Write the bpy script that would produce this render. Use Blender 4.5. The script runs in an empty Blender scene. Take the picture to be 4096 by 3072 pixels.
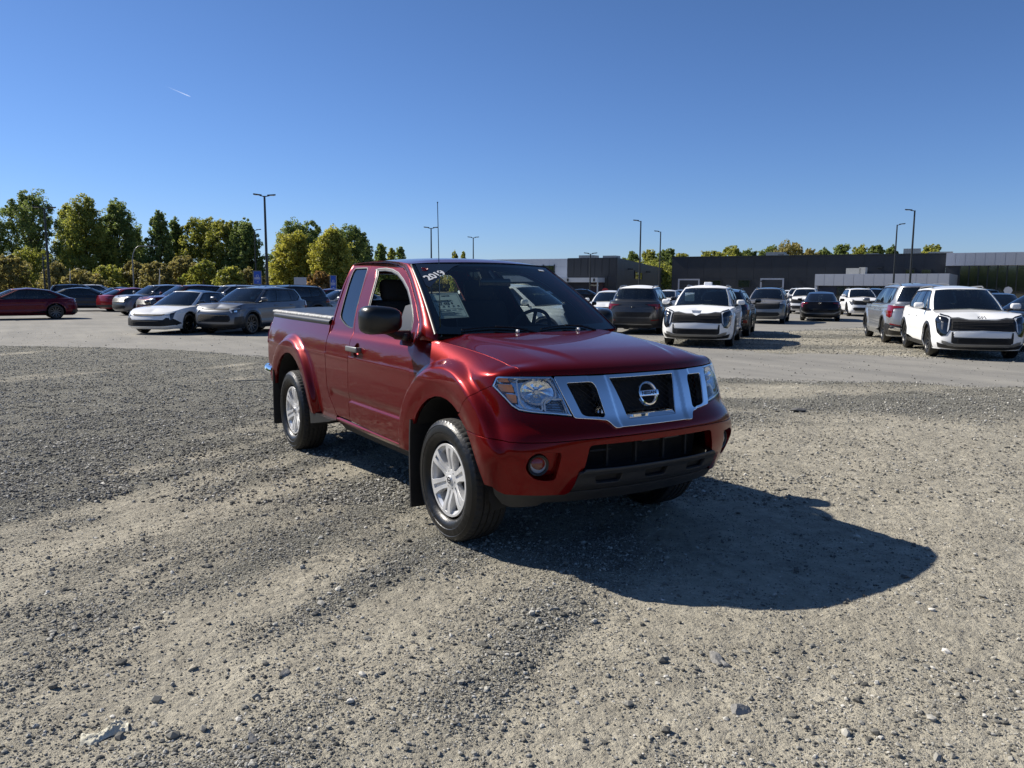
import bpy, bmesh, math, random
import numpy as np
from mathutils import Vector, Matrix
from mathutils.geometry import delaunay_2d_cdt

scn = bpy.context.scene
COL = scn.collection
rnd = random.Random(7)
RNG = np.random.default_rng(11)

# ------------------------------------------------------------------ camera (world origin: ground under the truck's front axle, +x = truck forward)
CAM_F, CAM_O = 3082.0, (4.16615, -3.0857, 1.5806)
CAM_YAW, CAM_PIT, CAM_ROL = math.radians(147.3868), math.radians(-7.18184), math.radians(.29884)
_fw = Vector((math.cos(CAM_PIT)*math.cos(CAM_YAW), math.cos(CAM_PIT)*math.sin(CAM_YAW), math.sin(CAM_PIT)))
_r = _fw.cross(Vector((0, 0, 1))).normalized(); _u = _r.cross(_fw)
_R = _r*math.cos(CAM_ROL)+_u*math.sin(CAM_ROL); _U = -_r*math.sin(CAM_ROL)+_u*math.cos(CAM_ROL)
cam_d = bpy.data.cameras.new('camera'); cam = bpy.data.objects.new('camera', cam_d); COL.objects.link(cam)
cam_d.sensor_width = 36; cam_d.lens = 36*CAM_F/4096; cam_d.clip_start = .05; cam_d.clip_end = 9000
M = Matrix.Identity(4)
for i in range(3):
    M[i][0] = _R[i]; M[i][1] = _U[i]; M[i][2] = -_fw[i]; M[i][3] = CAM_O[i]
cam.matrix_world = M
scn.camera = cam

# ------------------------------------------------------------------ sky, sun, exposure
SUN_EL = math.radians(38.7); SUN_AZ = math.atan2(-.66, -1.06)        # direction to the sun, from +x counter-clockwise
w = bpy.data.worlds.new('World'); scn.world = w; w.use_nodes = True
nt = w.node_tree; nt.nodes.clear()
sky = nt.nodes.new('ShaderNodeTexSky'); sky.sky_type = 'NISHITA'; sky.sun_disc = False
sky.sun_elevation = SUN_EL; sky.sun_rotation = math.pi/2-SUN_AZ
sky.air_density = 1.0; sky.dust_density = .15; sky.ozone_density = 4.0; sky.altitude = 60
bg = nt.nodes.new('ShaderNodeBackground'); bg.inputs[1].default_value = .053
ow = nt.nodes.new('ShaderNodeOutputWorld')
# the analytic sky is yellowish low down; this clear autumn noon stays pale blue to the horizon
tcw = nt.nodes.new('ShaderNodeTexCoord'); sx = nt.nodes.new('ShaderNodeSeparateXYZ'); nt.links.new(tcw.outputs['Generated'], sx.inputs[0])
hr = nt.nodes.new('ShaderNodeValToRGB'); e_ = hr.color_ramp.elements
for p_, c_ in ((.0, (.97, 1.20, 1.80, 1)), (.12, (.88, 1.12, 1.62, 1)), (.35, (.82, 1.04, 1.40, 1)), (.8, (.82, .98, 1.16, 1))):
    el_ = e_[0] if p_ == 0 else (e_.new(p_) if p_ < .8 else e_[-1]); el_.position = p_; el_.color = c_
nt.links.new(sx.outputs[2], hr.inputs[0])
mu = nt.nodes.new('ShaderNodeMix'); mu.data_type = 'RGBA'; mu.blend_type = 'MULTIPLY'; mu.inputs[0].default_value = 1
nt.links.new(sky.outputs[0], mu.inputs[6]); nt.links.new(hr.outputs[0], mu.inputs[7]); nt.links.new(mu.outputs[2], bg.inputs[0]); nt.links.new(bg.outputs[0], ow.inputs[0])
sd = bpy.data.lights.new('sun', 'SUN'); sd.energy = 5.0; sd.angle = math.radians(.53); sd.color = (1, .94, .84)
sun = bpy.data.objects.new('sun', sd); COL.objects.link(sun)
_sd = Vector((math.cos(SUN_EL)*math.cos(SUN_AZ), math.cos(SUN_EL)*math.sin(SUN_AZ), math.sin(SUN_EL)))
sun.rotation_euler = _sd.to_track_quat('Z', 'Y').to_euler(); sun.location = _sd*50
scn.view_settings.view_transform = 'Standard'; scn.view_settings.look = 'None'
scn.view_settings.exposure = .42; scn.view_settings.gamma = 1
scn.view_settings.use_curve_mapping = False
scn.cycles.max_bounces = 8; scn.cycles.transparent_max_bounces = 16
scn.cycles.caustics_reflective = False; scn.cycles.caustics_refractive = False
scn.cycles.sample_clamp_indirect = 6
# ------------------------------------------------------------------ splines and nets
def spl(xs, ys):
    """natural cubic spline through (xs, ys); ys may be (n,) or (n,k). returns f(x)."""
    xs = np.asarray(xs, float); ys = np.asarray(ys, float)
    n = len(xs); h = np.diff(xs)
    A = np.zeros((n, n)); B = np.zeros(ys.shape)
    A[0, 0] = A[-1, -1] = 1
    for i in range(1, n-1):
        A[i, i-1] = h[i-1]; A[i, i] = 2*(h[i-1]+h[i]); A[i, i+1] = h[i]
        B[i] = 6*((ys[i+1]-ys[i])/h[i]-(ys[i]-ys[i-1])/h[i-1])
    M = np.linalg.solve(A, B)
    def f(x):
        x = np.clip(np.asarray(x, float), xs[0], xs[-1])
        i = np.clip(np.searchsorted(xs, x)-1, 0, n-2)
        hh = h[i]; a = (xs[i+1]-x)/hh; b = (x-xs[i])/hh
        if ys.ndim > 1:
            a = a[..., None]; b = b[..., None]; hh = hh[..., None]
        return a*ys[i]+b*ys[i+1]+((a**3-a)*M[i]+(b**3-b)*M[i+1])*hh*hh/6
    return f

def lin(xs, ys):
    return lambda x: np.interp(x, xs, ys)

def sstep(a, b, x):
    t = np.clip((np.asarray(x, float)-a)/(b-a), 0, 1)
    return t*t*(3-2*t)

class Net:
    """smooth surface through rows (v) x columns (u) of xy points, z = v"""
    def __init__(s, us, vs, P):             # P[row][col] = (x, y)
        s.us = np.array(us, float); s.vs = np.array(vs, float)
        P = np.array(P, float)
        vd = np.linspace(s.vs[0], s.vs[-1], 321)
        ud = np.linspace(s.us[0], s.us[-1], 801)
        Q = spl(s.vs, P.reshape(len(vs), -1))(vd).reshape(len(vd), len(us), 2)
        Q = np.moveaxis(Q, 1, 0)
        s.T = spl(s.us, Q.reshape(len(us), -1))(ud).reshape(len(ud), len(vd), 2)
        s.ud = ud; s.vd = vd
    def xy(s, u, v):
        fu = np.clip((np.asarray(u, float)-s.ud[0])/(s.ud[1]-s.ud[0]), 0, len(s.ud)-1.001)
        fv = np.clip((np.asarray(v, float)-s.vd[0])/(s.vd[1]-s.vd[0]), 0, len(s.vd)-1.001)
        def w(t):
            return np.stack([-t/2+t*t-t**3/2, 1-2.5*t*t+1.5*t**3, t/2+2*t*t-1.5*t**3, -t*t/2+t**3/2], -1)
        iu = fu.astype(int); iv = fv.astype(int); wu = w(fu-iu); wv = w(fv-iv)
        r = 0
        for a in range(4):
            ia = np.clip(iu+a-1, 0, len(s.ud)-1)
            for b in range(4):
                ib = np.clip(iv+b-1, 0, len(s.vd)-1)
                r = r+s.T[ia, ib]*(wu[..., a]*wv[..., b])[..., None]
        return r
    def u_at(s, comp, val, v):
        """u where x (comp 0) or y (comp 1) equals val at height v (first crossing from the front centre)"""
        c = s.xy(s.ud, np.full(len(s.ud), v))[:, comp]
        if comp == 0:
            k = np.argmax(c <= val)
            if c[k] > val: return s.ud[-1]
        else:
            k = np.argmax(c >= val)
            if c[k] < val: return s.ud[-1]
        if k == 0: return s.ud[0]
        t = (val-c[k-1])/(c[k]-c[k-1]+1e-12)
        return s.ud[k-1]+t*(s.ud[k]-s.ud[k-1])
# ------------------------------------------------------------------ object helpers
def link(o, parent=None):
    COL.objects.link(o)
    if parent is not None: o.parent = parent
    return o
def tag(o, label=None, cat=None, group=None, kind=None):
    if label: o['label'] = label
    if cat: o['category'] = cat
    if group: o['group'] = group
    if kind: o['kind'] = kind
    return o
def empty(name, loc=(0, 0, 0), rz=0, label=None, cat=None, group=None, parent=None):
    o = bpy.data.objects.new(name, None); link(o, parent)
    o.location = loc; o.rotation_euler = (0, 0, rz); o.empty_display_size = .3
    return tag(o, label, cat, group)
def mobj(name, V, F, mat, parent=None, smooth=False, normals=None, mi=None, kind=None, loc=None):
    me = bpy.data.meshes.new(name)
    V = np.asarray(V, float).reshape(-1, 3)
    if isinstance(F, np.ndarray) and F.ndim == 2 and F.shape[1] == 3:
        n = len(F)
        me.vertices.add(len(V)); me.vertices.foreach_set('co', V.ravel())
        me.loops.add(n*3); me.loops.foreach_set('vertex_index', F.ravel().astype(np.int32))
        me.polygons.add(n); me.polygons.foreach_set('loop_start', np.arange(0, n*3, 3, dtype=np.int32))
        me.update(calc_edges=True)
    else:
        me.from_pydata(V.tolist(), [], [list(map(int, f)) for f in F]); me.update()
    for m in (mat if isinstance(mat, (list, tuple)) else [mat]): me.materials.append(m)
    if mi is not None: me.polygons.foreach_set('material_index', np.asarray(mi, np.int32))
    if smooth is True: me.polygons.foreach_set('use_smooth', np.ones(len(me.polygons), bool))
    elif smooth: 
        me.polygons.foreach_set('use_smooth', np.ones(len(me.polygons), bool))
        me.set_sharp_from_angle(angle=math.radians(smooth))
    if normals is not None:
        me.polygons.foreach_set('use_smooth', np.ones(len(me.polygons), bool))
        me.normals_split_custom_set_from_vertices([tuple(n) for n in normals])
    o = bpy.data.objects.new(name, me); link(o, parent)
    if loc is not None: o.location = loc
    if kind: o['kind'] = kind
    return o
class MB:
    """collects simple solids into one mesh"""
    def __init__(s): s.V = []; s.F = []; s.n = 0; s.mi = []; s.m = 0
    def add(s, V, F):
        V = [tuple(v) for v in V]; s.V += V; s.F += [[i+s.n for i in f] for f in F]; s.n += len(V); s.mi += [s.m]*len(F); return s
    def box(s, x0, x1, y0, y1, z0, z1):
        return s.add([(x0, y0, z0), (x1, y0, z0), (x1, y1, z0), (x0, y1, z0), (x0, y0, z1), (x1, y0, z1), (x1, y1, z1), (x0, y1, z1)],
                     [[0, 3, 2, 1], [4, 5, 6, 7], [0, 1, 5, 4], [1, 2, 6, 5], [2, 3, 7, 6], [3, 0, 4, 7]])
    def rbox(s, c, d, r=.02, Mx=None, seg=3):
        """rounded box, centre c, size d"""
        bm = bmesh.new(); bmesh.ops.create_cube(bm, size=1)
        for v in bm.verts: v.co = Vector((v.co.x*d[0], v.co.y*d[1], v.co.z*d[2]))
        bmesh.ops.bevel(bm, geom=bm.edges[:], offset=min(r, min(d)*.49), segments=seg, profile=.5, affect='EDGES')
        V = [(Mx @ v.co if Mx else v.co)+Vector(c) for v in bm.verts]
        F = [[v.index for v in f.verts] for f in bm.faces]; bm.free()
        return s.add(V, F)
    def tube(s, pts, r, n=8, cap=True):
        pts = [Vector(p) for p in pts]; rs = r if isinstance(r, (list, tuple)) else [r]*len(pts)
        V = []; prev = None
        for i, p in enumerate(pts):
            t = (pts[min(i+1, len(pts)-1)]-pts[max(i-1, 0)]).normalized()
            a = (prev-t*prev.dot(t)) if prev is not None else (Vector((0, 0, 1)).cross(t) if abs(t.z) < .95 else Vector((1, 0, 0)).cross(t))
            a.normalize(); prev = a; b = t.cross(a)
            for k in range(n):
                q = 2*math.pi*k/n; V.append(p+(a*math.cos(q)+b*math.sin(q))*rs[i])
        F = [[i*n+k, i*n+(k+1) % n, (i+1)*n+(k+1) % n, (i+1)*n+k] for i in range(len(pts)-1) for k in range(n)]
        if cap: F += [list(range(n))[::-1], [(len(pts)-1)*n+k for k in range(n)]]
        return s.add(V, F)
    def lathe(s, prof, n=32, axis='z', c=(0, 0, 0), mod=None):
        V = []
        for (r, h) in prof:
            for k in range(n):
                q = 2*math.pi*k/n; x, y = r*math.cos(q), r*math.sin(q)
                p = (x, y, h) if axis == 'z' else ((h, x, y) if axis == 'x' else (x, h, y))
                V.append((p[0]+c[0], p[1]+c[1], p[2]+c[2]))
        F = [[i*n+k, i*n+(k+1) % n, (i+1)*n+(k+1) % n, (i+1)*n+k] for i in range(len(prof)-1) for k in range(n)]
        if axis == 'y': F = [f[::-1] for f in F]
        return s.add(V, F)
    def prism(s, poly, h0, h1, fn):
        """extrude a 2D polygon between h0 and h1; fn(a, b, h) -> xyz"""
        n = len(poly); V = [fn(a, b, h0) for a, b in poly]+[fn(a, b, h1) for a, b in poly]
        return s.add(V, [list(range(n))[::-1], [n+i for i in range(n)]]+[[i, (i+1) % n, n+(i+1) % n, n+i] for i in range(n)])
    def grid(s, P, closed=False, flip=False):
        P = np.asarray(P, float); a, b = P.shape[:2]
        F = []
        for i in range(a-1):
            for j in range(b if closed else b-1):
                f = [i*b+j, i*b+(j+1) % b, (i+1)*b+(j+1) % b, (i+1)*b+j]
                F.append(f[::-1] if flip else f)
        return s.add(P.reshape(-1, 3), F)
    def build(s, name, mat, parent=None, smooth=False, kind=None, loc=None, fix=True):
        o = mobj(name, s.V, s.F, mat, parent, smooth=smooth, mi=s.mi, kind=kind, loc=loc)
        if fix:
            bm = bmesh.new(); bm.from_mesh(o.data); bmesh.ops.recalc_face_normals(bm, faces=bm.faces[:]); bm.to_mesh(o.data); bm.free()
        return o

def resample(poly, h, closed=True):
    P = np.asarray(poly, float); out = []
    n = len(P)
    for i in range(n if closed else n-1):
        a, b = P[i], P[(i+1) % n]
        k = max(1, int(math.ceil(np.linalg.norm(b-a)/h)))
        for j in range(k): out.append(a+(b-a)*j/k)
    if not closed: out.append(P[-1])
    return np.array(out)
def smooth_poly(poly, r=.02, n=4, skip=()):
    """round the corners of a closed polygon"""
    P = [np.array(p, float) for p in poly]; out = []
    N = len(P)
    for i in range(N):
        a, b, c = P[i-1], P[i], P[(i+1) % N]
        la, lc = np.linalg.norm(a-b), np.linalg.norm(c-b)
        if i in skip or la < 1e-6 or lc < 1e-6: out.append(b); continue
        q = min(r, la*.45, lc*.45)
        p0 = b+(a-b)/la*q; p1 = b+(c-b)/lc*q
        for k in range(n+1):
            t = k/n; out.append(p0*(1-t)**2+b*2*t*(1-t)+p1*t*t)
    return np.array(out)
def pip(P, poly):
    x, y = P[:, 0], P[:, 1]; ins = np.zeros(len(P), bool)
    a = poly; b = np.roll(poly, -1, 0)
    for (x1, y1), (x2, y2) in zip(a, b):
        if y1 == y2: continue
        c = ((y1 > y) != (y2 > y)) & (x < (x2-x1)*(y-y1)/(y2-y1)+x1)
        ins ^= c
    return ins
def edge_dist(P, poly):
    a = poly; b = np.roll(poly, -1, 0); d = np.full(len(P), 1e9)
    for p, q in zip(a, b):
        v = q-p; L = (v*v).sum()+1e-18
        t = np.clip(((P-p) @ v)/L, 0, 1)
        d = np.minimum(d, np.linalg.norm(P-p-t[:, None]*v, axis=1))
    return d
def area2(p): return .5*np.sum(p[:, 0]*np.roll(p[:, 1], -1)-np.roll(p[:, 0], -1)*p[:, 1])
def inset(poly, g):
    """shift a closed polygon inward by g"""
    P = np.asarray(poly, float)
    s = 1 if area2(P) > 0 else -1
    d1 = P-np.roll(P, 1, 0); d2 = np.roll(P, -1, 0)-P
    def nn(d): 
        L = np.maximum(np.linalg.norm(d, axis=1, keepdims=True), 1e-9); d = d/L
        return np.stack([-d[:, 1], d[:, 0]], 1)*s
    n1, n2 = nn(d1), nn(d2); n = n1+n2
    n /= np.maximum(np.linalg.norm(n, axis=1, keepdims=True), .35)
    return P+n*g
def tri2d(outer, holes, h, extra=None):
    loops = [np.asarray(outer, float)]+[np.asarray(q, float) for q in holes]
    lo, hi = loops[0].min(0), loops[0].max(0)
    gx = np.arange(lo[0]+h*.5, hi[0], h); gy = np.arange(lo[1]+h*.5, hi[1], h*.866)
    X, Y = np.meshgrid(gx, gy); X = X+(np.arange(len(gy)) % 2)[:, None]*h*.5
    G = np.stack([X.ravel(), Y.ravel()], 1)
    keep = pip(G, loops[0]) & (edge_dist(G, loops[0]) > h*.45)
    for q in loops[1:]: keep &= ~pip(G, q) & (edge_dist(G, q) > h*.45)
    G = G[keep]
    if extra is not None and len(extra):
        X_ = np.asarray(extra, float); k_ = pip(X_, loops[0]) & (edge_dist(X_, loops[0]) > .004)
        for q in loops[1:]: k_ &= ~pip(X_, q) & (edge_dist(X_, q) > .004)
        X_ = X_[k_]
        if len(X_):
            d_ = np.sqrt(((G[:, None]-X_[None])**2).sum(-1)).min(1); G = np.concatenate([G[d_ > .011], X_])
    B = np.concatenate(loops); E = []; k = 0
    for q in loops:
        n = len(q); E += [(k+i, k+(i+1) % n) for i in range(n)]; k += n
    allp = np.concatenate([B, G])
    r = delaunay_2d_cdt([Vector(p) for p in allp], E, [], 0, 1e-7)
    V = np.array([tuple(v) for v in r[0]]); F = np.array(r[2], int)
    c = V[F].mean(1)
    m = pip(c, loops[0])
    for q in loops[1:]: m &= ~pip(c, q)
    F = F[m]
    ar = (V[F[:, 1]]-V[F[:, 0]]); br = (V[F[:, 2]]-V[F[:, 0]])
    cr = ar[:, 0]*br[:, 1]-ar[:, 1]*br[:, 0]
    F = F[np.abs(cr) > 1e-9]; cr = cr[np.abs(cr) > 1e-9]
    F[cr < 0] = F[cr < 0][:, ::-1]
    return V, F, loops
def fnormals(fn, u, v, e=1.5e-3):
    a = fn(u+e, v)-fn(u-e, v); b = fn(u, v+e)-fn(u, v-e)
    n = np.cross(a, b); return n/np.maximum(np.linalg.norm(n, axis=1, keepdims=True), 1e-12)
def panel(name, outer, fn, mat, parent=None, holes=(), res=.03, thick=.022, gap=.0032, lip=.004, sg=1, bres=None, kind=None, hgap=0.0, extra=None):
    """sheet-metal panel: 2D outline (metres) on the surface fn(u,v)->xyz, with a rolled, turned-in edge.
    normals come from the surface itself so that reflections stay smooth"""
    br = bres or res*.8
    o = resample(outer, br)
    if gap: o = inset(o, gap)
    hs = []
    for q in holes:
        q = resample(q, br)
        if hgap: q = inset(q, -hgap)
        hs.append(q)
    V2, F, loops = tri2d(o, hs, res, extra)
    P = fn(V2[:, 0], V2[:, 1]); N = fnormals(fn, V2[:, 0], V2[:, 1])*sg
    if sg < 0: F = F[:, ::-1]
    VV = [P]; NN = [N]; FF = [F]; n0 = len(P)
    if thick:
        for li, q in enumerate(loops):
            Pq = fn(q[:, 0], q[:, 1]); Nq = fnormals(fn, q[:, 0], q[:, 1])*sg
            t = np.roll(Pq, -1, 0)-np.roll(Pq, 1, 0); t /= np.maximum(np.linalg.norm(t, axis=1, keepdims=True), 1e-9)
            out = np.cross(t, Nq); s = 1 if (area2(q) > 0) == (li == 0) else -1
            out = out*s*sg
            r0 = Pq; r1 = Pq+out*lip*.45-Nq*lip; r2 = r1-Nq*(thick-lip)
            k = len(q)
            VV += [r0, r1, r1, r2]; NN += [Nq, out, out, out]
            i = np.arange(k); j = (i+1) % k
            def quad(a, b):
                A = n0+a*k+i; B = n0+a*k+j; C = n0+b*k+j; D = n0+b*k+i
                T = np.concatenate([np.stack([A, B, C], 1), np.stack([A, C, D], 1)])
                if s*sg > 0: T = T[:, ::-1]
                return T
            FF += [quad(0, 1), quad(2, 3)]
            n0 += 4*k
    V = np.concatenate(VV); NNa = np.concatenate(NN); Fa = np.concatenate(FF)
    return mobj(name, V, Fa.astype(int), mat, parent, normals=NNa, kind=kind)
def ribbon(name, centre, fn, w, h, mat, parent=None, closed=True, sg=1, res=.02, rows=((-.5, 0), (-.45, .8), (0, 1), (.45, .8), (.5, 0))):
    """raised strip of width w and height h following a 2D curve on surface fn"""
    q = resample(centre, res, closed)
    if closed:
        t = np.roll(q, -1, 0)-np.roll(q, 1, 0)
    else:
        t = np.gradient(q, axis=0)
    t /= np.maximum(np.linalg.norm(t, axis=1, keepdims=True), 1e-9); n = np.stack([-t[:, 1], t[:, 0]], 1)
    P = []
    for (a, b) in rows:
        r = q+n*a*w; N = fnormals(fn, r[:, 0], r[:, 1])*sg
        P.append(fn(r[:, 0], r[:, 1])+N*b*h)
    m = MB(); P = np.array(P).transpose(1, 0, 2)
    if closed: P = np.concatenate([P, P[:1]])
    m.grid(P)
    return m.build(name, mat, parent, smooth=60)
def loft(name, curves, mat, parent=None, smooth=True, closed=False):
    m = MB(); m.grid(np.array(curves), closed=closed)
    return m.build(name, mat, parent, smooth=smooth)
def copy_tree(o, parent=None):
    c = o.copy(); link(c)
    if parent is not None: c.parent = parent
    for ch in list(o.children): copy_tree(ch, c)
    return c
def text_mesh(body, size, mat, depth=.002, bold=0.0, name='lettering', parent=None, align='CENTER', shear=0, spacing=1.0):
    cu = bpy.data.curves.new(name, 'FONT'); cu.body = body; cu.size = size; cu.extrude = depth; cu.offset = bold
    cu.align_x = align; cu.align_y = 'CENTER'; cu.shear = shear; cu.space_character = spacing; cu.resolution_u = 3
    ob = bpy.data.objects.new(name, cu); COL.objects.link(ob)
    dg = bpy.context.evaluated_depsgraph_get(); me = bpy.data.meshes.new_from_object(ob.evaluated_get(dg))
    bpy.data.objects.remove(ob); bpy.data.curves.remove(cu)
    me.name = name; me.materials.clear(); me.materials.append(mat)
    o = bpy.data.objects.new(name, me); link(o, parent)
    return o

# ------------------------------------------------------------------ materials
def nmat(name):
    m = bpy.data.materials.new(name); m.use_nodes = True; nt = m.node_tree
    return m, nt, nt.nodes['Principled BSDF'], nt.nodes['Material Output']
def nd(nt, t, **k):
    n = nt.nodes.new(t)
    for a, b in k.items():
        if a.startswith('i_'): n.inputs[a[2:].replace('_', ' ')].default_value = b
        else: setattr(n, a, b)
    return n
def ramp(nt, fac, stops):
    r = nt.nodes.new('ShaderNodeValToRGB'); e = r.color_ramp.elements
    while len(e) < len(stops): e.new(.5)
    for i, (p, c) in enumerate(stops): e[i].position = p; e[i].color = (*c, 1) if len(c) == 3 else c
    nt.links.new(fac, r.inputs[0]); return r
def pbr(name, col, rough=.5, metal=0, coat=0, crough=.03, var=.08, scale=6.0, bump=0.0, bscale=60.0, spec=.5, rvar=.0):
    m, nt, b, out = nmat(name)
    b.inputs['Roughness'].default_value = rough; b.inputs['Metallic'].default_value = metal
    b.inputs['Specular IOR Level'].default_value = spec
    if coat: b.inputs['Coat Weight'].default_value = coat; b.inputs['Coat Roughness'].default_value = crough
    tc = nd(nt, 'ShaderNodeTexCoord')
    n = nd(nt, 'ShaderNodeTexNoise', i_Scale=scale, i_Detail=5.0)
    nt.links.new(tc.outputs['Object'], n.inputs['Vector'])
    c0 = [max(0, c*(1-var)) for c in col]; c1 = [min(1, c*(1+var)) for c in col]
    r = ramp(nt, n.outputs['Fac'], [(.3, c0), (.7, c1)])
    nt.links.new(r.outputs[0], b.inputs['Base Color'])
    if rvar:
        mr = nd(nt, 'ShaderNodeMapRange'); mr.inputs['From Min'].default_value = .35; mr.inputs['From Max'].default_value = .65
        mr.inputs['To Min'].default_value = max(0, rough-rvar); mr.inputs['To Max'].default_value = rough+rvar
        n3 = nd(nt, 'ShaderNodeTexNoise', i_Scale=scale*2.7, i_Detail=6.0); nt.links.new(tc.outputs['Object'], n3.inputs['Vector'])
        nt.links.new(n3.outputs['Fac'], mr.inputs['Value']); nt.links.new(mr.outputs[0], b.inputs['Roughness'])
    if bump:
        n2 = nd(nt, 'ShaderNodeTexNoise', i_Scale=bscale, i_Detail=4.0); nt.links.new(tc.outputs['Object'], n2.inputs['Vector'])
        bp = nd(nt, 'ShaderNodeBump', i_Strength=bump, i_Distance=.01); nt.links.new(n2.outputs['Fac'], bp.inputs['Height'])
        nt.links.new(bp.outputs[0], b.inputs['Normal'])
    return m
def paint(name, col, metal=.55, rough=.38, flake=.25, coat=1.0, dust=.04):
    """clear-coated body colour: metallic flake below, light dust on top"""
    m, nt, b, out = nmat(name)
    tc = nd(nt, 'ShaderNodeTexCoord')
    v = nd(nt, 'ShaderNodeTexVoronoi', i_Scale=900.0); nt.links.new(tc.outputs['Object'], v.inputs['Vector'])
    hs = nd(nt, 'ShaderNodeHueSaturation', i_Color=(*col, 1))
    mr = nd(nt, 'ShaderNodeMapRange'); mr.inputs['To Min'].default_value = 1-flake; mr.inputs['To Max'].default_value = 1+flake
    nt.links.new(v.outputs['Color'], mr.inputs['Value']); nt.links.new(mr.outputs[0], hs.inputs['Value'])
    n = nd(nt, 'ShaderNodeTexNoise', i_Scale=2.2, i_Detail=8.0); nt.links.new(tc.outputs['Object'], n.inputs['Vector'])
    rr = ramp(nt, n.outputs['Fac'], [(.45, (0, 0, 0)), (.8, (1, 1, 1))])
    mx = nd(nt, 'ShaderNodeMix', data_type='RGBA'); mx.inputs[7].default_value = (.32, .29, .25, 1)
    mm = nd(nt, 'ShaderNodeMath', operation='MULTIPLY'); mm.inputs[1].default_value = dust
    nt.links.new(rr.outputs[0], mm.inputs[0]); nt.links.new(mm.outputs[0], mx.inputs[0]); nt.links.new(hs.outputs[0], mx.inputs[6])
    nt.links.new(mx.outputs[2], b.inputs['Base Color'])
    b.inputs['Metallic'].default_value = metal; b.inputs['Roughness'].default_value = rough
    b.inputs['Coat Weight'].default_value = coat*.85; b.inputs['Coat Roughness'].default_value = .015; b.inputs['Specular IOR Level'].default_value = .06; b.inputs['Coat IOR'].default_value = 1.33
    return m
def glass(name, tint=(.75, .8, .78), opac=0.0, dark=(.01, .012, .014), refl=1.0):
    """thin window glass: transparent tint + fresnel mirror; opac adds a dark film"""
    m, nt, b, out = nmat(name); nt.nodes.remove(b)
    tr = nd(nt, 'ShaderNodeBsdfTransparent', i_Color=(*tint, 1)); df = nd(nt, 'ShaderNodeBsdfDiffuse', i_Color=(*dark, 1))
    gl = nd(nt, 'ShaderNodeBsdfGlossy', i_Roughness=.012, i_Color=(1, 1, 1, 1))
    m1 = nd(nt, 'ShaderNodeMixShader'); m1.inputs[0].default_value = opac
    nt.links.new(tr.outputs[0], m1.inputs[1]); nt.links.new(df.outputs[0], m1.inputs[2])
    # schlick term from the view angle: same value from either side of the sheet
    lw = nd(nt, 'ShaderNodeLayerWeight', i_Blend=.5)
    p = nd(nt, 'ShaderNodeMath', operation='POWER'); p.inputs[1].default_value = 5.0
    nt.links.new(lw.outputs['Facing'], p.inputs[0])
    a = nd(nt, 'ShaderNodeMath', operation='MULTIPLY_ADD'); a.inputs[1].default_value = .92; a.inputs[2].default_value = .07*refl
    nt.links.new(p.outputs[0], a.inputs[0])
    m2 = nd(nt, 'ShaderNodeMixShader'); nt.links.new(a.outputs[0], m2.inputs[0])
    nt.links.new(m1.outputs[0], m2.inputs[1]); nt.links.new(gl.outputs[0], m2.inputs[2]); nt.links.new(m2.outputs[0], out.inputs['Surface'])
    return m
MAT = dict(
    red=paint('truck_red', (.150, .0006, .0014), metal=.55, rough=.31, flake=.3, dust=.003),
    chrome=pbr('chrome', (.92, .92, .92), rough=.035, metal=1, var=.01),
    satin=pbr('satin_trim', (.20, .20, .195), rough=.38, metal=.4, var=.06),
    black=pbr('black_plastic', (.018, .018, .019), rough=.42, var=.2, bump=.04, bscale=400),
    mattblack=pbr('matt_black', (.012, .012, .013), rough=.75, var=.3),
    grey=pbr('grey_plastic', (.022, .023, .025), rough=.5, var=.15, bump=.08, bscale=500),
    gloss=pbr('gloss_black', (.006, .006, .007), rough=.12, coat=1, var=.1),
    rubber=pbr('rubber', (.007, .007, .007), rough=.36, var=.25, scale=14, bump=.12, bscale=90, rvar=.05),
    tread=pbr('tread', (.020, .0195, .019), rough=.8, var=.35, scale=40, bump=.3, bscale=140),
    alloy=pbr('alloy', (.72, .72, .72), rough=.36, metal=.35, var=.05),
    alloydark=pbr('alloy_dark', (.11, .112, .115), rough=.35, metal=.8, var=.1),
    reflector=pbr('reflector', (.80, .81, .83), rough=.09, metal=1, var=.05, bump=.25, bscale=30),
    amber=pbr('amber_lens', (.95, .30, .04), rough=.12, coat=1, var=.15, bump=.4, bscale=50),
    redlens=pbr('red_lens', (.17, .004, .006), rough=.10, coat=1, var=.2),
    leather=pbr('seat_cloth', (.028, .027, .027), rough=.85, var=.2, bump=.1, bscale=120),
    vinyl=pbr('vinyl_cover', (.020, .021, .022), rough=.38, var=.2, bump=.3, bscale=9),
    white=pbr('white_print', (.78, .78, .77), rough=.5, var=.02),
    paper=pbr('paper', (.86, .98, .92), rough=.55, var=.03),
    ink=pbr('ink', (.03, .03, .035), rough=.5, var=.1),
    mirror=pbr('mirror_housing', (.007, .0075, .008), rough=.3, var=.1),
    drl=pbr('lamp_white', (.62, .64, .66), rough=.2, coat=1),
    clear=glass('clear_glass', (.86, .9, .88)),
    wscreen=glass('windscreen_glass', (.50, .56, .54), refl=.8),
    lens=glass('lens_glass', (.93, .95, .96), refl=1.0),
    tint=glass('tinted_glass', (.10, .12, .12), opac=.55, refl=1.4),
)
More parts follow.
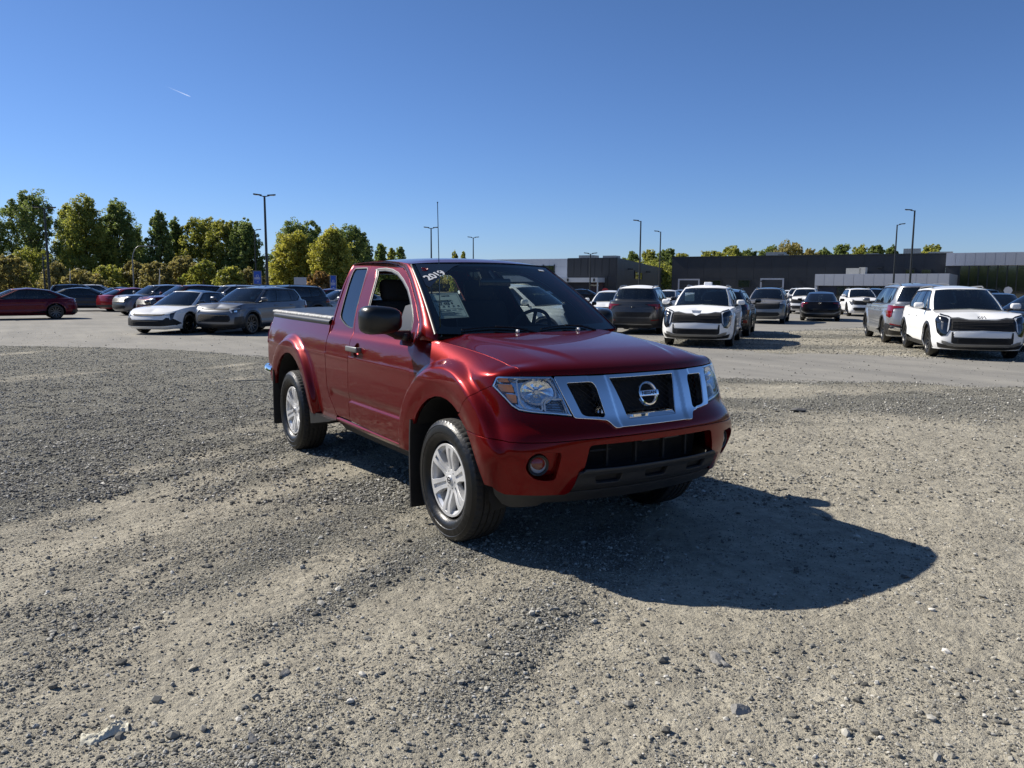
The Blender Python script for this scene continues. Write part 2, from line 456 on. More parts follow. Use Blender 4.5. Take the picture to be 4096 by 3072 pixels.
# ------------------------------------------------------------------ where things stand: photo column -> direction from the camera
_yaw = CAM_YAW
FWD = np.array([math.cos(_yaw), math.sin(_yaw)]); RGT = np.array([math.sin(_yaw), -math.cos(_yaw)])
def gp(px, dep):
    """ground point seen in column px (0..2212 across the photograph) at depth dep metres"""
    p = np.array(CAM_O[:2])+FWD*dep+RGT*((px-1106)/1664.3*(dep*math.cos(CAM_PIT)+CAM_O[2]*abs(math.sin(CAM_PIT)))); return float(p[0]), float(p[1])
def facing(px, rel): return CAM_YAW+math.pi-math.atan((px-1106)/1664.3)+math.radians(rel)
# ------------------------------------------------------------------ noise in numpy
def _hash(ix, iy, s):
    h = (ix*374761393+iy*668265263+s*1442695041) & 0xffffffff
    h = ((h ^ (h >> 13))*1274126177) & 0xffffffff
    return ((h ^ (h >> 16)) & 0xffff)/65535.0
def vnoise(x, y, s=0):
    ix = np.floor(x).astype(np.int64); iy = np.floor(y).astype(np.int64); fx = x-ix; fy = y-iy
    fx = fx*fx*(3-2*fx); fy = fy*fy*(3-2*fy)
    a = _hash(ix, iy, s); b = _hash(ix+1, iy, s); c = _hash(ix, iy+1, s); d = _hash(ix+1, iy+1, s)
    return (a*(1-fx)+b*fx)*(1-fy)+(c*(1-fx)+d*fx)*fy
def fbm(x, y, o=4, s=0):
    r = 0; a = .5; t = 0
    for k in range(o): r = r+a*vnoise(x*2**k+17.3*k, y*2**k+9.1*k, s+k); t += a; a *= .5
    return r/t
ROAD_N = [(-42, -34), (-30, -17.5), (-23, -8.3), (-19.56, -3.52), (-17.08, -.59), (-13.06, 1.63), (-9.1, 4.35), (-5.17, 7.27), (-3.43, 9.21), (-1.79, 10.57), (3, 14.5), (10, 20)]
_rn = np.array(ROAD_N, float)
def road_side(x, y):
    """signed distance to the near edge of the packed lane (positive on the lane side)"""
    P = np.stack([x, y], -1); best = np.full(x.shape, 1e9); sg = np.ones(x.shape)
    for a, b in zip(_rn, _rn[1:]):
        v = b-a; L = v @ v; t = np.clip(((P-a) @ v)/L, 0, 1); d = P-a-t[..., None]*v; q = np.hypot(d[..., 0], d[..., 1])
        c = v[0]*(P[..., 1]-a[1])-v[1]*(P[..., 0]-a[0]); m = q < best
        best = np.where(m, q, best); sg = np.where(m, np.sign(c), sg)
    return best*sg
def lane(x, y):
    rs = road_side(x, y)+(fbm(x*.8, y*.8, 5, 3)-.5)*.9+(fbm(x*5, y*5, 2, 13)-.5)*.25
    w_ = np.interp(x, [-42, -19, -15.5, -14, -12, -9, -6, 0, 10], [60, 50, 30, 11.5, 7.6, 6.4, 5.4, 4.2, 4.0])+(fbm(x*.5+40, y*.5, 5, 4)-.5)*2.2+(fbm(x*4, y*4, 2, 14)-.5)*.4
    return (rs > 0) & (rs < w_)
def lat_dep(x, y):
    d = np.stack([x-CAM_O[0], y-CAM_O[1]], -1); return d @ RGT, d @ FWD
def dust(x, y):
    """0 = loose dark gravel, 1 = pale fine dust"""
    la, de = lat_dep(x, y)
    a = math.radians(-62); u = la*math.cos(a)-de*math.sin(a); v = la*math.sin(a)+de*math.cos(a)      # wheel tracks sweep in from the left
    t1 = fbm(u*.28+3, v*1.35, 5, 5)
    t2 = fbm(la*.22+9, de*.75+2, 4, 8)
    k = sstep(0, 3, la)
    t = t1*(1-k)+t2*k
    t = t*.80+.20*fbm(x*1.7, y*1.7, 4, 21)
    b = .50*sstep(5.5, 1.8, de+.0*la)+.42*sstep(-.5, 3.5, la)*sstep(10, 4, de)
    b = b-.20*sstep(-1, -5, la)*sstep(4.5, 8, de)-.10*sstep(-.5, -3, la)*sstep(2.5, 4, de)
    b = b+.55*sstep(.5, 2.0, la)*sstep(4.6, 2.6, de)
    b = b+.10*np.exp(-((de-5.8-.15*la)/.5)**2)*sstep(1.5, 3, la)
    return np.clip(sstep(.40, .64, t+b*.55), 0, 1)
def height(x, y):
    la, de = lat_dep(x, y); r = np.hypot(la, de); q = dust(x, y)
    h = .022*(fbm(x*.9, y*.9, 3, 31)-.5)+.030*(fbm(x*2.2+5, y*2.2, 3, 33)-.5)*(1-.5*q)+.018*(fbm(x*7, y*7, 3, 35)-.5)*(1-.55*q)
    h = h+.010*(fbm(x*22, y*22, 3, 37)-.5)*sstep(14, 5, r)
    a = math.radians(-62); uu = la*math.cos(a)-de*math.sin(a); vv = la*math.sin(a)+de*math.cos(a)
    h = h-.012*q+.030*(fbm(uu*.5, vv*3.2, 3, 51)-.5)*sstep(20, 8, r)
    # wheels of the pickup press flat spots
    for (wx, wy) in ((0, -.79), (0, .79), (-3.2, -.79), (-3.2, .79)):
        k = np.exp(-((x-wx)**2/.10+(y-wy)**2/.05)); h = h*(1-k)
    # the gravel bank ends in a low lip before the lane
    rs = road_side(x, y); h = h+.035*np.exp(-((rs+.35)/.35)**2)*fbm(x*1.3, y*1.3, 3, 41)
    h = h*sstep(38, 16, r)
    h = np.where(rs > 0, h*sstep(.5, 0, rs), h)
    return h
def ground_mats():
    m, nt, b, out = nmat('gravel'); L = nt.links.new
    tc = nd(nt, 'ShaderNodeTexCoord'); at = nd(nt, 'ShaderNodeAttribute', attribute_name='dust')
    v1 = nd(nt, 'ShaderNodeTexVoronoi', i_Scale=46.0); v2 = nd(nt, 'ShaderNodeTexVoronoi', i_Scale=120.0); v3 = nd(nt, 'ShaderNodeTexVoronoi', i_Scale=17.0)
    n1 = nd(nt, 'ShaderNodeTexNoise', i_Scale=260.0, i_Detail=5.0); n2 = nd(nt, 'ShaderNodeTexNoise', i_Scale=1.1, i_Detail=8.0, i_Roughness=.7); n3 = nd(nt, 'ShaderNodeTexNoise', i_Scale=9.0, i_Detail=8.0, i_Roughness=.75)
    for n in (v1, v2, v3, n1, n2, n3): L(tc.outputs['Object'], n.inputs['Vector'])
    sb = nd(nt, 'ShaderNodeSeparateColor'); L(v1.outputs['Color'], sb.inputs[0])
    sb2 = nd(nt, 'ShaderNodeSeparateColor'); L(v2.outputs['Color'], sb2.inputs[0])
    st = ramp(nt, sb.outputs[0], [(0, (0.110, 0.111, 0.104)), (.35, (0.180, 0.177, 0.155)), (.7, (0.260, 0.254, 0.217)), (.93, (0.350, 0.344, 0.301)), (1, (0.500, 0.508, 0.456))])
    st2 = ramp(nt, sb2.outputs[1], [(0, (0.100, 0.100, 0.091)), (.5, (0.190, 0.185, 0.161)), (1, (0.330, 0.328, 0.285))])
    mx = nd(nt, 'ShaderNodeMix', data_type='RGBA'); mx.inputs[0].default_value = .5; L(st.outputs[0], mx.inputs[6]); L(st2.outputs[0], mx.inputs[7])
    du = ramp(nt, n3.outputs['Fac'], [(.3, (.33, .305, .25)), (.55, (.44, .41, .335)), (.75, (.55, .515, .43))])
    ad = nd(nt, 'ShaderNodeMath', operation='MULTIPLY_ADD'); L(n3.outputs['Fac'], ad.inputs[0]); ad.inputs[1].default_value = .9; ad.inputs[2].default_value = -.45
    ad2 = nd(nt, 'ShaderNodeMath', operation='ADD'); L(at.outputs['Fac'], ad2.inputs[0]); L(ad.outputs[0], ad2.inputs[1])
    gr = nd(nt, 'ShaderNodeMath', operation='MULTIPLY_ADD'); L(sb2.outputs[0], gr.inputs[0]); gr.inputs[1].default_value = .5; gr.inputs[2].default_value = -.25
    ad3 = nd(nt, 'ShaderNodeMath', operation='ADD', use_clamp=True); L(ad2.outputs[0], ad3.inputs[0]); L(gr.outputs[0], ad3.inputs[1])
    m2 = nd(nt, 'ShaderNodeMix', data_type='RGBA'); L(ad3.outputs[0], m2.inputs[0]); L(mx.outputs[2], m2.inputs[6]); L(du.outputs[0], m2.inputs[7])
    big = ramp(nt, n2.outputs['Fac'], [(.3, (.84, .825, .80)), (.7, (1.16, 1.14, 1.10))])
    mu = nd(nt, 'ShaderNodeMix', data_type='RGBA', blend_type='MULTIPLY'); mu.inputs[0].default_value = 1; L(m2.outputs[2], mu.inputs[6]); L(big.outputs[0], mu.inputs[7])
    L(mu.outputs[2], b.inputs['Base Color']); b.inputs['Roughness'].default_value = .92; b.inputs['Specular IOR Level'].default_value = .2
    # relief: pebbles where loose, grain where dusty
    inv = nd(nt, 'ShaderNodeMath', operation='SUBTRACT'); inv.inputs[0].default_value = 1.0; L(ad3.outputs[0], inv.inputs[1])
    a1 = nd(nt, 'ShaderNodeMath', operation='MULTIPLY'); L(v1.outputs['Distance'], a1.inputs[0]); a1.inputs[1].default_value = -1.0
    a2 = nd(nt, 'ShaderNodeMath', operation='MULTIPLY_ADD'); L(v2.outputs['Distance'], a2.inputs[0]); a2.inputs[1].default_value = -.45; L(a1.outputs[0], a2.inputs[2])
    a3 = nd(nt, 'ShaderNodeMath', operation='MULTIPLY_ADD'); L(inv.outputs[0], a3.inputs[0]); a3.inputs[1].default_value = .75; a3.inputs[2].default_value = .25
    a4 = nd(nt, 'ShaderNodeMath', operation='MULTIPLY'); L(a2.outputs[0], a4.inputs[0]); L(a3.outputs[0], a4.inputs[1])
    a5 = nd(nt, 'ShaderNodeMath', operation='MULTIPLY_ADD'); L(n1.outputs['Fac'], a5.inputs[0]); a5.inputs[1].default_value = .35; L(a4.outputs[0], a5.inputs[2])
    a6 = nd(nt, 'ShaderNodeMath', operation='MULTIPLY_ADD'); L(v3.outputs['Distance'], a6.inputs[0]); a6.inputs[1].default_value = -.6; L(a5.outputs[0], a6.inputs[2])
    bp = nd(nt, 'ShaderNodeBump', i_Strength=1.0, i_Distance=.024); L(a6.outputs[0], bp.inputs['Height']); L(bp.outputs[0], b.inputs['Normal'])
    # packed lane
    r_, nt, b, out = nmat('packed_lane'); L = nt.links.new
    tc = nd(nt, 'ShaderNodeTexCoord'); n1 = nd(nt, 'ShaderNodeTexNoise', i_Scale=.5, i_Detail=9.0, i_Roughness=.65); n2 = nd(nt, 'ShaderNodeTexNoise', i_Scale=70.0, i_Detail=6.0, i_Roughness=.8)
    mp = nd(nt, 'ShaderNodeMapping'); mp.inputs['Rotation'].default_value = (0, 0, math.radians(-40)); mp.inputs['Scale'].default_value = (.12, 1.6, 1)
    n3 = nd(nt, 'ShaderNodeTexNoise', i_Scale=1.0, i_Detail=6.0); L(tc.outputs['Object'], mp.inputs[0]); L(mp.outputs[0], n3.inputs['Vector'])
    vv = nd(nt, 'ShaderNodeTexVoronoi', i_Scale=24.0)
    for n in (n1, n2, vv): L(tc.outputs['Object'], n.inputs['Vector'])
    c1 = ramp(nt, n1.outputs['Fac'], [(.3, (.225, .218, .20)), (.5, (.275, .264, .24)), (.72, (.325, .31, .275))])
    c2 = ramp(nt, n3.outputs['Fac'], [(.3, (.88, .88, .88)), (.7, (1.12, 1.11, 1.09))])
    c3 = ramp(nt, n2.outputs['Fac'], [(.3, (.62, .62, .62)), (.55, (1.02, 1.02, 1.02)), (.8, (1.3, 1.3, 1.3))])
    c4 = ramp(nt, vv.outputs['Distance'], [(.0, (0.360, 0.372, 0.357)), (.10, (.9, .9, .9)), (.14, (1, 1, 1))])
    k = None; prev = c1.outputs[0]
    for c in (c2, c3, c4):
        mu = nd(nt, 'ShaderNodeMix', data_type='RGBA', blend_type='MULTIPLY'); mu.inputs[0].default_value = 1; L(prev, mu.inputs[6]); L(c.outputs[0], mu.inputs[7]); prev = mu.outputs[2]
    L(prev, b.inputs['Base Color']); b.inputs['Roughness'].default_value = .9; b.inputs['Specular IOR Level'].default_value = .2
    bp = nd(nt, 'ShaderNodeBump', i_Strength=.6, i_Distance=.006); L(n2.outputs['Fac'], bp.inputs['Height']); L(bp.outputs[0], b.inputs['Normal'])
    return m, r_
MG, MR = ground_mats()
def build_ground():
    r = [.0]; q = .45
    while q < 45: r.append(q); q *= 1.0125
    while q < 4000: r.append(q); q *= 1.12
    r = np.array(r)
    a = np.concatenate([np.arange(-37, 37, .17), np.arange(37, 323, 1.6)])+math.degrees(_yaw); a = np.radians(a)
    R_, A_ = np.meshgrid(r, a, indexing='ij')
    X = CAM_O[0]+R_*np.cos(A_); Y = CAM_O[1]+R_*np.sin(A_)
    Z = height(X, Y)
    nr, na = X.shape; V = np.stack([X, Y, Z], -1).reshape(-1, 3)
    i = np.arange(nr-1)[:, None]; j = np.arange(na)[None]; j2 = (j+1) % na
    A = (i*na+j).ravel(); B = ((i+1)*na+j).ravel(); C_ = ((i+1)*na+j2).ravel(); D = (i*na+j2).ravel()
    F = np.concatenate([np.stack([A, B, C_], 1), np.stack([A, C_, D], 1)])
    c = V[F].mean(1); ln = lane(c[:, 0], c[:, 1])
    ct = fnorm_grid(V, F)
    for nm, mt, sel in (('ground', MG, ~ln), ('road', MR, ln)):
        f = F[sel]; ids, inv = np.unique(f, return_inverse=True); f = inv.reshape(-1, 3); v = V[ids]
        o = mobj(nm, v, f, mt, kind='structure', normals=ct[ids])
        at = o.data.attributes.new('dust', 'FLOAT', 'POINT'); at.data.foreach_set('value', dust(v[:, 0], v[:, 1]).astype(np.float32))
def fnorm_grid(V, F):
    n = np.cross(V[F[:, 1]]-V[F[:, 0]], V[F[:, 2]]-V[F[:, 0]]); N = np.zeros_like(V)
    for k in range(3):
        for c in range(3): N[:, c] += np.bincount(F[:, k], n[:, c], len(V))
    return N/np.maximum(np.linalg.norm(N, axis=1, keepdims=True), 1e-12)
build_ground()
# ------------------------------------------------------------------ loose stones
def stone_mats():
    m, nt, b, out = nmat('stone'); L = nt.links.new
    oi = nd(nt, 'ShaderNodeObjectInfo'); tc = nd(nt, 'ShaderNodeTexCoord')
    c = ramp(nt, oi.outputs['Random'], [(0, (.10, .098, .088)), (.3, (.19, .184, .164)), (.55, (.27, .262, .232)), (.8, (.37, .356, .315)), (.95, (.50, .485, .435)), (1, (.66, .64, .59))])
    n = nd(nt, 'ShaderNodeTexNoise', i_Scale=2.2, i_Detail=5.0); L(tc.outputs['Object'], n.inputs['Vector'])
    r = ramp(nt, n.outputs['Fac'], [(.3, (.8, .8, .8)), (.7, (1.2, 1.18, 1.15))])
    mu = nd(nt, 'ShaderNodeMix', data_type='RGBA', blend_type='MULTIPLY'); mu.inputs[0].default_value = 1; L(c.outputs[0], mu.inputs[6]); L(r.outputs[0], mu.inputs[7])
    L(mu.outputs[2], b.inputs['Base Color']); b.inputs['Roughness'].default_value = .85; b.inputs['Specular IOR Level'].default_value = .25
    return m
MST = stone_mats()
def stone_mesh(seed, sub=1):
    r = np.random.default_rng(seed); bm = bmesh.new(); bmesh.ops.create_icosphere(bm, subdivisions=sub, radius=.5)
    sc = np.array([r.uniform(.85, 1.25), r.uniform(.65, 1.0), r.uniform(.5, .85)])
    pl = [(v/np.linalg.norm(v), r.uniform(.26, .42)) for v in r.normal(size=(7, 3))]
    for v in bm.verts:
        p = np.array(v.co)
        for n, d in pl:
            k = p @ n
            if k > d: p = p-n*(k-d)
        v.co = Vector(p*sc*(1+r.uniform(-.05, .05)))
    me = bpy.data.meshes.new('stone_shape'); bm.to_mesh(me); bm.free(); me.materials.append(MST); return bpy.data.objects.new('stone_shape', me)
def scatter(name, P, S, label, cat, variants=8):
    n = len(P); me = bpy.data.meshes.new(name); me.vertices.add(n); me.vertices.foreach_set('co', P.astype(np.float32).ravel())
    a = me.attributes.new('size', 'FLOAT', 'POINT'); a.data.foreach_set('value', S.astype(np.float32))
    rot = np.stack([RNG.uniform(-.35, .35, n), RNG.uniform(-.35, .35, n), RNG.uniform(0, 6.28, n)], 1).astype(np.float32)
    a = me.attributes.new('rot', 'FLOAT_VECTOR', 'POINT'); a.data.foreach_set('vector', rot.ravel())
    a = me.attributes.new('pick', 'INT', 'POINT'); a.data.foreach_set('value', RNG.integers(0, variants, n).astype(np.int32))
    o = bpy.data.objects.new(name, me); link(o)
    ng = bpy.data.node_groups.new('scatter', 'GeometryNodeTree')
    ng.interface.new_socket('Geometry', in_out='INPUT', socket_type='NodeSocketGeometry'); ng.interface.new_socket('Geometry', in_out='OUTPUT', socket_type='NodeSocketGeometry')
    gi = ng.nodes.new('NodeGroupInput'); go = ng.nodes.new('NodeGroupOutput'); L = ng.links.new
    ip = ng.nodes.new('GeometryNodeInstanceOnPoints'); gti = ng.nodes.new('GeometryNodeGeometryToInstance')
    for k in range(variants):
        oi = ng.nodes.new('GeometryNodeObjectInfo'); oi.inputs['Object'].default_value = STONES[(variants-1-k) % len(STONES)]; L(oi.outputs['Geometry'], gti.inputs[0])
    def attr(nm, t):
        x = ng.nodes.new('GeometryNodeInputNamedAttribute'); x.data_type = t; x.inputs[0].default_value = nm; return x.outputs[0]
    L(gi.outputs[0], ip.inputs['Points']); L(gti.outputs[0], ip.inputs['Instance']); ip.inputs['Pick Instance'].default_value = True
    L(attr('pick', 'INT'), ip.inputs['Instance Index']); L(attr('size', 'FLOAT'), ip.inputs['Scale'])
    e2r = ng.nodes.new('FunctionNodeEulerToRotation'); L(attr('rot', 'FLOAT_VECTOR'), e2r.inputs[0]); L(e2r.outputs[0], ip.inputs['Rotation'])
    L(ip.outputs[0], go.inputs[0])
    md = o.modifiers.new('scatter', 'NODES'); md.node_group = ng
    tag(o, label, cat, kind='stuff'); return o
STONES = [stone_mesh(100+k) for k in range(8)]
def stones():
    def field(n, d0, d1, smin, smax, power, la0=-.72, la1=.72, only=None):
        # density falls off so that stones cover the picture evenly
        u = RNG.random(n); de = d0*(d1/d0)**u; la = RNG.uniform(la0, la1, n)*de
        x = CAM_O[0]+FWD[0]*de+RGT[0]*la; y = CAM_O[1]+FWD[1]*de+RGT[1]*la
        q = dust(x, y); rs = road_side(x, y)
        s = smin*(smax/smin)**(RNG.random(n)**power)
        keep = RNG.random(n) < np.where(rs > .1, .02, (1-.80*q))
        if only is not None: keep &= only(x, y, rs)
        cl = fbm(x*3.1, y*3.1, 3, 77); keep &= RNG.random(n) < (.35+1.1*sstep(.35, .6, cl))
        x, y, s = x[keep], y[keep], s[keep]
        return np.stack([x, y, height(x, y)+s*.12], 1), s
    A = field(520000, 2.1, 10, .004, .015, 1.8)
    B = field(70000, 2.1, 16, .010, .032, 3.0)
    C_ = field(5200, 2.3, 16, .022, .055, 3.0)
    D = field(170000, 5.5, 26, .013, .042, 2.2)
    P = np.concatenate([A[0], B[0], C_[0], D[0]]); S = np.concatenate([A[1], B[1], C_[1], D[1]])
    # lot surface on the right, beyond the lane
    n = 42000; de = RNG.uniform(15, 46, n); la = RNG.uniform(.12, .70, n)*de; x = CAM_O[0]+FWD[0]*de+RGT[0]*la; y = CAM_O[1]+FWD[1]*de+RGT[1]*la
    k = road_side(x, y) > np.interp(x, [-42, -19, -14, -12, -9, -6, 0, 10], [60, 50, 11.5, 7.6, 6.4, 5.4, 4.2, 4.0]); x, y = x[k], y[k]
    s = .018*(.06/.018)**(RNG.random(len(x))**2.2)
    P = np.concatenate([P, np.stack([x, y, s*.1], 1)]); S = np.concatenate([S, s])
    # a few on the lane
    n = 1500; de = RNG.uniform(9, 26, n); la = RNG.uniform(-.7, .7, n)*de; x = CAM_O[0]+FWD[0]*de+RGT[0]*la; y = CAM_O[1]+FWD[1]*de+RGT[1]*la
    k = road_side(x, y) > 0; s = .015*(.05/.015)**(RNG.random(n)**2.5)
    P = np.concatenate([P, np.stack([x, y, .004+s*.1], 1)[k]]); S = np.concatenate([S, s[k]])
    n = 70000; de = RNG.uniform(1.2, 14, n); la = RNG.uniform(.70, 1.9, n)*de*RNG.choice([-1, 1], n); x = CAM_O[0]+FWD[0]*de+RGT[0]*la; y = CAM_O[1]+FWD[1]*de+RGT[1]*la; k = road_side(x, y) < 0
    s = .007*(.03/.007)**(RNG.random(n)**2.2); P = np.concatenate([P, np.stack([x, y, height(x, y)+s*.1], 1)[k]]); S = np.concatenate([S, s[k]])   # either side of the picture
    scatter('gravel', P, S, 'loose grey and tan crushed stone strewn over the dusty lot', 'gravel')
stones()
# ------------------------------------------------------------------ truck shell: half net (y > 0), mirrored for the other side
TZ = [.26, .34, .42, .50, .60, .70, .75, .785, .82, .88, .95, 1.02, 1.08, 1.14, 1.20, 1.30, 1.45, 1.60, 1.72, 1.80]
TW = dict(zip(TZ, [.79, .815, .838, .857, .868, .874, .876, .877, .8777, .878, .8765, .871, .861, .845, .822, .785, .722, .652, .592, .54]))
TSB = spl([.2, .26, .34, .42, .50, .60, .70, .75, .785, .82, .88, .95, 1.02, 1.08, 1.14, 1.30, 1.85],
          [.2, .15, .095, .05, .02, .003, .0, .0, .010, .038, .068, .095, .125, .157, .195, .3, .6])
TB = [(.915, 0), (.908, .22), (.882, .42), (.835, .59), (.768, .715), (.672, .822), (.50, .890), (.2, .892), (-.1, .880),
      (-.6, .874), (-1.2, .874), (-1.8, .874), (-2.3, .874), (-2.8, .874), (-3.3, .872), (-3.8, .866), (-4.1, .855), (-4.2, .835), (-4.245, .78), (-4.26, .65)]
TFW = [1, 1, 1, .97, .88, .7, .4, .12, 0]+[0]*11
tu = [0.0]
for i in range(1, len(TB)):
    tu.append(tu[-1]+math.hypot(TB[i][0]-TB[i-1][0], TB[i][1]-TB[i-1][1]))
rows = []
for z in TZ:
    k = TW[z]/.874
    rows.append([(x-float(TSB(z))*TFW[i], y*k) for i, (x, y) in enumerate(TB)])
_us = [-u for u in tu[:0:-1]]+tu
TN = Net(_us, TZ, [[(x, -y) for x, y in r[:0:-1]]+r for r in rows])
_h = TN.T.shape[0]//2
ARCH_F = (-.03, .40); ARCH_R = (-3.23, .41)
def flare(x, z, cx, cz, r0, r1, h):
    """bulge round a wheel opening: steps out at r1, runs to the lip at r0"""
    dx = x-cx; dz = z-cz
    dz = np.where(dz < 0, dz*.45, dz)
    d = np.sqrt(dx*dx+dz*dz)
    return h*(1-sstep(r1-.065, r1, d))*(1-.30*(1-sstep(r0-.02, r0+.10, d)))
def flare_pts(cx, cz, r1):
    P = []
    for r in (r1+.006, r1-.010, r1-.026, r1-.042, r1-.058, r1-.072):
        for a in np.arange(-8, 192, 1.45):
            x = cx+r*math.cos(math.radians(a)); z = cz+r*math.sin(math.radians(a))
            if z > .40: P.append((x, z))
            
        for zz in np.arange(.24, cz, .022):
            dz = (cz-zz)*.45; dx = math.sqrt(r*r-dz*dz)
            if zz < cz+r*math.sin(math.radians(-8)) or True:
                for sg in (1, -1): P.append((cx+sg*dx, zz))
    return P
def trk_disp(x, y, z, u):
    h = flare(x, z, ARCH_R[0], ARCH_R[1], .52, .715, .055)
    wf = 1-sstep(.45, .72, x)
    h = h+flare(x, z, ARCH_F[0], ARCH_F[1], .52, .74, .052)*wf
    # press line low on the doors
    inx = sstep(-2.20, -2.13, x)*(1-sstep(-.72, -.64, x))
    h = h-inx*.012*(sstep(.645, .662, z)*(1-sstep(.672, .735, z)))
    # soft shoulder crease along the flank
    h = h+.004*np.exp(-((z-1.0)/.018)**2)*(1-sstep(-.3, .1, x))
    # fuller bumper corners
    h = h+.050*np.exp(-((z-.66)/.13)**2)*np.exp(-((x-.66)/.19)**2)
    return h
def TS(u, z, side=1, off=0.0, bare=False):
    """truck shell; negative u is the other side of the centre line"""
    u = np.asarray(u, float)*1.0; z = np.asarray(z, float); sg = np.where(u < 0, -1.0, 1.0)*side; u = np.abs(u)
    p = TN.xy(u, z)
    e = 2e-3
    t = TN.xy(u+e, z)-TN.xy(u-e, z); n = np.stack([t[..., 1], -t[..., 0]], -1)
    n = n/np.maximum(np.linalg.norm(n, axis=-1, keepdims=True), 1e-9)      # outward, horizontal
    d = (0*u+off) if bare else trk_disp(p[..., 0], p[..., 1], z, u)+off
    q = p+n*np.asarray(d)[..., None]
    return np.stack([q[..., 0], q[..., 1]*sg, z*np.ones_like(u)], -1)
def _uat(comp, val, z):
    uu = np.linspace(0, tu[-1], 1500); c = TN.xy(uu, np.full(1500, z))[:, comp]
    k = int(np.argmax(c <= val)) if comp == 0 else int(np.argmax(c >= val))
    if k == 0: return float(uu[-1])
    t = (val-c[k-1])/(c[k]-c[k-1]+1e-12); return float(uu[k-1]+t*(uu[k]-uu[k-1]))
def tux(x, z): return _uat(0, x, z)
def tuy(y, z): return _uat(1, y, z)
# ------------------------------------------------------------------ the red pickup
SD = (1, -1)
truck = empty('pickup_truck', (0, 0, 0), 0, 'glossy dark red pickup truck with chrome grille and black bed cover in the foreground', 'pickup truck')
def xz(pts): return [(tux(x, z), z) for x, z in pts]
def mir(pts): return [(-u, z) for u, z in pts[::-1]]
def arc(cx, cz, r, a0, a1, n=14):
    return [(cx+r*math.cos(math.radians(a0+(a1-a0)*i/n)), cz+r*math.sin(math.radians(a0+(a1-a0)*i/n))) for i in range(n+1)]
def pocket(name, outline, fn, depth, shrink, mat, parent, capmat=None, sg=1, res=.03, round_=3):
    """recess behind an opening: turned-in wall and a floor. fn(u,v,off)"""
    q = resample(outline, res); m = MB()
    rows = []
    for k in range(round_+1):
        t = k/round_
        r = inset(q, shrink*t) if shrink else q
        rows.append(fn(r[:, 0], r[:, 1], -depth*t-.004))
    P = np.array(rows); P = np.concatenate([P, P[:, :1]], 1); m.grid(P)
    r = inset(q, shrink) if shrink else q
    V2, F, _ = tri2d(r, [], res*1.5)
    P = fn(V2[:, 0], V2[:, 1], np.full(len(V2), -depth-.003)); m.m = 1; m.add(P, F.tolist())
    return m.build(name, [mat, capmat or mat], parent, smooth=40)
fS = lambda off=0.0, s=1: (lambda u, v: TS(u*s, v, 1, off))
fO = lambda s=1: (lambda u, v, off: TS(u*s, v, 1, off))

# --- outlines traced on the shell (u along the plan curve from the nose, v = height)
HEAD = [(1.008, 1.028), (.986, 1.063), (.973, 1.082), (.952, 1.088), (.888, 1.088), (.773, 1.088), (.611, 1.086), (.593, 1.071), (.564, .989), (.529, .866), (.632, .878), (.756, .889), (.833, .901), (.875, .924), (.914, .962), (.961, .997)]
F_LOW = [(.961, .997), (.914, .962), (.875, .924), (.833, .901), (.756, .889), (.632, .878), (.529, .866)]
GR = [(0, 1.084), (.3, 1.084), (.598, 1.086), (.521, .862), (.337, .843), (.320, .833), (.295, .802), (0, .798)]
OPC = [(.252, 1.067), (.226, .993), (.207, .93), (.186, .836)]
OPR = [(.534, 1.051), (.371, 1.053), (.352, 1.02), (.343, .95), (.333, .872), (.348, .857), (.448, .866), (.475, .878), (.508, .982)]
AF = ARCH_F; AR = ARCH_R
def ap(cx, cz, r, deg): return (cx+r*math.cos(math.radians(deg)), cz+r*math.sin(math.radians(deg)))

# --- front fascia (upper), one piece across
gapline = [(0, .753), (.31, .753), (.52, .750), (.70, .742), (.91, .739), (1.01, .750), (1.123, .756)]
archf = [ap(AF[0], AF[1], .495, a) for a in (46, 50, 54, 58, 61)]
half = gapline+xz([(.325, .757)])+xz(archf[1:])+xz([(.238, .846), (.317, .921), (.411, .995)])+[(1.008, 1.028)]+F_LOW+[(.521, .862), (.337, .843), (.320, .833), (.295, .802), (0, .798)]
outl = half[1:-1]+mir(half[1:-1])
panel('front_fascia', outl, fS(), MAT['red'], truck, res=.022, gap=.002)
# --- bumper cover with pockets
botf = [ap(AF[0], AF[1], .50, a) for a in (44, 36, 28, 20, 12, 7)]
half = [(0, .751), (.31, .751), (.52, .748), (.70, .740), (.91, .737), (1.01, .748), (1.123, .754)]+xz([(.325, .752)])+xz(botf)+[(1.025, .46), (.999, .441), (.952, .424), (.764, .424), (.602, .428),
        (.572, .445), (.551, .492), (.538, .55), (.502, .588), (.487, .65), (.474, .700), (.462, .712), (.44, .714), (0, .714)]
outl = half[1:-1]+mir(half[1:-1])
FOGO = smooth_poly([(.828, .6), (.806, .661), (.764, .687), (.726, .689), (.638, .686), (.636, .665), (.668, .522), (.726, .517), (.781, .528), (.815, .562)], .02)
FOGL = [(-a, b) for a, b in FOGO][::-1]
bump_o = panel('front_bumper', outl, fS(.0015), MAT['red'], truck, holes=[FOGO, FOGL], res=.02, gap=.002, thick=.05)
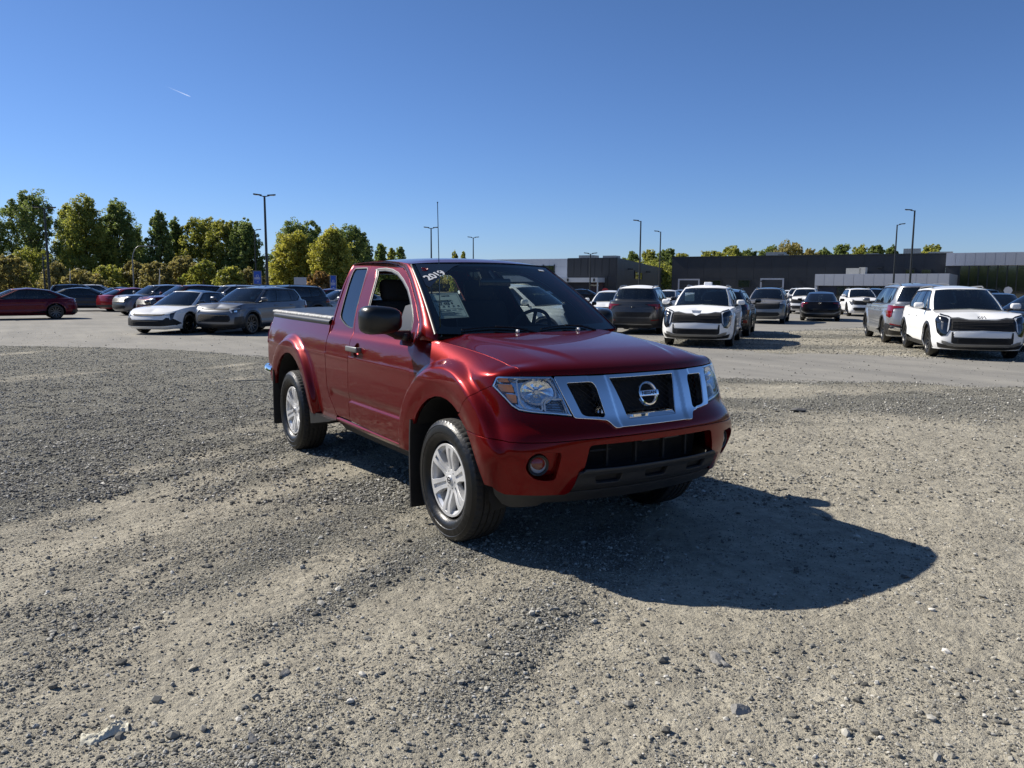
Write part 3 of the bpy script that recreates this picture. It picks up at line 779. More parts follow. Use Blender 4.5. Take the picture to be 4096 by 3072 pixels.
for s in SD:
    pocket('fog_lamp_recess', FOGO, fO(s), .055, .012, MAT['red'], bump_o, res=.02)
    c = TS(s*.765, .607, 1, -.05); nrm = TS(s*.765, .607, 1, .05)-c
    f = Vector((1, s*.28, -.05)).normalized(); rot = f.to_track_quat('Z', 'Y').to_matrix().to_4x4()
    def lz(prof, name, mat, par, off=0):
        m = MB(); m.lathe(prof, 28)
        o = m.build(name, mat, par, smooth=50); o.matrix_world = Matrix.Translation(Vector(c)+f*off) @ rot; return o
    fl = lz([(.052, -.02), (.062, .012), (.058, .018), (.048, .012), (.046, -.02)], 'fog_lamp', MAT['black'], truck)
    lz([(.001, -.028), (.02, -.026), (.038, -.014), (.045, .008)], 'reflector', MAT['drl'], fl)
    lz([(.001, .022), (.018, .020), (.034, .014), (.047, .004)], 'lens', MAT['lens'], fl)
# --- lower intake: radiator fins, bars and skid plate
m = MB()
for i in range(26):
    z = .57+i*.0062; P = TS(np.linspace(-.46, .46, 9), np.full(9, z), 1, -.11); m.tube(P, .0012, 4)
inner = m.build('radiator_fins', MAT['black'], truck, kind='stuff')
loft('intake_back', [TS(np.linspace(-.5, .5, 15), np.full(15, z), 1, -.125) for z in (.40, .55, .73)], MAT['mattblack'], truck)
for u in (-.33, -.12, .1, .30):
    m = MB(); P0 = TS(u, .575, 1, -.06); P1 = TS(u, .72, 1, -.06); m.box(P0[0]-.02, P0[0]+.01, P0[1]-.006, P0[1]+.006, P0[2], P1[2])
    m.build('intake_strut', MAT['mattblack'], truck)
m = MB(); P = TS(np.linspace(-.44, -.30, 5), np.full(5, .668), 1, -.07); m.tube(P, .006, 6)
m.build('cooling_pipe', MAT['grey'], truck); m = MB(); P = TS(np.linspace(-.05, .26, 5), np.full(5, .69), 1, -.085); m.tube(P, .005, 6)
m.build('cooling_pipe', MAT['satin'], truck)
def fSk(u, v):                                                  # skid plate stands a little proud and curls under
    d = .012-.10*sstep(.50, .37, v)**1.3+.015*np.exp(-((v-.565)/.02)**2)
    return TS(u, v, 1, d)
sk = [(.500, .586), (.30, .583), (0, .583), (-.30, .583), (-.500, .586), (-.535, .55), (-.552, .49), (-.575, .44), (-.60, .418), (-.45, .39), (-.2, .375), (.2, .375), (.45, .39), (.60, .418), (.575, .44), (.552, .49), (.535, .55)]
slots = [smooth_poly([(a, .535), (b, .537), (b+.01*(1 if b < a else -1), .487), (a-.008, .487)] if 0 else [(c-.095, .542), (c+.095, .542), (c+.080, .484), (c-.080, .484)], .02) for c in (-.345, 0, .345)]
skid = panel('skid_plate', sk, fSk, MAT['grey'], truck, holes=slots, res=.02, gap=.003, thick=.02, lip=.008)
for q in slots:
    pocket('slot_recess', q, lambda u, v, off: fSk(u, v)+np.stack([off*np.ones_like(u), 0*u, 0*u], -1), .034, .006, MAT['mattblack'], skid, res=.02)
def fAir(u, v): return TS(u, v, 1, -.010-.022*sstep(.44, .34, v))
half = [(1.03, .475), (1.035, .40), (1.0, .35), (.93, .335), (.76, .345), (.72, .37), (.5, .375), (.2, .372), (0, .372)]
top_ = [(0, .43), (.6, .44), (.76, .44), (.95, .44), (1.0, .455)]
o = half[:-1]+[(-a, b) for a, b in half[:-1]][::-1]+[(-a, b) for a, b in top_[1:]][::-1]+top_[1:]
panel('air_dam', o, fAir, MAT['grey'], truck, res=.035, gap=0, thick=.006)
for s in SD:
    mtw = MB(); mtw.tube([(.60, s*.37, .40), (.66, s*.37, .365), (.68, s*.40, .36), (.66, s*.43, .365), (.60, s*.43, .40)], .010, 8)
    mtw.build('tow_hook', MAT['black'], truck)

# --- chrome grille
fG = fS(.008)
gr = GR[1:-1]+[(-a, b) for a, b in GR[1:-1]][::-1]
hol_c = OPC+[(-a, b) for a, b in OPC][::-1]
hol_c = smooth_poly(hol_c, .008); hol_r = smooth_poly(OPR, .018); hol_l = np.array([(-a, b) for a, b in hol_r])[::-1]
def fGr(u, v):
    # the two V struts stand proud, the lower bar rolls under
    au = np.abs(u); d = np.abs(au-(.318+(v-.86)*.10)); 
    off = .008+.012*(1-sstep(.045, .075, d))+.010*(1-sstep(.80, .84, v))*0
    return TS(u, v, 1, off)
grille = panel('grille', smooth_poly(gr, .012, skip=()), fGr, MAT['chrome'], truck, holes=[hol_r, hol_c, hol_l], res=.014, gap=.002, thick=.045, lip=.007)
loft('backing', [TS(np.linspace(-.56, .56, 21), np.full(21, z), 1, -.085) for z in (.80, .9, 1.0, 1.09)], MAT['mattblack'], grille)
m = MB(); st = .044
def seg_in(poly, p, q, n=60):
    t = np.linspace(0, 1, n)[:, None]; L = p+(q-p)*t; I = pip(L, np.array(poly)); runs = []; k = 0
    while k < n:
        if I[k]:
            j = k
            while j+1 < n and I[j+1]: j += 1
            if j-k >= 2: runs.append((L[k], L[j]))
            k = j+1
        else: k += 1
    return runs
for poly in (hol_r, hol_c, hol_l):
    for i in range(-40, 41):
        for sl in (.78, -.78):
            p = np.array([i*st-.0, .80]); q = p+np.array([.32/sl, .32])
            for a, b in seg_in(poly, p, q):
                L = np.linspace(0, 1, 5)[:, None]; W = a+(b-a)*L; P = TS(W[:, 0], W[:, 1], 1, -.022); m.tube(P, .0017, 4, cap=False)
m.build('mesh_insert', MAT['mattblack'], grille, kind='stuff')
# inner chrome wedge beside each strut, raised lip at the foot of the middle opening
for s in SD:
    P = []
    for t in np.linspace(0, 1, 8):
        u = .372+.0*t-.006*t; v = 1.045-.17*t; w_ = .004+.022*t
        P.append([TS(s*(.352-.016*t), v, 1, .004), TS(s*(.352-.016*t+w_), v, 1, -.045)])
    loft('strut_flank', P, MAT['chrome'], grille)
loft('lower_ramp', [[TS(u*(1+(.836-z)*-.9), z, 1, o) for u in np.linspace(-.184, .184, 13)] for z, o in ((.8365, .004), (.852, -.012), (.868, -.034), (.874, -.060))], MAT['chrome'], grille)
# badge: ring, bar and word
bc = Vector(TS(0, .962, 1, -.005)); bn = Vector((1, 0, .33)).normalized()
brot = Matrix(((0, bn.cross(Vector((0, 1, 0))).x*-1, bn.x), (1, 0, 0), (0, bn.cross(Vector((0, 1, 0))).z*-1, bn.z))).to_4x4()
up = Vector((-bn.z, 0, bn.x)); B3 = Matrix((Vector((0, 1, 0)), up, bn)).transposed().to_4x4()
m = MB(); prof = [(.056, 0), (.058, .016), (.063, .020), (.070, .018), (.074, 0)]; m.lathe(prof, 48)
m.rbox((0, 0, .018), (.150, .034, .016), .004)
badge = m.build('badge', MAT['chrome'], truck, smooth=45); badge.matrix_world = Matrix.Translation(bc) @ B3
tx = text_mesh('NISSAN', .030, MAT['ink'], .0012, .0009, 'lettering', badge, spacing=1.02); tx.matrix_world = Matrix.Translation(bc+bn*.0262) @ B3 @ Matrix.Diagonal((1.10, .92, 1, 1))
# --- headlights
RING = smooth_poly([(.828, 1.071), (.636, 1.071), (.600, 1.02), (.602, .966), (.666, .966), (.692, .945), (.692, .897), (.790, .905), (.820, .95)], .02)
PARKL = smooth_poly([(.566, .960), (.655, .960), (.678, .940), (.680, .893), (.556, .880)], .012)
AMB = [[(.962, 1.077), (.897, 1.077), (.880, 1.055), (.968, 1.055)], [(.978, 1.040), (.862, 1.040), (.850, 1.001), (.948, 1.003)], [(.916, .989), (.841, .986), (.841, .943), (.880, .943)]]
for s in SD:
    f0 = fO(s)
    hl = pocket('headlight', inset(resample(HEAD, .03), .004), f0, .05, .006, MAT['reflector'], truck, sg=s, res=.02)
    panel('lens', inset(resample(HEAD, .03), .003), fS(.003, s), MAT['lens'], hl, res=.03, gap=0, thick=.0, sg=s)
    ribbon('chrome_frame', inset(resample(HEAD, .02), .010), fS(-.006, s), .009, .006, MAT['chrome'], hl, sg=s)
    ribbon('bezel', RING, fS(-.022, s), .012, .010, MAT['alloy'], hl, sg=s)
    ribbon('park_lamp_frame', PARKL, fS(-.020, s), .010, .009, MAT['alloy'], hl, sg=s)
    for q in AMB:
        panel('amber_reflector', smooth_poly(q, .004), fS(-.016, s), MAT['amber'], hl, res=.02, gap=0, thick=.008, sg=s)
    # faceted bowl: concave rows of flat facets
    m = MB(); cu, cv = .712, 1.0; n = 18; rad = [(.012, .046), (.03, .044), (.05, .036), (.068, .024), (.08, .012)]
    P = []
    for ru, dp in rad:
        row = []
        for k in range(n+1):
            a = 2*math.pi*k/n; u = cu+ru*1.25*math.cos(a); v = cv+ru*.88*math.sin(a)
            row.append(TS(s*min(max(u, .60), .83), v, 1, -dp+((k % 2)*.004)))
        P.append(row)
    m.grid(P); m.build('bowl_facets', MAT['reflector'], hl)
    m = MB(); c0 = TS(s*.712, 1.0, 1, -.044); c1 = TS(s*.712, 1.0, 1, -.018)
    m.tube([c0, c0*.4+c1*.6, c1], [.016, .015, .011], 12); m.build('bulb_shield', MAT['alloy'], hl, smooth=50)
    m = MB()
    for k in range(7):
        v = .892+k*.009; P0 = TS(s*np.linspace(.572, .668, 5), np.full(5, v), 1, -.030); m.tube(P0, .0028, 4)
    m.build('park_lamp_rib', MAT['alloydark'], hl)

# --- hood surface (needed by the fenders, which meet it along the gap)
HU = np.linspace(0, .90, 60); HY = TN.xy(HU, np.full(60, 1.088))[:, 1]
HPROF = spl([0, .006, .018, .04, .08, .15, .25, .4, .6, .85, 1.15], [1.091, 1.105, 1.120, 1.136, 1.155, 1.175, 1.193, 1.213, 1.233, 1.252, 1.270])
def HD(q, t, off=0.0):
    """hood: q across (-1..1), t from the screen (0) to the nose (1)"""
    q = np.asarray(q, float); t = np.asarray(t, float); aq = np.minimum(np.abs(q), 1)
    hw = .742+.030*(1-t)**1.5
    xr = -.215-.245*aq**2.4
    xf = TN.xy(np.interp(aq*.742, HY, HU), np.full(aq.shape, 1.088))[..., 0]
    L = xf-xr; x = xr+L*t; d = L*(1-t)
    z = HPROF(np.minimum(d, 1.15))-(.008*aq**2+.024*sstep(.74, 1.04, aq)/.92)*sstep(.0, .14, d)
    yr = .78-.26*sstep(.15, 1.0, t)                # power-dome crease
    z = z+.012*(1-sstep(yr-.05, yr+.035, aq))*sstep(.02, .30, d)
    return np.stack([x, q*hw, z+off], -1)
_et = np.linspace(1, 0, 80); _eP = HD(np.ones(80), _et)         # hood edge, nose to screen
# --- fenders
_gu = [.79, .88, .97, 1.06, 1.15, 1.25, 1.35, 1.45]; _gx = [float(TN.xy(q, 1.04)[0]) for q in _gu]
XG = spl(_gu, [_eP[0, 0], _eP[0, 0]-.022, _eP[0, 0]-.060, .445, (.365+_gx[4])/2]+_gx[5:])
def fend_top(u):
    """hood-gap point that belongs to plan position u"""
    xs = TN.xy(u, np.full(np.shape(u), 1.04))[..., 0]
    x14 = float(TN.xy(1.14, 1.04)[0])
    xg = np.where(u < 1.45, XG(np.minimum(u, 1.45)), xs)
    xg = np.minimum(xg, _eP[0, 0]); k = sstep(-.60, -.44, xg)
    zt = np.interp(-xg, -_eP[:, 0], _eP[:, 2]); yt = np.interp(-xg, -_eP[:, 0], _eP[:, 1])
    ys = TN.xy(u, np.full(np.shape(u), 1.262))[..., 1]
    return np.stack([xg, ys*(1-k)+yt*k, 1.262*(1-k)+zt*k], -1)
def fFend(s, off=0.0):
    def fn(u, v):
        v0 = 1.088-.068*sstep(.88, 1.42, u); VT = 1.26
        a = TS(u, np.minimum(v, v0), 1, 0, True)
        a0 = TS(u, v0, 1, 0, True)
        e = .006; T = (a0-TS(u, v0-e, 1, 0, True))/e
        G = fend_top(u); t = np.clip((v-v0)/(VT-v0), 0, 1)[..., None]
        B1 = a0+T*(np.maximum(G[..., 2]-v0, .006)*.62)[..., None]
        B = a0*(1-t)**2+2*t*(1-t)*B1+G*t*t
        P = np.where(t > 0, B, a)
        tt_ = TN.xy(u+2e-3, v0)-TN.xy(u-2e-3, v0); n = np.stack([tt_[..., 1], -tt_[..., 0], 0*u], -1)
        n /= np.maximum(np.linalg.norm(n, axis=-1, keepdims=True), 1e-9)
        P = P+n*(trk_disp(P[..., 0], P[..., 1], P[..., 2], u)+off)[..., None]
        return P*np.array([1, s, 1])
    return fn
FEX = np.array([(tux(x, min(z, 1.04)), z) for x, z in flare_pts(AF[0], AF[1], .74) if x < .62])
for s in SD:
    o = xz([(-.585, 1.20), (-.580, 1.1), (-.580, .9), (-.592, .633), (-.612, .51), (-.622, .462), (-.545, .462)])
    o += xz([ap(AF[0], AF[1], .505, a) for a in (172, 160, 148, 136, 124, 112, 100, 90, 80, 72, 66, 61.5)])
    o += xz([(.238, .846), (.317, .921), (.411, .995)])+[(1.008, 1.028), (.986, 1.063), (.973, 1.08), (.952, 1.088), (.88, 1.0885), (.80, 1.0885)]
    o += [(.80, 1.256)]+[(u, 1.258) for u in np.linspace(.9, tux(-.60, 1.24), 8)]
    panel('fender', o, fFend(s), MAT['red'], truck, res=.014, gap=.003, sg=s, extra=FEX)

# --- doors, rear quarters
WIN = [(-1.863, 1.715), (-1.80, 1.727), (-1.644, 1.729), (-1.501, 1.717), (-1.362, 1.690), (-1.213, 1.638), (-1.065, 1.571), (-.961, 1.506), (-.84, 1.42), (-.765, 1.345), (-.745, 1.29), (-.755, 1.225), (-.80, 1.212), (-1.023, 1.222), (-1.354, 1.228), (-1.555, 1.233), (-1.590, 1.255), (-1.674, 1.395), (-1.72, 1.508), (-1.774, 1.648), (-1.83, 1.705)]
QW = [(-2.330, 1.735), (-2.059, 1.735), (-2.025, 1.722), (-1.935, 1.50), (-1.865, 1.31), (-1.832, 1.243), (-1.86, 1.236), (-1.93, 1.238), (-2.03, 1.255), (-2.168, 1.296), (-2.215, 1.325), (-2.245, 1.399), (-2.317, 1.579), (-2.345, 1.70)]
CUT = [(-.605, 1.262), (-.672, 1.335), (-.833, 1.462), (-1.106, 1.634), (-1.244, 1.700), (-1.36, 1.732), (-1.49, 1.750), (-1.712, 1.764), (-1.98, 1.770)]
DG = [(-1.985, 1.770), (-1.949, 1.58), (-1.908, 1.444), (-1.831, 1.294), (-1.765, 1.18), (-1.744, 1.087), (-1.737, .882), (-1.742, .70), (-1.765, .49)]
CABR = [(-2.070, .492), (-2.115, .55), (-2.205, .636), (-2.250, .73), (-2.262, .86), (-2.285, 1.034), (-2.30, 1.18), (-2.335, 1.25), (-2.372, 1.396), (-2.415, 1.56), (-2.43, 1.70), (-2.41, 1.772)]
def wdip(off=0.0, s=1):
    """glass area sits in a shallow scoop of the door skin"""
    def fn(u, v):
        x = TN.xy(np.abs(u), v)[..., 0]
        d = sstep(1.15, 1.215, v)*(-.016)*(1-sstep(-.68, -.60, x))
        return TS(u*s, v, 1, off+d)
    return fn
for s in SD:
    o = xz([(-.612, .462), (-.600, .51), (-.588, .633), (-.576, .9), (-.576, 1.1), (-.581, 1.20)])+xz(CUT)+xz(DG)+xz([(-1.4, .478), (-1.0, .468)])
    win = resample(xz(WIN), .02); qw = smooth_poly(xz(QW), .03)
    hx, hz = -1.60, 1.088
    cupo = np.array([(tux(hx+.015+.060*math.cos(a), hz), hz-.006+.056*math.sin(a)) for a in np.linspace(0, 2*math.pi, 25)[:-1]])
    door = panel('door', o, wdip(0, s), MAT['red'], truck, holes=[win, cupo], res=.026, sg=s, thick=.03, bres=.018)
    pocket('handle_cup', cupo, fO(s), .022, .022, MAT['red'], door, res=.015)
    o = xz([(x-.003, z) for x, z in DG][::-1])+xz(CABR[::-1])
    rd = panel('rear_door', o, wdip(0, s), MAT['red'], truck, holes=[qw], res=.026, sg=s, thick=.03)
    panel('window', inset(resample(qw, .02), -.008), wdip(-.010, s), MAT['tint'], rd, res=.05, gap=0, thick=0, sg=s)
    ribbon('window_seal', inset(resample(qw, .02), .003), wdip(-.006, s), .012, .006, MAT['black'], rd, sg=s)
    ribbon('window_frame', inset(win, .007), wdip(-.010, s), .015, .009, MAT['satin'], door, sg=s, res=.025)
    ribbon('window_seal', inset(win, .022), wdip(-.016, s), .018, .010, MAT['black'], door, sg=s, res=.025)
    if s > 0:
        panel('window', inset(win, .02), wdip(-.018, s), MAT['clear'], door, res=.06, gap=0, thick=0, sg=s)
    sail = xz([(-.985, 1.44), (-.90, 1.455), (-.80, 1.375), (-.755, 1.29), (-.76, 1.225), (-.90, 1.225), (-.96, 1.235)])
    panel('mirror_sail', smooth_poly(sail, .01), wdip(.002, s), MAT['black'], door, res=.03, gap=0, thick=.02, sg=s)
    u0 = tux(hx, hz); P = TS(u0, hz, s, 0)
    m = MB()
    m.rbox((hx, P[1]+s*.036, hz), (.235, .022, .044), .010)
    m.rbox((hx-.09, P[1]+s*.012, hz), (.03, .04, .026), .006); m.rbox((hx+.088, P[1]+s*.012, hz), (.045, .05, .036), .008)
    m.build('door_handle', MAT['satin'], door, smooth=40)
    # sill
    m = MB(); xs = np.linspace(-2.10, -.60, 16)
    rows_ = []
    for z, dy in ((.478, -.012), (.462, .004), (.445, .002), (.43, -.008), (.40, -.04), (.36, -.07)):
        rows_.append([(x, s*(TN.xy(tux(x, max(z, .42)), max(z, .42))[1]+dy), z) for x in xs])
    m.grid(np.array(rows_)[:, :]) if 0 else m.grid(rows_[:4]); m.m = 1; m.grid(rows_[3:]); sill = m.build('rocker_panel', [MAT['red'], MAT['mattblack']], truck, smooth=50)

# --- cab structure: pillars and roof rails, roof, back wall
def ws_edge(t, y=None):
    pass
def WS(y, w_, off=0.0):
    """windscreen: y across (-1..1), w_ 0 bottom .. 1 top"""
    y = np.asarray(y, float); w_ = np.asarray(w_, float)
    hw = .764-(.764-.600)*w_-.018*np.sin(np.pi*w_)*0
    xb = -.235-.150*y*y; xt = -1.035-.072*y*y
    zb = 1.262+.008*y*y; zt = 1.766-.018*y*y
    bul = np.sin(np.pi*w_)*.018
    x = xb+(xt-xb)*w_+bul*.55+off*.55; z = zb+(zt-zb)*w_+bul*.83+off*.83
    return np.stack([x, y*hw, z], -1)
ROOFE = [(-1.107, .600, 1.748), (-1.24, .592, 1.757), (-1.36, .586, 1.762), (-1.49, .582, 1.767), (-1.712, .578, 1.773), (-1.98, .574, 1.778), (-2.2, .568, 1.778), (-2.41, .560, 1.770)]
re_x = spl([-p[0] for p in ROOFE], [p[1:] for p in ROOFE])
ztop = spl([1.03, 1.10, 1.2, 1.35, 1.6, 2.0, 2.25, 2.36, 2.43], [1.764, 1.778, 1.794, 1.806, 1.814, 1.814, 1.802, 1.788, 1.768])
def RF(x, v):
    x = np.asarray(x, float); v = np.asarray(v, float)
    fx = 1.107-.072*(1-v*v)                       # front edge follows the screen
    bx = 2.41+.02*(1-v*v); t = np.clip((x-1.107)/(2.41-1.107), 0, 1)
    X = fx+(bx-fx)*t; e = re_x(1.107+(2.41-1.107)*t)
    ze = e[..., 1]; zc = ztop(X)
    fr = sstep(0, .10, t)
    sh = 1-np.abs(v)**2.6
    sh0 = 1-v*v
    z = ze+(np.maximum(zc-ze, 0))*(sh*fr+sh0*(1-fr))
    return np.stack([-X, v*e[..., 0], z], -1)
pts = [(x, v) for x, v in ()]
P = [[RF(x, v) for v in np.linspace(-1, 1, 41)] for x in np.concatenate([np.linspace(1.107, 1.25, 8), np.linspace(1.28, 2.25, 16), np.linspace(2.28, 2.41, 6)])]
m = MB(); m.grid(P); m.build('roof', MAT['red'], truck, smooth=True)
cutp = np.array(xz(CUT)+xz([(-2.2, 1.772), (-2.41, 1.772)]))
for s in SD:
    A = [WS(1.0, 0)+np.array([0, -.004, -.06])]+[WS(1.0, t) for t in np.linspace(0, 1, 12)]+[np.array(RF(x, 1.0)) for x in (1.24, 1.36, 1.49, 1.712, 1.98, 2.2, 2.41)]
    cu_ = resample(cutp, .02, closed=False); L = TS(cu_[:, 0], cu_[:, 1], 1, 0)-np.array([0, .0165, 0])*sstep(1.262, 1.33, cu_[:, 1])[:, None]
    # match by arc fraction in two stretches: pillar, then rail
    def at(L, f):
        d = np.concatenate([[0], np.cumsum(np.linalg.norm(np.diff(L, axis=0), axis=1))]); return np.array([np.interp(f*d[-1], d, L[:, k]) for k in range(3)]).T
    kx = int(np.argmin(np.abs(L[:, 0]+1.27)))
    Bc = np.concatenate([L[:1]-np.array([[0, .004, .05]]), at(L[:kx+1], np.linspace(0, 1, 12)), at(L[kx:], np.linspace(0, 1, 8))[1:]])
    rows_ = []
    for a, b in zip(A, Bc):
        mid = (a+b)/2; out = np.array([.25, 1.0, .45]); out /= np.linalg.norm(out); w_ = np.linalg.norm(a-b)
        row = [a-out*.012]
        for t in np.linspace(0, 1, 9): row.append(a+(b-a)*t+out*(w_*.16*math.sin(math.pi*t)**.8 if 0 < t < 1 else 0))
        row.append(b-np.array([0, .02, 0])); rows_.append([p*np.array([1, s, 1]) for p in row])
    m = MB(); m.grid(rows_); m.build('cab_pillar', MAT['red'], truck, smooth=True)
# windscreen: black border, glass
fW = lambda off: (lambda u, v: WS(u/.70, v/.94, off))
ed = [(-.695, .005), (.695, .005), (.695, .935), (-.695, .935)]
hole = smooth_poly([(-.655, .085), (.655, .085), (.660, .885), (-.660, .885)], .05, 6)
screen = panel('windscreen', ed, fW(0.0), MAT['wscreen'], truck, res=.06, gap=0, thick=0)
panel('black_border', ed, fW(-.004), MAT['gloss'], screen, holes=[hole], res=.05, gap=0, thick=0)
loft('screen_seal', [[WS(a, b, .004), WS(a*(1 if abs(a) < 1 else 1.012), b, .006), WS(a*(1.0 if abs(a) < 1 else 1.02), b, -.004)] for a, b in [(-1, t) for t in np.linspace(0, .99, 12)]+[(t, .992) for t in np.linspace(-.96, .96, 20)]+[(1, t) for t in np.linspace(.99, 0, 12)]], MAT['black'], truck)
# year decal, corner decal and small stickers (pieces of the screen), wrapped on the glass
def wrap_ws(o, yc, wc, rot, off):
    me = o.data; c, n_ = math.cos(rot), math.sin(rot)
    for v in me.vertices:
        a, b = v.co.x*c-v.co.y*n_, v.co.x*n_+v.co.y*c
        v.co = Vector(WS(yc+a/.66, wc+b/.94, off+v.co.z))
    me.update()
flm = pbr('decal_film', (.008, .009, .011), rough=.15, coat=1)
panel('corner_decal', [(-.675, .925), (-.28, .905), (-.36, .865), (-.52, .72), (-.645, .56), (-.665, .60)], fW(.003), flm, screen, res=.03, gap=0, thick=0)
yd = text_mesh('2019', .098, MAT['white'], .0004, .0026, 'year_decal', screen, spacing=.96); wrap_ws(yd, -.800, .778, math.radians(31), .007)
rdm = pbr('red_print', (.45, .02, .03), rough=.4)
m = MB()
for k, r0 in enumerate((.010, .018)):
    pts_ = [(-.026, r0)]+[(r0*math.sin(a), r0*math.cos(a)) for a in np.linspace(0, math.pi, 9)]+[(-.026 if k else -.012, -r0)]
    m.tube([(x, y, 0) for x, y in pts_], .0022, 4)
lg = m.build('emblem_decal', rdm, screen); wrap_ws(lg, -.875, .885, math.radians(-6), .006)
m = MB(); m.box(-.03, .03, -.012, .012, 0, .0005); st_ = m.build('small_sticker', MAT['white'], screen); wrap_ws(st_, .80, .90, 0, .004)
# back wall with rear window
def BK(y, v, off=0.0):
    hw = np.interp(v, TZ, [TW[z] for z in TZ])-.012
    x = np.interp(v, [.5, 1.03, 1.25, 1.40, 1.56, 1.70, 1.775], [-2.25, -2.285, -2.335, -2.372, -2.415, -2.43, -2.41])
    yy = np.asarray(y, float); return np.stack([x-.03*(1-yy*yy)-off, yy*hw, np.asarray(v, float)*np.ones_like(yy)], -1)
rw = smooth_poly([(-.80, 1.335), (.80, 1.335), (.76, 1.69), (-.76, 1.69)], .06, 5)
fB = lambda off=0: (lambda u, v: BK(u, v, off))
panel('cab_back', [(-1, .6), (1, .6), (1, 1.774), (-1, 1.774)], fB(), MAT['red'], truck, holes=[rw], res=.08, gap=0, thick=.03, sg=-1)
panel('rear_window', rw, fB(-.01), MAT['clear'], truck, res=.1, gap=0, thick=0, sg=-1)
# --- hood panel
ho = [(-.742, 0), (.742, 0), (.742, 1.0), (-.742, 1.0)]
hood = panel('hood', ho, lambda u, v: HD(u/.742, np.clip(v, 0, 1.0)), MAT['red'], truck, res=.018, gap=.0, thick=.02, bres=.02, sg=-1)
for y in (-.30, .38):
    m = MB(); P = HD(np.array([y]), np.array([.02]))[0]; m.rbox((P[0]-.02, P[1], P[2]+.012), (.035, .018, .022), .006)
    m.build('washer_nozzle', MAT['alloy'], truck)
# cowl between hood and screen
rows_ = []
for k in np.linspace(-1, 1, 25):
    a = HD(np.array([k]), np.array([0.01]))[0]; b = WS(k, -.01)
    rows_.append([a-np.array([0, 0, .012]), a*.6+b*.4-np.array([0, 0, .03]), a*.2+b*.8-np.array([0, 0, .024]), b-np.array([0, 0, .012])])
loft('cowl', rows_, MAT['black'], truck)
for s in SD:
    m = MB(); m.add([(-.37, s*.70, 1.235), (-.37, s*.745, 1.235), (-.62, s*.81, 1.243), (-.62, s*.70, 1.235)], [[0, 1, 2, 3]])
    m.build('cowl_end', MAT['mattblack'], truck)
# wipers
for (yp, y0, y1) in ((.47, .43, -.02), (-.08, -.13, -.60)):
    m = MB(); p0 = Vector(WS(yp/.76, -.02, .02)); p1 = Vector(WS((y0+y1)/2/.76, .055, .025)); m.tube([p0, p0*.5+p1*.5+Vector((0, 0, .014)), p1], [.009, .008, .006], 6)
    m.tube([WS(y/.76, .035+.03*math.sin((y-y1)/(y0-y1)*math.pi), .012) for y in np.linspace(y0, y1, 10)], .006, 5)
    m.build('wiper', MAT['black'], truck, smooth=50)
# antenna
m = MB(); m.tube([(-.43, -.715, 1.235), (-.432, -.715, 1.27)], [.014, .009], 10); m.tube([(-.432, -.715, 1.26), (-.445, -.712, 1.6), (-.488, -.70, 2.13)], [.0042, .0034, .0028], 6)
m.lathe([(.001, .004), (.005, .002), (.005, -.004), (.001, -.006)], 8, 'z', (-.488, -.70, 2.133)); m.build('antenna', MAT['gloss'], truck, smooth=60)

# --- bed, tonneau, tail
U_END = tu[-1]
for s in SD:
    BR = [ap(AR[0], AR[1], .53, a) for a in (4, 14, 26, 38, 50, 62, 74, 84, 92, 102, 114, 126, 138, 150, 160)]
    o = [(x-.007, z) for x, z in CABR[0:8]]+[(-2.346, 1.262)]
    o = xz(o)+[(tux(-4.0, 1.262), 1.262), (5.72, 1.262), (5.79, 1.25), (5.80, 1.0), (5.77, .86), (5.70, .76), (5.60, .68), (5.45, .615), (5.30, .59)]
    o += xz([(-3.755, .585)])+xz(BR[::-1])+xz([(-2.68, .44), (-2.50, .432), (-2.15, .437)])
    bed = panel('bed_side', o, fS(0, s), MAT['red'], truck, res=.024, sg=s, thick=.03, extra=np.array([(tux(x, z), z) for x, z in flare_pts(AR[0], AR[1], .715)]))
    # rolled black cap on the bed rail
    rows_ = []
    for x in np.linspace(-2.352, -4.215, 24):
        y = float(TN.xy(min(tux(x, 1.25), 5.85), 1.25)[1]); row = []
        for dy, dz in ((.004, -.024), (.008, -.006), (.005, .010), (-.012, .022), (-.05, .026), (-.09, .024)):
            row.append((x, s*(y+dy), 1.268+dz+.012*(x+2.35)/-1.9))
        rows_.append(row)
    loft('rail_cap', rows_, MAT['black'], bed)
# bed box (hidden inner walls) and tonneau
m = MB()
for s in SD: m.box(-4.2, -2.36, s*.70-.01, s*.70+.01, .62, 1.27)
m.box(-4.2, -2.36, -.7, .7, .60, .62); m.box(-2.37, -2.35, -.78, .78, .55, 1.27); m.build('bed_liner', MAT['mattblack'], truck)
ton = empty('tonneau_cover', parent=truck)
cm = []
NX, NY = 46, 34
for i in range(NX):
    x = -2.40-(4.225-2.40)*i/(NX-1); row = []
    for j in range(NY):
        y = -1+2*j/(NY-1); z = 1.318+.020*(1-y*y)+.010*(x+2.4)/-1.8
        z += .004*math.sin(x*9+y*2)*math.sin(y*5)+.006*math.exp(-((x+3.3)/.02)**2)
        e = sstep(.93, 1.0, abs(y)); z -= .03*float(e)
        row.append((x, y*.745, z))
    cm.append(row)
loft('cover_sheet', cm, MAT['vinyl'], ton)
edge = pbr('weathered_edge', (.36, .36, .35), rough=.6, var=.5, scale=22, bump=.4, bscale=40)
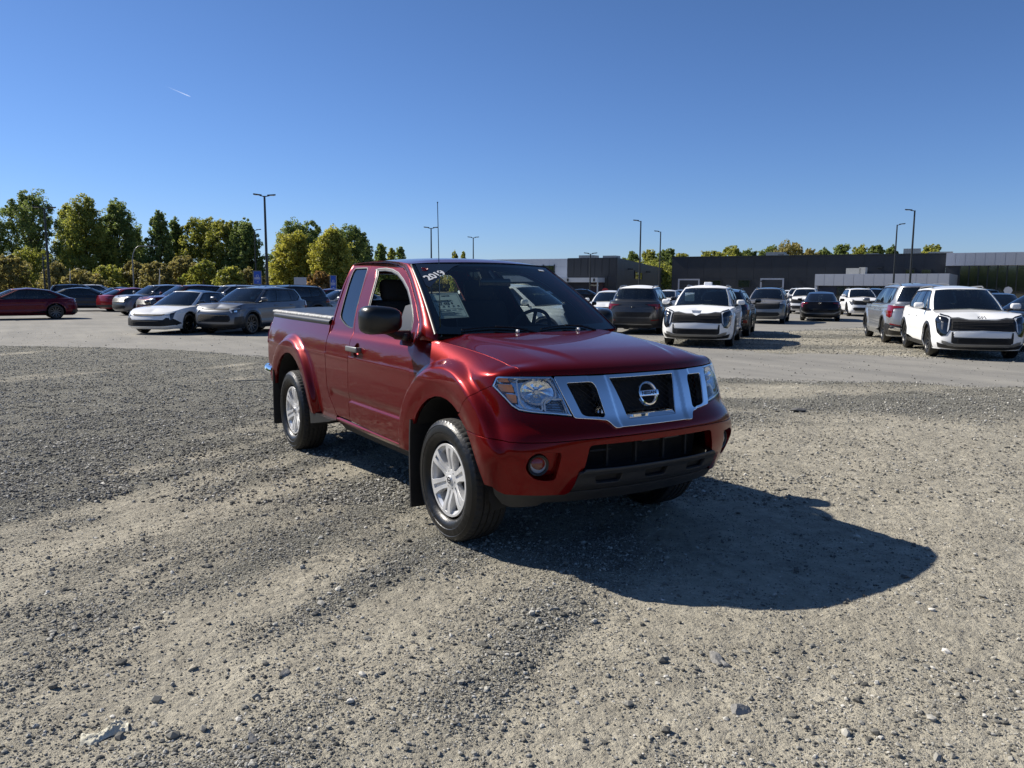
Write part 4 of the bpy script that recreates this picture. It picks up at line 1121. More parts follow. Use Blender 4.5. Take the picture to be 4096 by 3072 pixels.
for s in SD:
    rows_ = []
    for i in range(60):
        x = -2.40-1.825*i/59; wv = .0012*math.sin(i*1.1)+.0008*math.sin(i*.37); z0 = 1.30+.010*(x+2.4)/-1.8
        rows_.append([(x, s*.735, z0+.016+wv), (x, s*(.768+wv), z0+.010), (x, s*(.775+wv), z0-.008), (x, s*.745, z0-.018)])
    loft('cover_edge', rows_, edge, ton)
    mrail = MB(); mrail.box(-4.225, -2.40, s*.70-.02, s*.70+.02, 1.265, 1.288); mrail.build('rail', MAT['black'], ton)
# tailgate
tg = panel('tailgate', [(-.70, .66), (.70, .66), (.70, 1.255), (-.70, 1.255)], lambda u, v: np.stack([-4.262-.012*np.cos(u*2.0)-.01*np.exp(-((v-1.2)/.04)**2), u, v], -1), MAT['red'], truck, res=.05, sg=-1)
m = MB(); m.rbox((-4.285, 0, 1.14), (.02, .22, .09), .01); m.build('handle', MAT['black'], tg)
for s in SD:
    tl = panel('tail_lamp', [(5.70, .98), (5.985, .98), (5.985, 1.235), (5.83, 1.235), (5.765, 1.19), (5.745, 1.08)], fS(.006, s), MAT['redlens'], truck, res=.03, sg=s, gap=.002, thick=.03)
    panel('reversing_lens', [(5.79, 1.085), (5.96, 1.085), (5.96, 1.13), (5.79, 1.13)], fS(.008, s), MAT['white'], tl, res=.03, sg=s, gap=.001, thick=.004)
# rear step bumper, chrome with body-side wrap
prof = [(-.012, .735), (.018, .742), (.035, .725), (.040, .66), (.030, .60), (.0, .575), (-.03, .58)]
rows_ = []
path = [(-3.93, .862), (-4.05, .868), (-4.18, .862), (-4.29, .83), (-4.345, .76), (-4.36, .6), (-4.365, .3), (-4.365, 0)]
path = resample(path, .05, closed=False); full = np.concatenate([path*[1, -1], path[::-1][1:]])
tt = np.gradient(full, axis=0); tt /= np.linalg.norm(tt, axis=1, keepdims=True); nn = np.stack([tt[:, 1], -tt[:, 0]], 1)
if nn[0, 1] > 0: nn = -nn
for (a, b), n_ in zip(full, nn):
    rise = .04*sstep(-4.1, -3.93, a)
    rows_.append([(a+n_[0]*o_, b+n_[1]*o_, z_-(0 if k_ < 3 else rise*0)) for k_, (o_, z_) in enumerate(prof)])
loft('rear_bumper', rows_, MAT['chrome'], truck)

# --- wheels
def make_wheel(parent, x, y, s):
    """s = side the face looks to"""
    R = .385
    # tyre: sidewall with ribs, bead and shoulder; tread with grooves
    hw = .132
    sw = [(.242, -.080), (.246, -.100), (.254, -.108), (.266, -.120), (.290, -.129), (.3, -.1285), (.3035, -.1315), (.325, -.130), (.345, -.124), (.3485, -.1265), (.357, -.121), (.366, -.112)]
    N = 240; m = MB(); V = []; prof = []
    prof += [(r, h, 0) for r, h in sw]
    gro = [-.062, -.021, .021, .062]
    ys_ = [-.108, -.100, -.085, -.074]
    body = [(.3745, -.108, 1), (.380, -.098, 1), (.3825, -.085, 1), (.384, -.074, 1)]
    for g in gro:
        r_ = .3845-.6*(g/.13)**2*.006
        body += [(r_, g-.010, 2), (r_, g-.0055, 2), (r_-.009, g-.0045, 3), (r_-.009, g+.0045, 3), (r_, g+.0055, 2), (r_, g+.010, 2)]
        nx = g+.0205
        if g < .06: body += [(.3848, nx, 4)]
    body += [(.384, .074, 1), (.3825, .085, 1), (.380, .098, 1), (.3745, .108, 1)]
    prof += body+[(r, -h, 0) for r, h in sw[::-1]]
    mi = []
    for i, (r, h, kd) in enumerate(prof):
        for k in range(N):
            rr = r; hh = h
            if kd == 1 and (k % 4 == 0): rr -= .0042 if abs(h) > .08 else .003
            if kd in (2,) and ((k+int(h*200)) % 4 == 0): rr -= .003
            if kd == 4 and (k % 4 == 2): rr -= .003
            # raised blocks moulded on the sidewall
            if kd == 0 and .295 < r < .345:
                a_ = (k*360/N) % 360
                if (18 < a_ < 62) or (118 < a_ < 160) or (205 < a_ < 245) or (290 < a_ < 332): hh += (.0022 if (k//3) % 2 else .0012)*(1 if h > 0 else -1)
            q = 2*math.pi*(k+(.9 if kd else 0)*h*8)/N
            V.append((rr*math.cos(q), hh*s, rr*math.sin(q)))
    F = []; 
    for i in range(len(prof)-1):
        for k in range(N):
            F.append([i*N+k, i*N+(k+1) % N, (i+1)*N+(k+1) % N, (i+1)*N+k]); mi.append(1 if (prof[i][2] and prof[i+1][2]) else 0)
    w_ = empty('wheel', (x, y, R-.002), parent=parent)
    ty = mobj('tyre', V, F, [MAT['rubber'], MAT['tread']], w_, smooth=35, mi=mi)
    bm = bmesh.new(); bm.from_mesh(ty.data); bmesh.ops.recalc_face_normals(bm, faces=bm.faces[:]); bm.to_mesh(ty.data); bm.free()
    # rim: barrel, face with six double spokes, lip
    m = MB(); m.m = 0
    m.lathe([(.242, .090), (.248, .105), (.245, .111), (.237, .110), (.228, .098), (.208, .082), (.200, .06), (.192, .0), (.196, -.08), (.222, -.095)], 72, 'y')
    m.m = 1; m.lathe([(.205, -.03), (.13, -.05), (.02, -.05)], 24, 'y')      # brake disc / dark back
    rim = m.build('rim', [MAT['alloy'], MAT['mattblack']], w_, smooth=40)
    # front face as cut plate
    def pol(r, a): return (r*math.cos(math.radians(a)), r*math.sin(math.radians(a)))
    outer = [pol(.229, a) for a in np.arange(0, 360, 3)]
    holes = []
    rot0 = 90-6.5*1 if s < 0 else 90+6.5
    for k in range(6):
        c = rot0+60*k+30
        q = [pol(.217, c-17.0+34*i/8) for i in range(9)]
        q += [pol(.155, c+16), pol(.120, c+14), pol(.078, c+3), pol(.078, c-3), pol(.120, c-14), pol(.155, c-16)]
        holes.append(smooth_poly(q, .006, 3))
    def face(u, v):
        r = np.sqrt(u*u+v*v)
        h = .086+.016*sstep(.06, .20, r)-.006*sstep(.03, .07, r)*(1-sstep(.07, .16, r))
        return np.stack([u, s*h, v], -1)
    slots_ = []
    for k in range(6):
        c = rot0+60*k; ca, sa = math.cos(math.radians(c)), math.sin(math.radians(c))
        slots_.append(smooth_poly([(r*ca-b*sa, r*sa+b*ca) for r, b in ((.066, -.010), (.206, -.0145), (.206, .0145), (.066, .010))], .005, 3))
    # orientation of the face mapping: outward = +-y
    face_o = panel('spokes', outer, face, MAT['alloy'], w_, holes=holes+slots_, res=.012, gap=0, thick=.045, lip=.003, sg=-s, bres=.007)
    for q in slots_: pocket('spoke_slot', q, lambda u, v, off: face(u, v)+np.stack([0*u, s*off*np.ones_like(u), 0*u], -1), .011, .0015, MAT['alloy'], face_o, res=.012)
    mm = MB(); mm.lathe([(.001, .094), (.018, .094), (.026, .091), (.030, .084), (.031, .07)], 32, 'y'); cp = mm
    if s < 0: mm.V = [(a, -b, c) for a, b, c in mm.V]
    cap = mm.build('centre_cap', MAT['alloy'], w_, smooth=40)
    mm = MB(); mm.lathe([(.0215, .0945), (.0145, .0945), (.0145, .0955), (.0215, .0955)], 24, 'y'); mm.box(-.022, .022, .094, .0965, -.004, .004)
    mm.V = [(a, b*s, c) for a, b, c in mm.V]; mm.build('cap_emblem', MAT['ink'], w_)
    for k in range(6):
        mm = MB(); a = math.radians(rot0+60*k+30); mm.lathe([(.001, .083), (.008, .082), (.0095, .076), (.0095, .05)], 6, 'y', (.052*math.cos(a), 0, .052*math.sin(a)))
        mm.V = [(a, b*s, c) for a, b, c in mm.V]; mm.build('lug_nut', MAT['alloydark'], w_)
    return w_
for (x, y, s) in ((0, -.79, -1), (-3.2, -.79, -1), (0, .79, 1), (-3.2, .79, 1)):
    make_wheel(truck, x, y, s)
# --- wheel housings, mud flaps
for s in SD:
    for (cx, cz, r) in ((AF[0], AF[1], .50), (AR[0], AR[1], .525)):
        rows_ = []
        for a in np.linspace(-12, 192, 26):
            x, z = ap(cx, cz, r, a); yo = float(TS(tux(x, max(z, .43)), max(z, .43))[1]) if z > .3 else .86
            rows_.append([(x, s*(yo-.022), z), (x, s*(yo-.06), z+.004), (x, s*.50, z+.012)])
        loft('wheel_housing', rows_, MAT['mattblack'], truck)
        m = MB(); pts_ = [ap(cx, cz, r+.01, a) for a in np.linspace(-12, 192, 20)]
        m.prism(pts_, .49, .50, lambda a, b, h: (a, s*h, b)); m.build('housing_inner', MAT['mattblack'], truck)
    def flap(pts_, y0, y1, th, name):
        m = MB()
        m.grid([[(x, s*y0, z), (x+.004, s*(y0+y1)/2, z), (x, s*y1, z)] for x, z in pts_]); m.grid([[(x-th, s*y0, z), (x-th, s*y1, z)] for x, z in pts_], flip=True)
        for yy in (y0, y1): m.grid([[(x, s*yy, z), (x-th, s*yy, z)] for x, z in pts_])
        m.m = 0; return m.build(name, MAT['black'], truck)
    flap([(-.455, .70), (-.468, .60), (-.474, .46), (-.472, .30), (-.462, .10)], .68, .928, .018, 'mud_flap')
    flap([(-3.725, .73), (-3.74, .60), (-3.75, .40), (-3.745, .17)], .68, .928, .018, 'mud_flap')
    # small flap ahead of the rear wheel
    m = MB(); P = [ap(AR[0], AR[1], .535, a) for a in (12, 5, -2)]
    m.prism([(-2.735, .52), (-2.70, .33), (-2.20, .42), (-2.11, .445), (-2.45, .445), (-2.66, .452)], .70, .885, lambda a, b, h: (a, s*h, b)); m.build('sill_guard', MAT['black'], truck)
# --- under-body
m = MB(); m.box(-4.15, .55, -.42, -.32, .38, .50); m.box(-4.15, .55, .32, .42, .38, .50)
for x in (-3.9, -2.5, -1.3, -.5, .4): m.box(x-.05, x+.05, -.4, .4, .38, .46)
m.box(-.65, .45, -.55, .55, .44, .62); m.box(-2.3, -.62, -.80, .80, .47, .50)
m.tube([(0, -.7, .385), (0, .7, .385)], .035, 10); m.tube([(-3.2, -.7, .385), (-3.2, .7, .385)], .045, 10)
m.lathe([(.01, -.14), (.11, -.1), (.14, 0), (.11, .1), (.01, .14)], 14, 'x', (-3.2, 0, .385)); m.tube([(-3.1, 0, .40), (-.6, 0, .46)], .04, 8)
m.box(-2.2, -1.2, .35, .75, .33, .48); m.tube([(-.6, -.3, .42), (-2.5, -.45, .40), (-3.0, -.5, .52), (-4.1, -.55, .42)], .03, 8)
m.build('chassis', MAT['mattblack'], truck)
# --- interior
m = MB(); m.box(-2.30, -.45, -.80, .80, .50, .56)
m.build('cab_floor', MAT['mattblack'], truck)
m = MB()
P = []
for k in np.linspace(-1, 1, 21):
    b = WS(k*.97, 0, -.02); cl = .04*math.exp(-((k*.76-.40)/.17)**2)
    P.append([(b[0]-.01, b[1], b[2]-.02), (b[0]-.25, b[1], 1.235+cl*.3), (b[0]-.38, b[1], 1.215+cl), (b[0]-.46, b[1], 1.15+cl), (b[0]-.47, b[1], .85)])
m.grid(P); m.build('dashboard', MAT['leather'], truck, smooth=True)
for s in SD:
    wl = MB(); wl.grid([[(x, s*.76, z) for z in (.5, 1.22)] for x in (-2.3, -.6)])
    wl.build('door_lining', MAT['leather'], truck)
for yc in (-.40, .40):
    m = MB(); Mx = Matrix.Rotation(math.radians(-16), 4, 'Y')
    m.rbox((-1.45, yc, .86), (.52, .52, .16), .06); m.rbox((-1.74, yc, 1.16), (.14, .50, .62), .06, Mx)
    seat = m.build('seat', MAT['leather'], truck, smooth=50)
    m = MB(); m.rbox((-1.845, yc, 1.545), (.11, .28, .19), .05, Mx); m.build('headrest', MAT['leather'], seat, smooth=50)
    for d in (-.07, .07):
        m = MB(); m.tube([(-1.80, yc+d, 1.42), (-1.83, yc+d, 1.50)], .007, 8); m.build('headrest_post', MAT['alloy'], seat, smooth=50)
m = MB(); m.rbox((-2.24, 0, .98), (.12, 1.3, .68), .05); m.rbox((-2.245, -.38, 1.38), (.09, .24, .16), .04); m.rbox((-2.245, .38, 1.38), (.09, .24, .16), .04); m.build('rear_bench', MAT['leather'], truck, smooth=50)
c = Vector((-1.02, .40, 1.235)); ax = Vector((-.88, 0, .47)).normalized(); X = Vector((0, 1, 0)); Y = ax.cross(X)
m = MB(); m.tube([c+(X*math.cos(a)+Y*math.sin(a))*.185 for a in np.linspace(0, 2*math.pi, 33)], .015, 8, cap=False)
for a in (0.1, math.pi-.1, -math.pi/2): m.tube([c-ax*.03, c+(X*math.cos(a)+Y*math.sin(a))*.18], .016, 6)
m.lathe([(.001, .0), (.07, -.01), (.075, -.04)], 16, 'z'); V0 = m.V[-48:]; m.V[-48:] = [tuple(c-ax*v[2]*-1+X*v[0]+Y*v[1]) for v in V0]
m.build('steering_wheel', MAT['leather'], truck, smooth=50)
m = MB(); m.rbox((-.87, -.02, 1.61), (.035, .27, .065), .015); m.tube([(-.87, -.02, 1.64), (-.95, -.02, 1.70)], .01, 6); m.build('rear_view_mirror', MAT['gloss'], truck, smooth=50)
for s in SD:
    m = MB(); m.rbox((-1.20, s*.36, 1.722), (.17, .42, .018), .008, Matrix.Rotation(math.radians(12), 4, 'Y'))
    m.build('sun_visor', MAT['leather'], truck, smooth=50)
# B pillar linings
for s in SD:
    m = MB(); m.add([(-1.80, s*.775, 1.2), (-1.90, s*.775, 1.2), (-2.06, s*.555, 1.74), (-1.93, s*.555, 1.74), (-1.80, s*.72, 1.2), (-1.90, s*.72, 1.2), (-2.06, s*.52, 1.74), (-1.93, s*.52, 1.74)], [[0, 1, 2, 3], [4, 7, 6, 5], [0, 3, 7, 4], [1, 5, 6, 2]])
    m.build('pillar_lining', MAT['leather'], truck)
# roof liner
P = [[RF(x, v)-np.array([0, 0, .03]) for v in np.linspace(-.97, .97, 15)] for x in np.linspace(1.15, 2.36, 10)]
m = MB(); m.grid(P); m.build('roof_liner', MAT['leather'], truck, smooth=True)
# --- door mirrors
for s in SD:
    mr = empty('side_mirror', parent=truck)
    # shell: rounded, taller outboard, faces forward
    m = MB(); n = 20; rows_ = []
    cy, cz = s*1.018, 1.347
    for (dx, sc) in ((-.055, .93), (-.05, 1.0), (-.01, 1.02), (.035, .99), (.065, .90), (.085, .72), (.098, .40), (.101, .02)):
        row = []
        for k in range(n):
            a = 2*math.pi*k/n; ca, sa = math.cos(a), math.sin(a); p_ = 2/3.3
            yy = math.copysign(abs(ca)**p_, ca)*.130*sc; zz = math.copysign(abs(sa)**p_, sa)*.088*sc
            taper = 1-.10*(yy/.13)*-s*0
            row.append((-.72+dx-.03*(yy*s/.13 if True else 0)*1.0-.0, cy+yy, cz+zz*(1-.12*(-yy*s/.13))+(.012 if zz > 0 else 0)*(1)))
        rows_.append(row)
    m.grid(np.array(rows_), closed=True); m.F.append([(len(rows_)-1)*n+k for k in range(n)]); m.mi.append(0); m.build('mirror_shell', MAT['mirror'], mr, smooth=True)
    m = MB(); m.add([tuple(np.array(p)+np.array([.006, 0, 0])) for p in rows_[0]], [list(range(n))]); m.build('mirror_glass', MAT['chrome'], mr)
    m = MB(); m.tube([(-.74, s*.80, 1.245), (-.735, s*.90, 1.252), (-.72, s*.98, 1.285)], [.036, .030, .028], 12); m.rbox((-.79, s*.835, 1.235), (.20, .055, .055), .02); m.build('mirror_arm', MAT['black'], mr, smooth=50)
    if s > 0:                                                    # the far mirror is turned back a little
        mr.matrix_world = Matrix.Translation((-.76, .86, 0)) @ Matrix.Rotation(math.radians(36), 4, 'Z') @ Matrix.Diagonal((.86, .86, .97, 1)) @ Matrix.Translation((.76, -.86, 0))
# --- price sheet lying behind the windscreen
Q = [np.array(p) for p in ((-.768, -.645, 1.530), (-.728, -.425, 1.541), (-.474, -.456, 1.370), (-.519, -.668, 1.360))]   # TL TR BR BL
ex = (Q[1]-Q[0]+Q[2]-Q[3])/2; ey = (Q[0]-Q[3]+Q[1]-Q[2])/2; SW_, SH_ = float(np.linalg.norm(ex)), float(np.linalg.norm(ey)); ex /= SW_; ey -= ex*(ey @ ex); ey /= np.linalg.norm(ey); ez = np.cross(ex, ey)
ps = empty('price_sheet', tuple(sum(Q)/4), 0, 'pale green printed price sheet propped behind the windscreen of the red pickup', 'paper sheet')
ps.matrix_world = Matrix.Translation(sum(Q)/4) @ Matrix(np.stack([ex, ey, ez], 1).tolist()).to_4x4()
def flat(name, rects, mat, z):
    m = MB()
    for (a, b, c_, d_) in rects: m.box((a-.5)*SW_, (b-.5)*SW_, (c_-.5)*SH_, (d_-.5)*SH_, z, z+.0006)
    return m.build(name, mat, ps)
flat('sheet', [(0, 1, 0, 1)], MAT['paper'], 0)
flat('dark_border', [(.0, .03, 0, 1), (.97, 1, 0, 1), (.03, .97, 0, .02), (.03, .97, .98, 1)], MAT['ink'], .0008)
flat('ruled_line', [(.08, .92, .055, .062), (.08, .92, .93, .937), (.08, .086, .06, .935), (.914, .92, .06, .935), (.10, .55, .52, .53), (.12, .88, .355, .362), (.12, .50, .27, .28)], MAT['ink'], .0009)
flat('small_print', [(.12+.0, .70, .655-.0, .662), (.12, .60, .635, .641)]+[(.13+.16*k, .19+.16*k, .455, .485) for k in range(5)]+[(.11+.16*k, .20+.16*k, .425, .432) for k in range(5)]+[(.14+.2*k, .28+.2*k, .30+.012*j, .305+.012*j) for k in range(4) for j in range(2)]+[(.12, .8-.1*(j % 3), .10+.022*j, .105+.022*j) for j in range(7)], MAT['ink'], .0009)
for txt, size, px_, py_, sp_ in (('27 495 $', .030, .42, .575, 1.0), ('NISSAN FRONTIER SV', .0135, .36, .69, 1.0), ('PRESTIGE', .016, .52, .865, .9)):
    t_ = text_mesh(txt, size, MAT['ink'], .0004, .0005, 'lettering', ps, spacing=sp_); t_.location = ((px_-.5)*SW_, (py_-.5)*SH_, .0012)
# ------------------------------------------------------------------ parked cars
CP = dict(
    white=paint('car_white', (.86, .86, .85), metal=0, rough=.4, flake=.01, dust=.05),
    wrap=pbr('protective_film', (.88, .89, .90), rough=.45, var=.02, bump=.25, bscale=5),
    steel=paint('car_steel', (.085, .088, .092), metal=.65, rough=.33, flake=.15, dust=.05),
    grey=paint('car_grey', (.16, .17, .19), metal=.6, rough=.35, flake=.2, dust=.05),
    silver=paint('car_silver', (.36, .37, .38), metal=.65, rough=.33, flake=.15, dust=.05),
    beige=paint('car_beige', (.27, .26, .25), metal=.55, rough=.35, flake=.15, dust=.05),
    black=paint('car_black', (.006, .006, .008), metal=.1, rough=.3, flake=.1, dust=.04),
    slate=paint('car_slate', (.030, .038, .048), metal=.5, rough=.33, flake=.2, dust=.05),
    maroon=paint('car_maroon', (.075, .006, .014), metal=.5, rough=.34, flake=.2, dust=.04),
    red=paint('car_red', (.26, .008, .014), metal=.45, rough=.34, flake=.2, dust=.04),
    wine=paint('car_wine', (.105, .005, .014), metal=.45, rough=.34, flake=.2, dust=.04),
    blue=paint('car_blue', (.02, .04, .09), metal=.5, rough=.33, flake=.2, dust=.05),
)
CG = glass('car_side_glass', (.22, .26, .26), opac=.5, refl=1.4)
CW = glass('car_screen_glass', (.55, .62, .60), opac=.22, refl=1.5)
def tyre_mesh(R, hw):
    m = MB(); m.lathe([(R*.66, -hw*.75), (R*.70, -hw*.92), (R*.84, -hw), (R*.94, -hw*.93), (R*.985, -hw*.80), (R, -hw*.6), (R, -hw*.10), (R-.007, -hw*.08), (R-.007, hw*.08), (R, hw*.10), (R, hw*.6), (R*.985, hw*.80), (R*.94, hw*.93), (R*.84, hw), (R*.70, hw*.92), (R*.66, hw*.75)], 40, 'y')
    return m
_wc = {}
def car_wheel(parent, x, y, R, s, style):
    """style: 'dark5', 'silver5', 'aero' — cached meshes"""
    key = (round(R, 3), s, style)
    w_ = empty('wheel', (x, y, R-.004), parent=parent)
    if key not in _wc:
        hw = .11
        ty = tyre_mesh(R, hw).build('tyre', MAT['rubber'], w_, smooth=40)
        m = MB(); m.lathe([(R*.665, hw*.74), (R*.675, hw*.80), (R*.66, hw*.80), (R*.63, hw*.6), (R*.60, -hw*.5), (R*.66, -hw*.7)], 36, 'y')
        m.m = 1; m.lathe([(R*.60, -.02), (.01, -.03)], 20, 'y')
        fr = {'dark5': MAT['gloss'], 'silver5': MAT['alloy'], 'aero': MAT['alloydark'], 'two': MAT['alloydark']}[style]
        if s < 0: m.V = [(a, -b, c) for a, b, c in m.V]
        rim = m.build('rim', [fr, MAT['mattblack']], w_, smooth=40)
        m = MB(); n = {'dark5': 5, 'silver5': 5, 'aero': 6, 'two': 10}[style]
        for k in range(n):
            a0 = 2*math.pi*k/n+.3
            for da in ((-.11, .11) if n == 5 else (0,)):
                def P(r, wd, a=a0, d=da): 
                    aa = a+d*(r/(R*.62)); return [(r*math.cos(aa+wd/r), r*math.sin(aa+wd/r)), (r*math.cos(aa-wd/r), r*math.sin(aa-wd/r))]
                wi, wo = (.018, .022) if n != 6 else (.03, .05)
                q = P(.045, wi)+P(R*.64, wo)[::-1]
                V = [(q[0][0], .055, q[0][1]), (q[3][0], .075, q[3][1]), (q[2][0], .075, q[2][1]), (q[1][0], .055, q[1][1])]
                V += [(a_, b_-.03, c_) for a_, b_, c_ in V]
                V = [(a_, b_*s, c_) for a_, b_, c_ in V]
                m.add(V, [[0, 1, 2, 3], [4, 7, 6, 5], [0, 4, 5, 1], [2, 6, 7, 3], [1, 5, 6, 2]])
        m2 = MB(); m2.lathe([(.001, .066), (.03, .064), (.05, .055), (.055, .03)], 16, 'y')
        m.add([(a, b*s, c) for a, b, c in m2.V], m2.F)
        sp = m.build('spokes', fr, w_)
        _wc[key] = [ty, rim, sp]
    else:
        for o in _wc[key]:
            c = o.copy(); link(c, w_)
    return w_

class Car:
    def __init__(s, name, label, group, P, colour, loc, heading, wheel='silver5', roofcol=None, hoodcol=None, detail=2):
        s.P = P; p = P; L, W, H = p['L'], p['W'], p['H']; s.s = 1
        s.col = CP[colour]; s.root = empty(name, loc, heading, label, p.get('cat', 'car'), group)
        hl = L/2; hw = W/2; nr = p.get('nose', 1.0); tr = p.get('tail', 1.0)
        pl = [(hl, 0), (hl-.015*nr, .28*hw), (hl-.05*nr, .52*hw), (hl-.11*nr, .72*hw), (hl-.22*nr, .87*hw), (hl-.40*nr, .955*hw), (hl-.70*nr, .99*hw), (hl*.3, hw), (-hl*.3, hw),
              (-hl+.70*tr, .99*hw), (-hl+.36*tr, .955*hw), (-hl+.17*tr, .87*hw), (-hl+.08*tr, .70*hw), (-hl+.03*tr, .45*hw), (-hl+.01, .25*hw), (-hl, 0)]
        us = [0.]
        for a, b in zip(pl, pl[1:]): us.append(us[-1]+math.hypot(b[0]-a[0], b[1]-a[1]))
        s.U = us[-1]; vs = [0, .12, .3, .5, .68, .82, .92, 1.0]
        so = p.get('side', [.07, .025, .0, .0, .006, .018, .032, .055]); fo = p.get('front', [.13, .04, .0, .005, .03, .06, .10, .17]); ro = p.get('rear', [.12, .03, .0, .0, .02, .05, .07, .10])
        wf = [1, 1, 1, .95, .8, .45, .1]+[0]*9; wr = [0]*9+[.1, .45, .8, .95, 1, 1, 1]
        rows = []
        for k, v in enumerate(vs):
            r = []
            for i, (x, y) in enumerate(pl): r.append((x-fo[k]*wf[i]+ro[k]*wr[i], y*(1-so[k]/hw)))
            rows.append(r)
        N = Net([-u for u in us[:0:-1]]+us, vs, [[(x, -y) for x, y in r[:0:-1]]+r for r in rows]); s.N = N
        s.uu = np.linspace(0, s.U, 900); s.xx = N.xy(s.uu, np.full(900, .6))[:, 0]; s.yy = N.xy(s.uu, np.full(900, .6))[:, 1]
        s.zb = p['zb']; s.zt = spl([-q[0] for q in p['shoulder']][::1], [q[1] for q in p['shoulder']])
        s.build(hoodcol, roofcol, wheel, detail)
    def ztop(s, u):
        x = np.interp(np.abs(u), s.uu, s.xx); return s.zt(-x)
    def S(s, u, v, off=0.0):
        u = np.asarray(u, float)*1.0; v = np.asarray(v, float)
        fl = np.abs(u) > s.U; sg = np.where(u < 0, -1., 1.)*np.where(fl, -1., 1.); au = np.abs(u); au = np.where(fl, 2*s.U-au, au)
        p = s.N.xy(au, v); e = 3e-3; t = s.N.xy(au+e, v)-s.N.xy(au-e, v); n = np.stack([t[..., 1], -t[..., 0]], -1); n /= np.maximum(np.linalg.norm(n, axis=-1, keepdims=True), 1e-9)
        zt = s.ztop(au); z = s.zb+v*(zt-s.zb)
        R = s.P['R']+.10; d = 0
        for cx in (s.P['wb']/2, -s.P['wb']/2):
            dz = z-s.P['R']; dz = np.where(dz < 0, dz*.3, dz); q = np.sqrt((p[..., 0]-cx)**2+dz**2)
            d = d+s.P.get('flare', .022)*(1-sstep(R, R+.10, q))
        # door crease and rocker scoop
        mid = sstep(-s.P['wb']/2-.1, -s.P['wb']/2+.5, p[..., 0])*(1-sstep(s.P['wb']/2-.5, s.P['wb']/2+.1, p[..., 0]))
        d = d-.018*np.exp(-((v-.38)/.12)**2)*mid+.006*np.exp(-((v-.80)/.03)**2)
        q = p+n*(d+off)[..., None] if np.ndim(d+off) else p+n*(d+off)
        return np.stack([q[..., 0], q[..., 1]*sg, z], -1)
    def ux(s, x): return float(np.interp(-x, -s.xx, s.uu))
    def uy(s, y): k = 400; return float(np.interp(y, s.yy[:k], s.uu[:k]))
    def vz(s, u, z): zt = float(s.ztop(u)); return (z-s.zb)/(zt-s.zb)
    def xz(s, pts): return [(s.ux(x), s.vz(s.ux(x), z)) for x, z in pts]
    def fz(s, pts):
        um = s.ux(s.P['wb']/2+s.P['R']+.075); out = []
        for y, z in pts:
            u = min(s.uy(abs(y)), um); out.append((u*(1 if y >= 0 else -1), s.vz(u, z)))
        return out
    def rz(s, pts):         # rear: y, z -> u beyond the side
        out = []
        for y, z in pts:
            k = 500; ay = abs(y); u = max(float(np.interp(-ay, -s.yy[k:], s.uu[k:])), s.ux(-s.P['wb']/2-s.P['R']-.075)); v = s.vz(u, z); out.append((u if y >= 0 else 2*s.U-u, v))
        return out
    def fn(s, off=0.0, sd=1): return lambda u, v: s.S(u, v, off)*np.array([1, sd, 1])
    def add(s, name, o, mat, off=.004, sd=1, parent=None, res=.07, thick=.0, holes=(), gap=0, bres=.05):
        return panel(name, o, s.fn(off, sd), mat, parent or s.root, res=res, bres=bres, gap=gap, thick=thick, sg=sd, holes=holes)
    def build(s, hoodcol, roofcol, wheel, detail):
        p = s.P; root = s.root; wb = p['wb']/2; R = p['R']; Ra = R+.055; col = s.col; fcol = CP[p['frontcol']] if p.get('frontcol') else col
        def arcp(cx, a0, a1, n=10):
            out = []
            for i in range(n+1):
                a = math.radians(a0+(a1-a0)*i/n); out.append((cx+Ra*math.cos(a), R+Ra*math.sin(a)))
            return out
        a_b = math.degrees(math.asin(max(-1, min(1, (s.zb-R)/Ra))))
        dA, dB, dC = p['doors']                      # door lines (x): front, middle, rear
        zs = s.zb+.10
        # nose: from left door line to right door line
        fr = [(s.U*0+s.ux(dA), 1.0)]
        half = s.xz([(dA, zs), (dA, s.zb)])+s.xz(arcp(wb, 180-a_b, a_b)[0:])+[(s.ux(wb+Ra+.02), 0), (s.uy(.3), 0)]
        half = [(s.ux(dA), 1.0)]+half
        top = [(u, 1.0) for u in np.linspace(s.uy(.25), s.ux(dA)-.08, 10)]
        o = half+[(-a, b) for a, b in half[::-1]]+[(-a, b) for a, b in top[::-1]]+top
        s.add('front_body', o, fcol, 0, thick=.02)
        # tail
        cut = dC < -wb+Ra                            # the rear door line meets the wheel arch
        a_d = math.degrees(math.acos((dC+wb)/Ra)) if cut else a_b
        h2 = ([] if cut else s.xz([(dC, zs), (dC, s.zb)]))+s.xz(arcp(-wb, a_d, 180-a_b))+[(s.ux(-wb-Ra-.02), 0), (s.U-.25, 0)]
        h2 = [(s.ux(dC), 1.0)]+h2
        top = [(u, 1.0) for u in np.linspace(s.ux(dC)+.08, s.U-.2, 10)]
        mirr = lambda q: [(2*s.U-a, b) for a, b in q[::-1]]
        o = h2+mirr(h2)+mirr(top)+top[::-1]
        # order: down the left edge, along the bottom, up, back along the top
        o = h2+mirr(h2)+[(2*s.U-a, b) for a, b in top]+top[::-1]
        s.add('rear_body', o, col, 0, thick=.02)
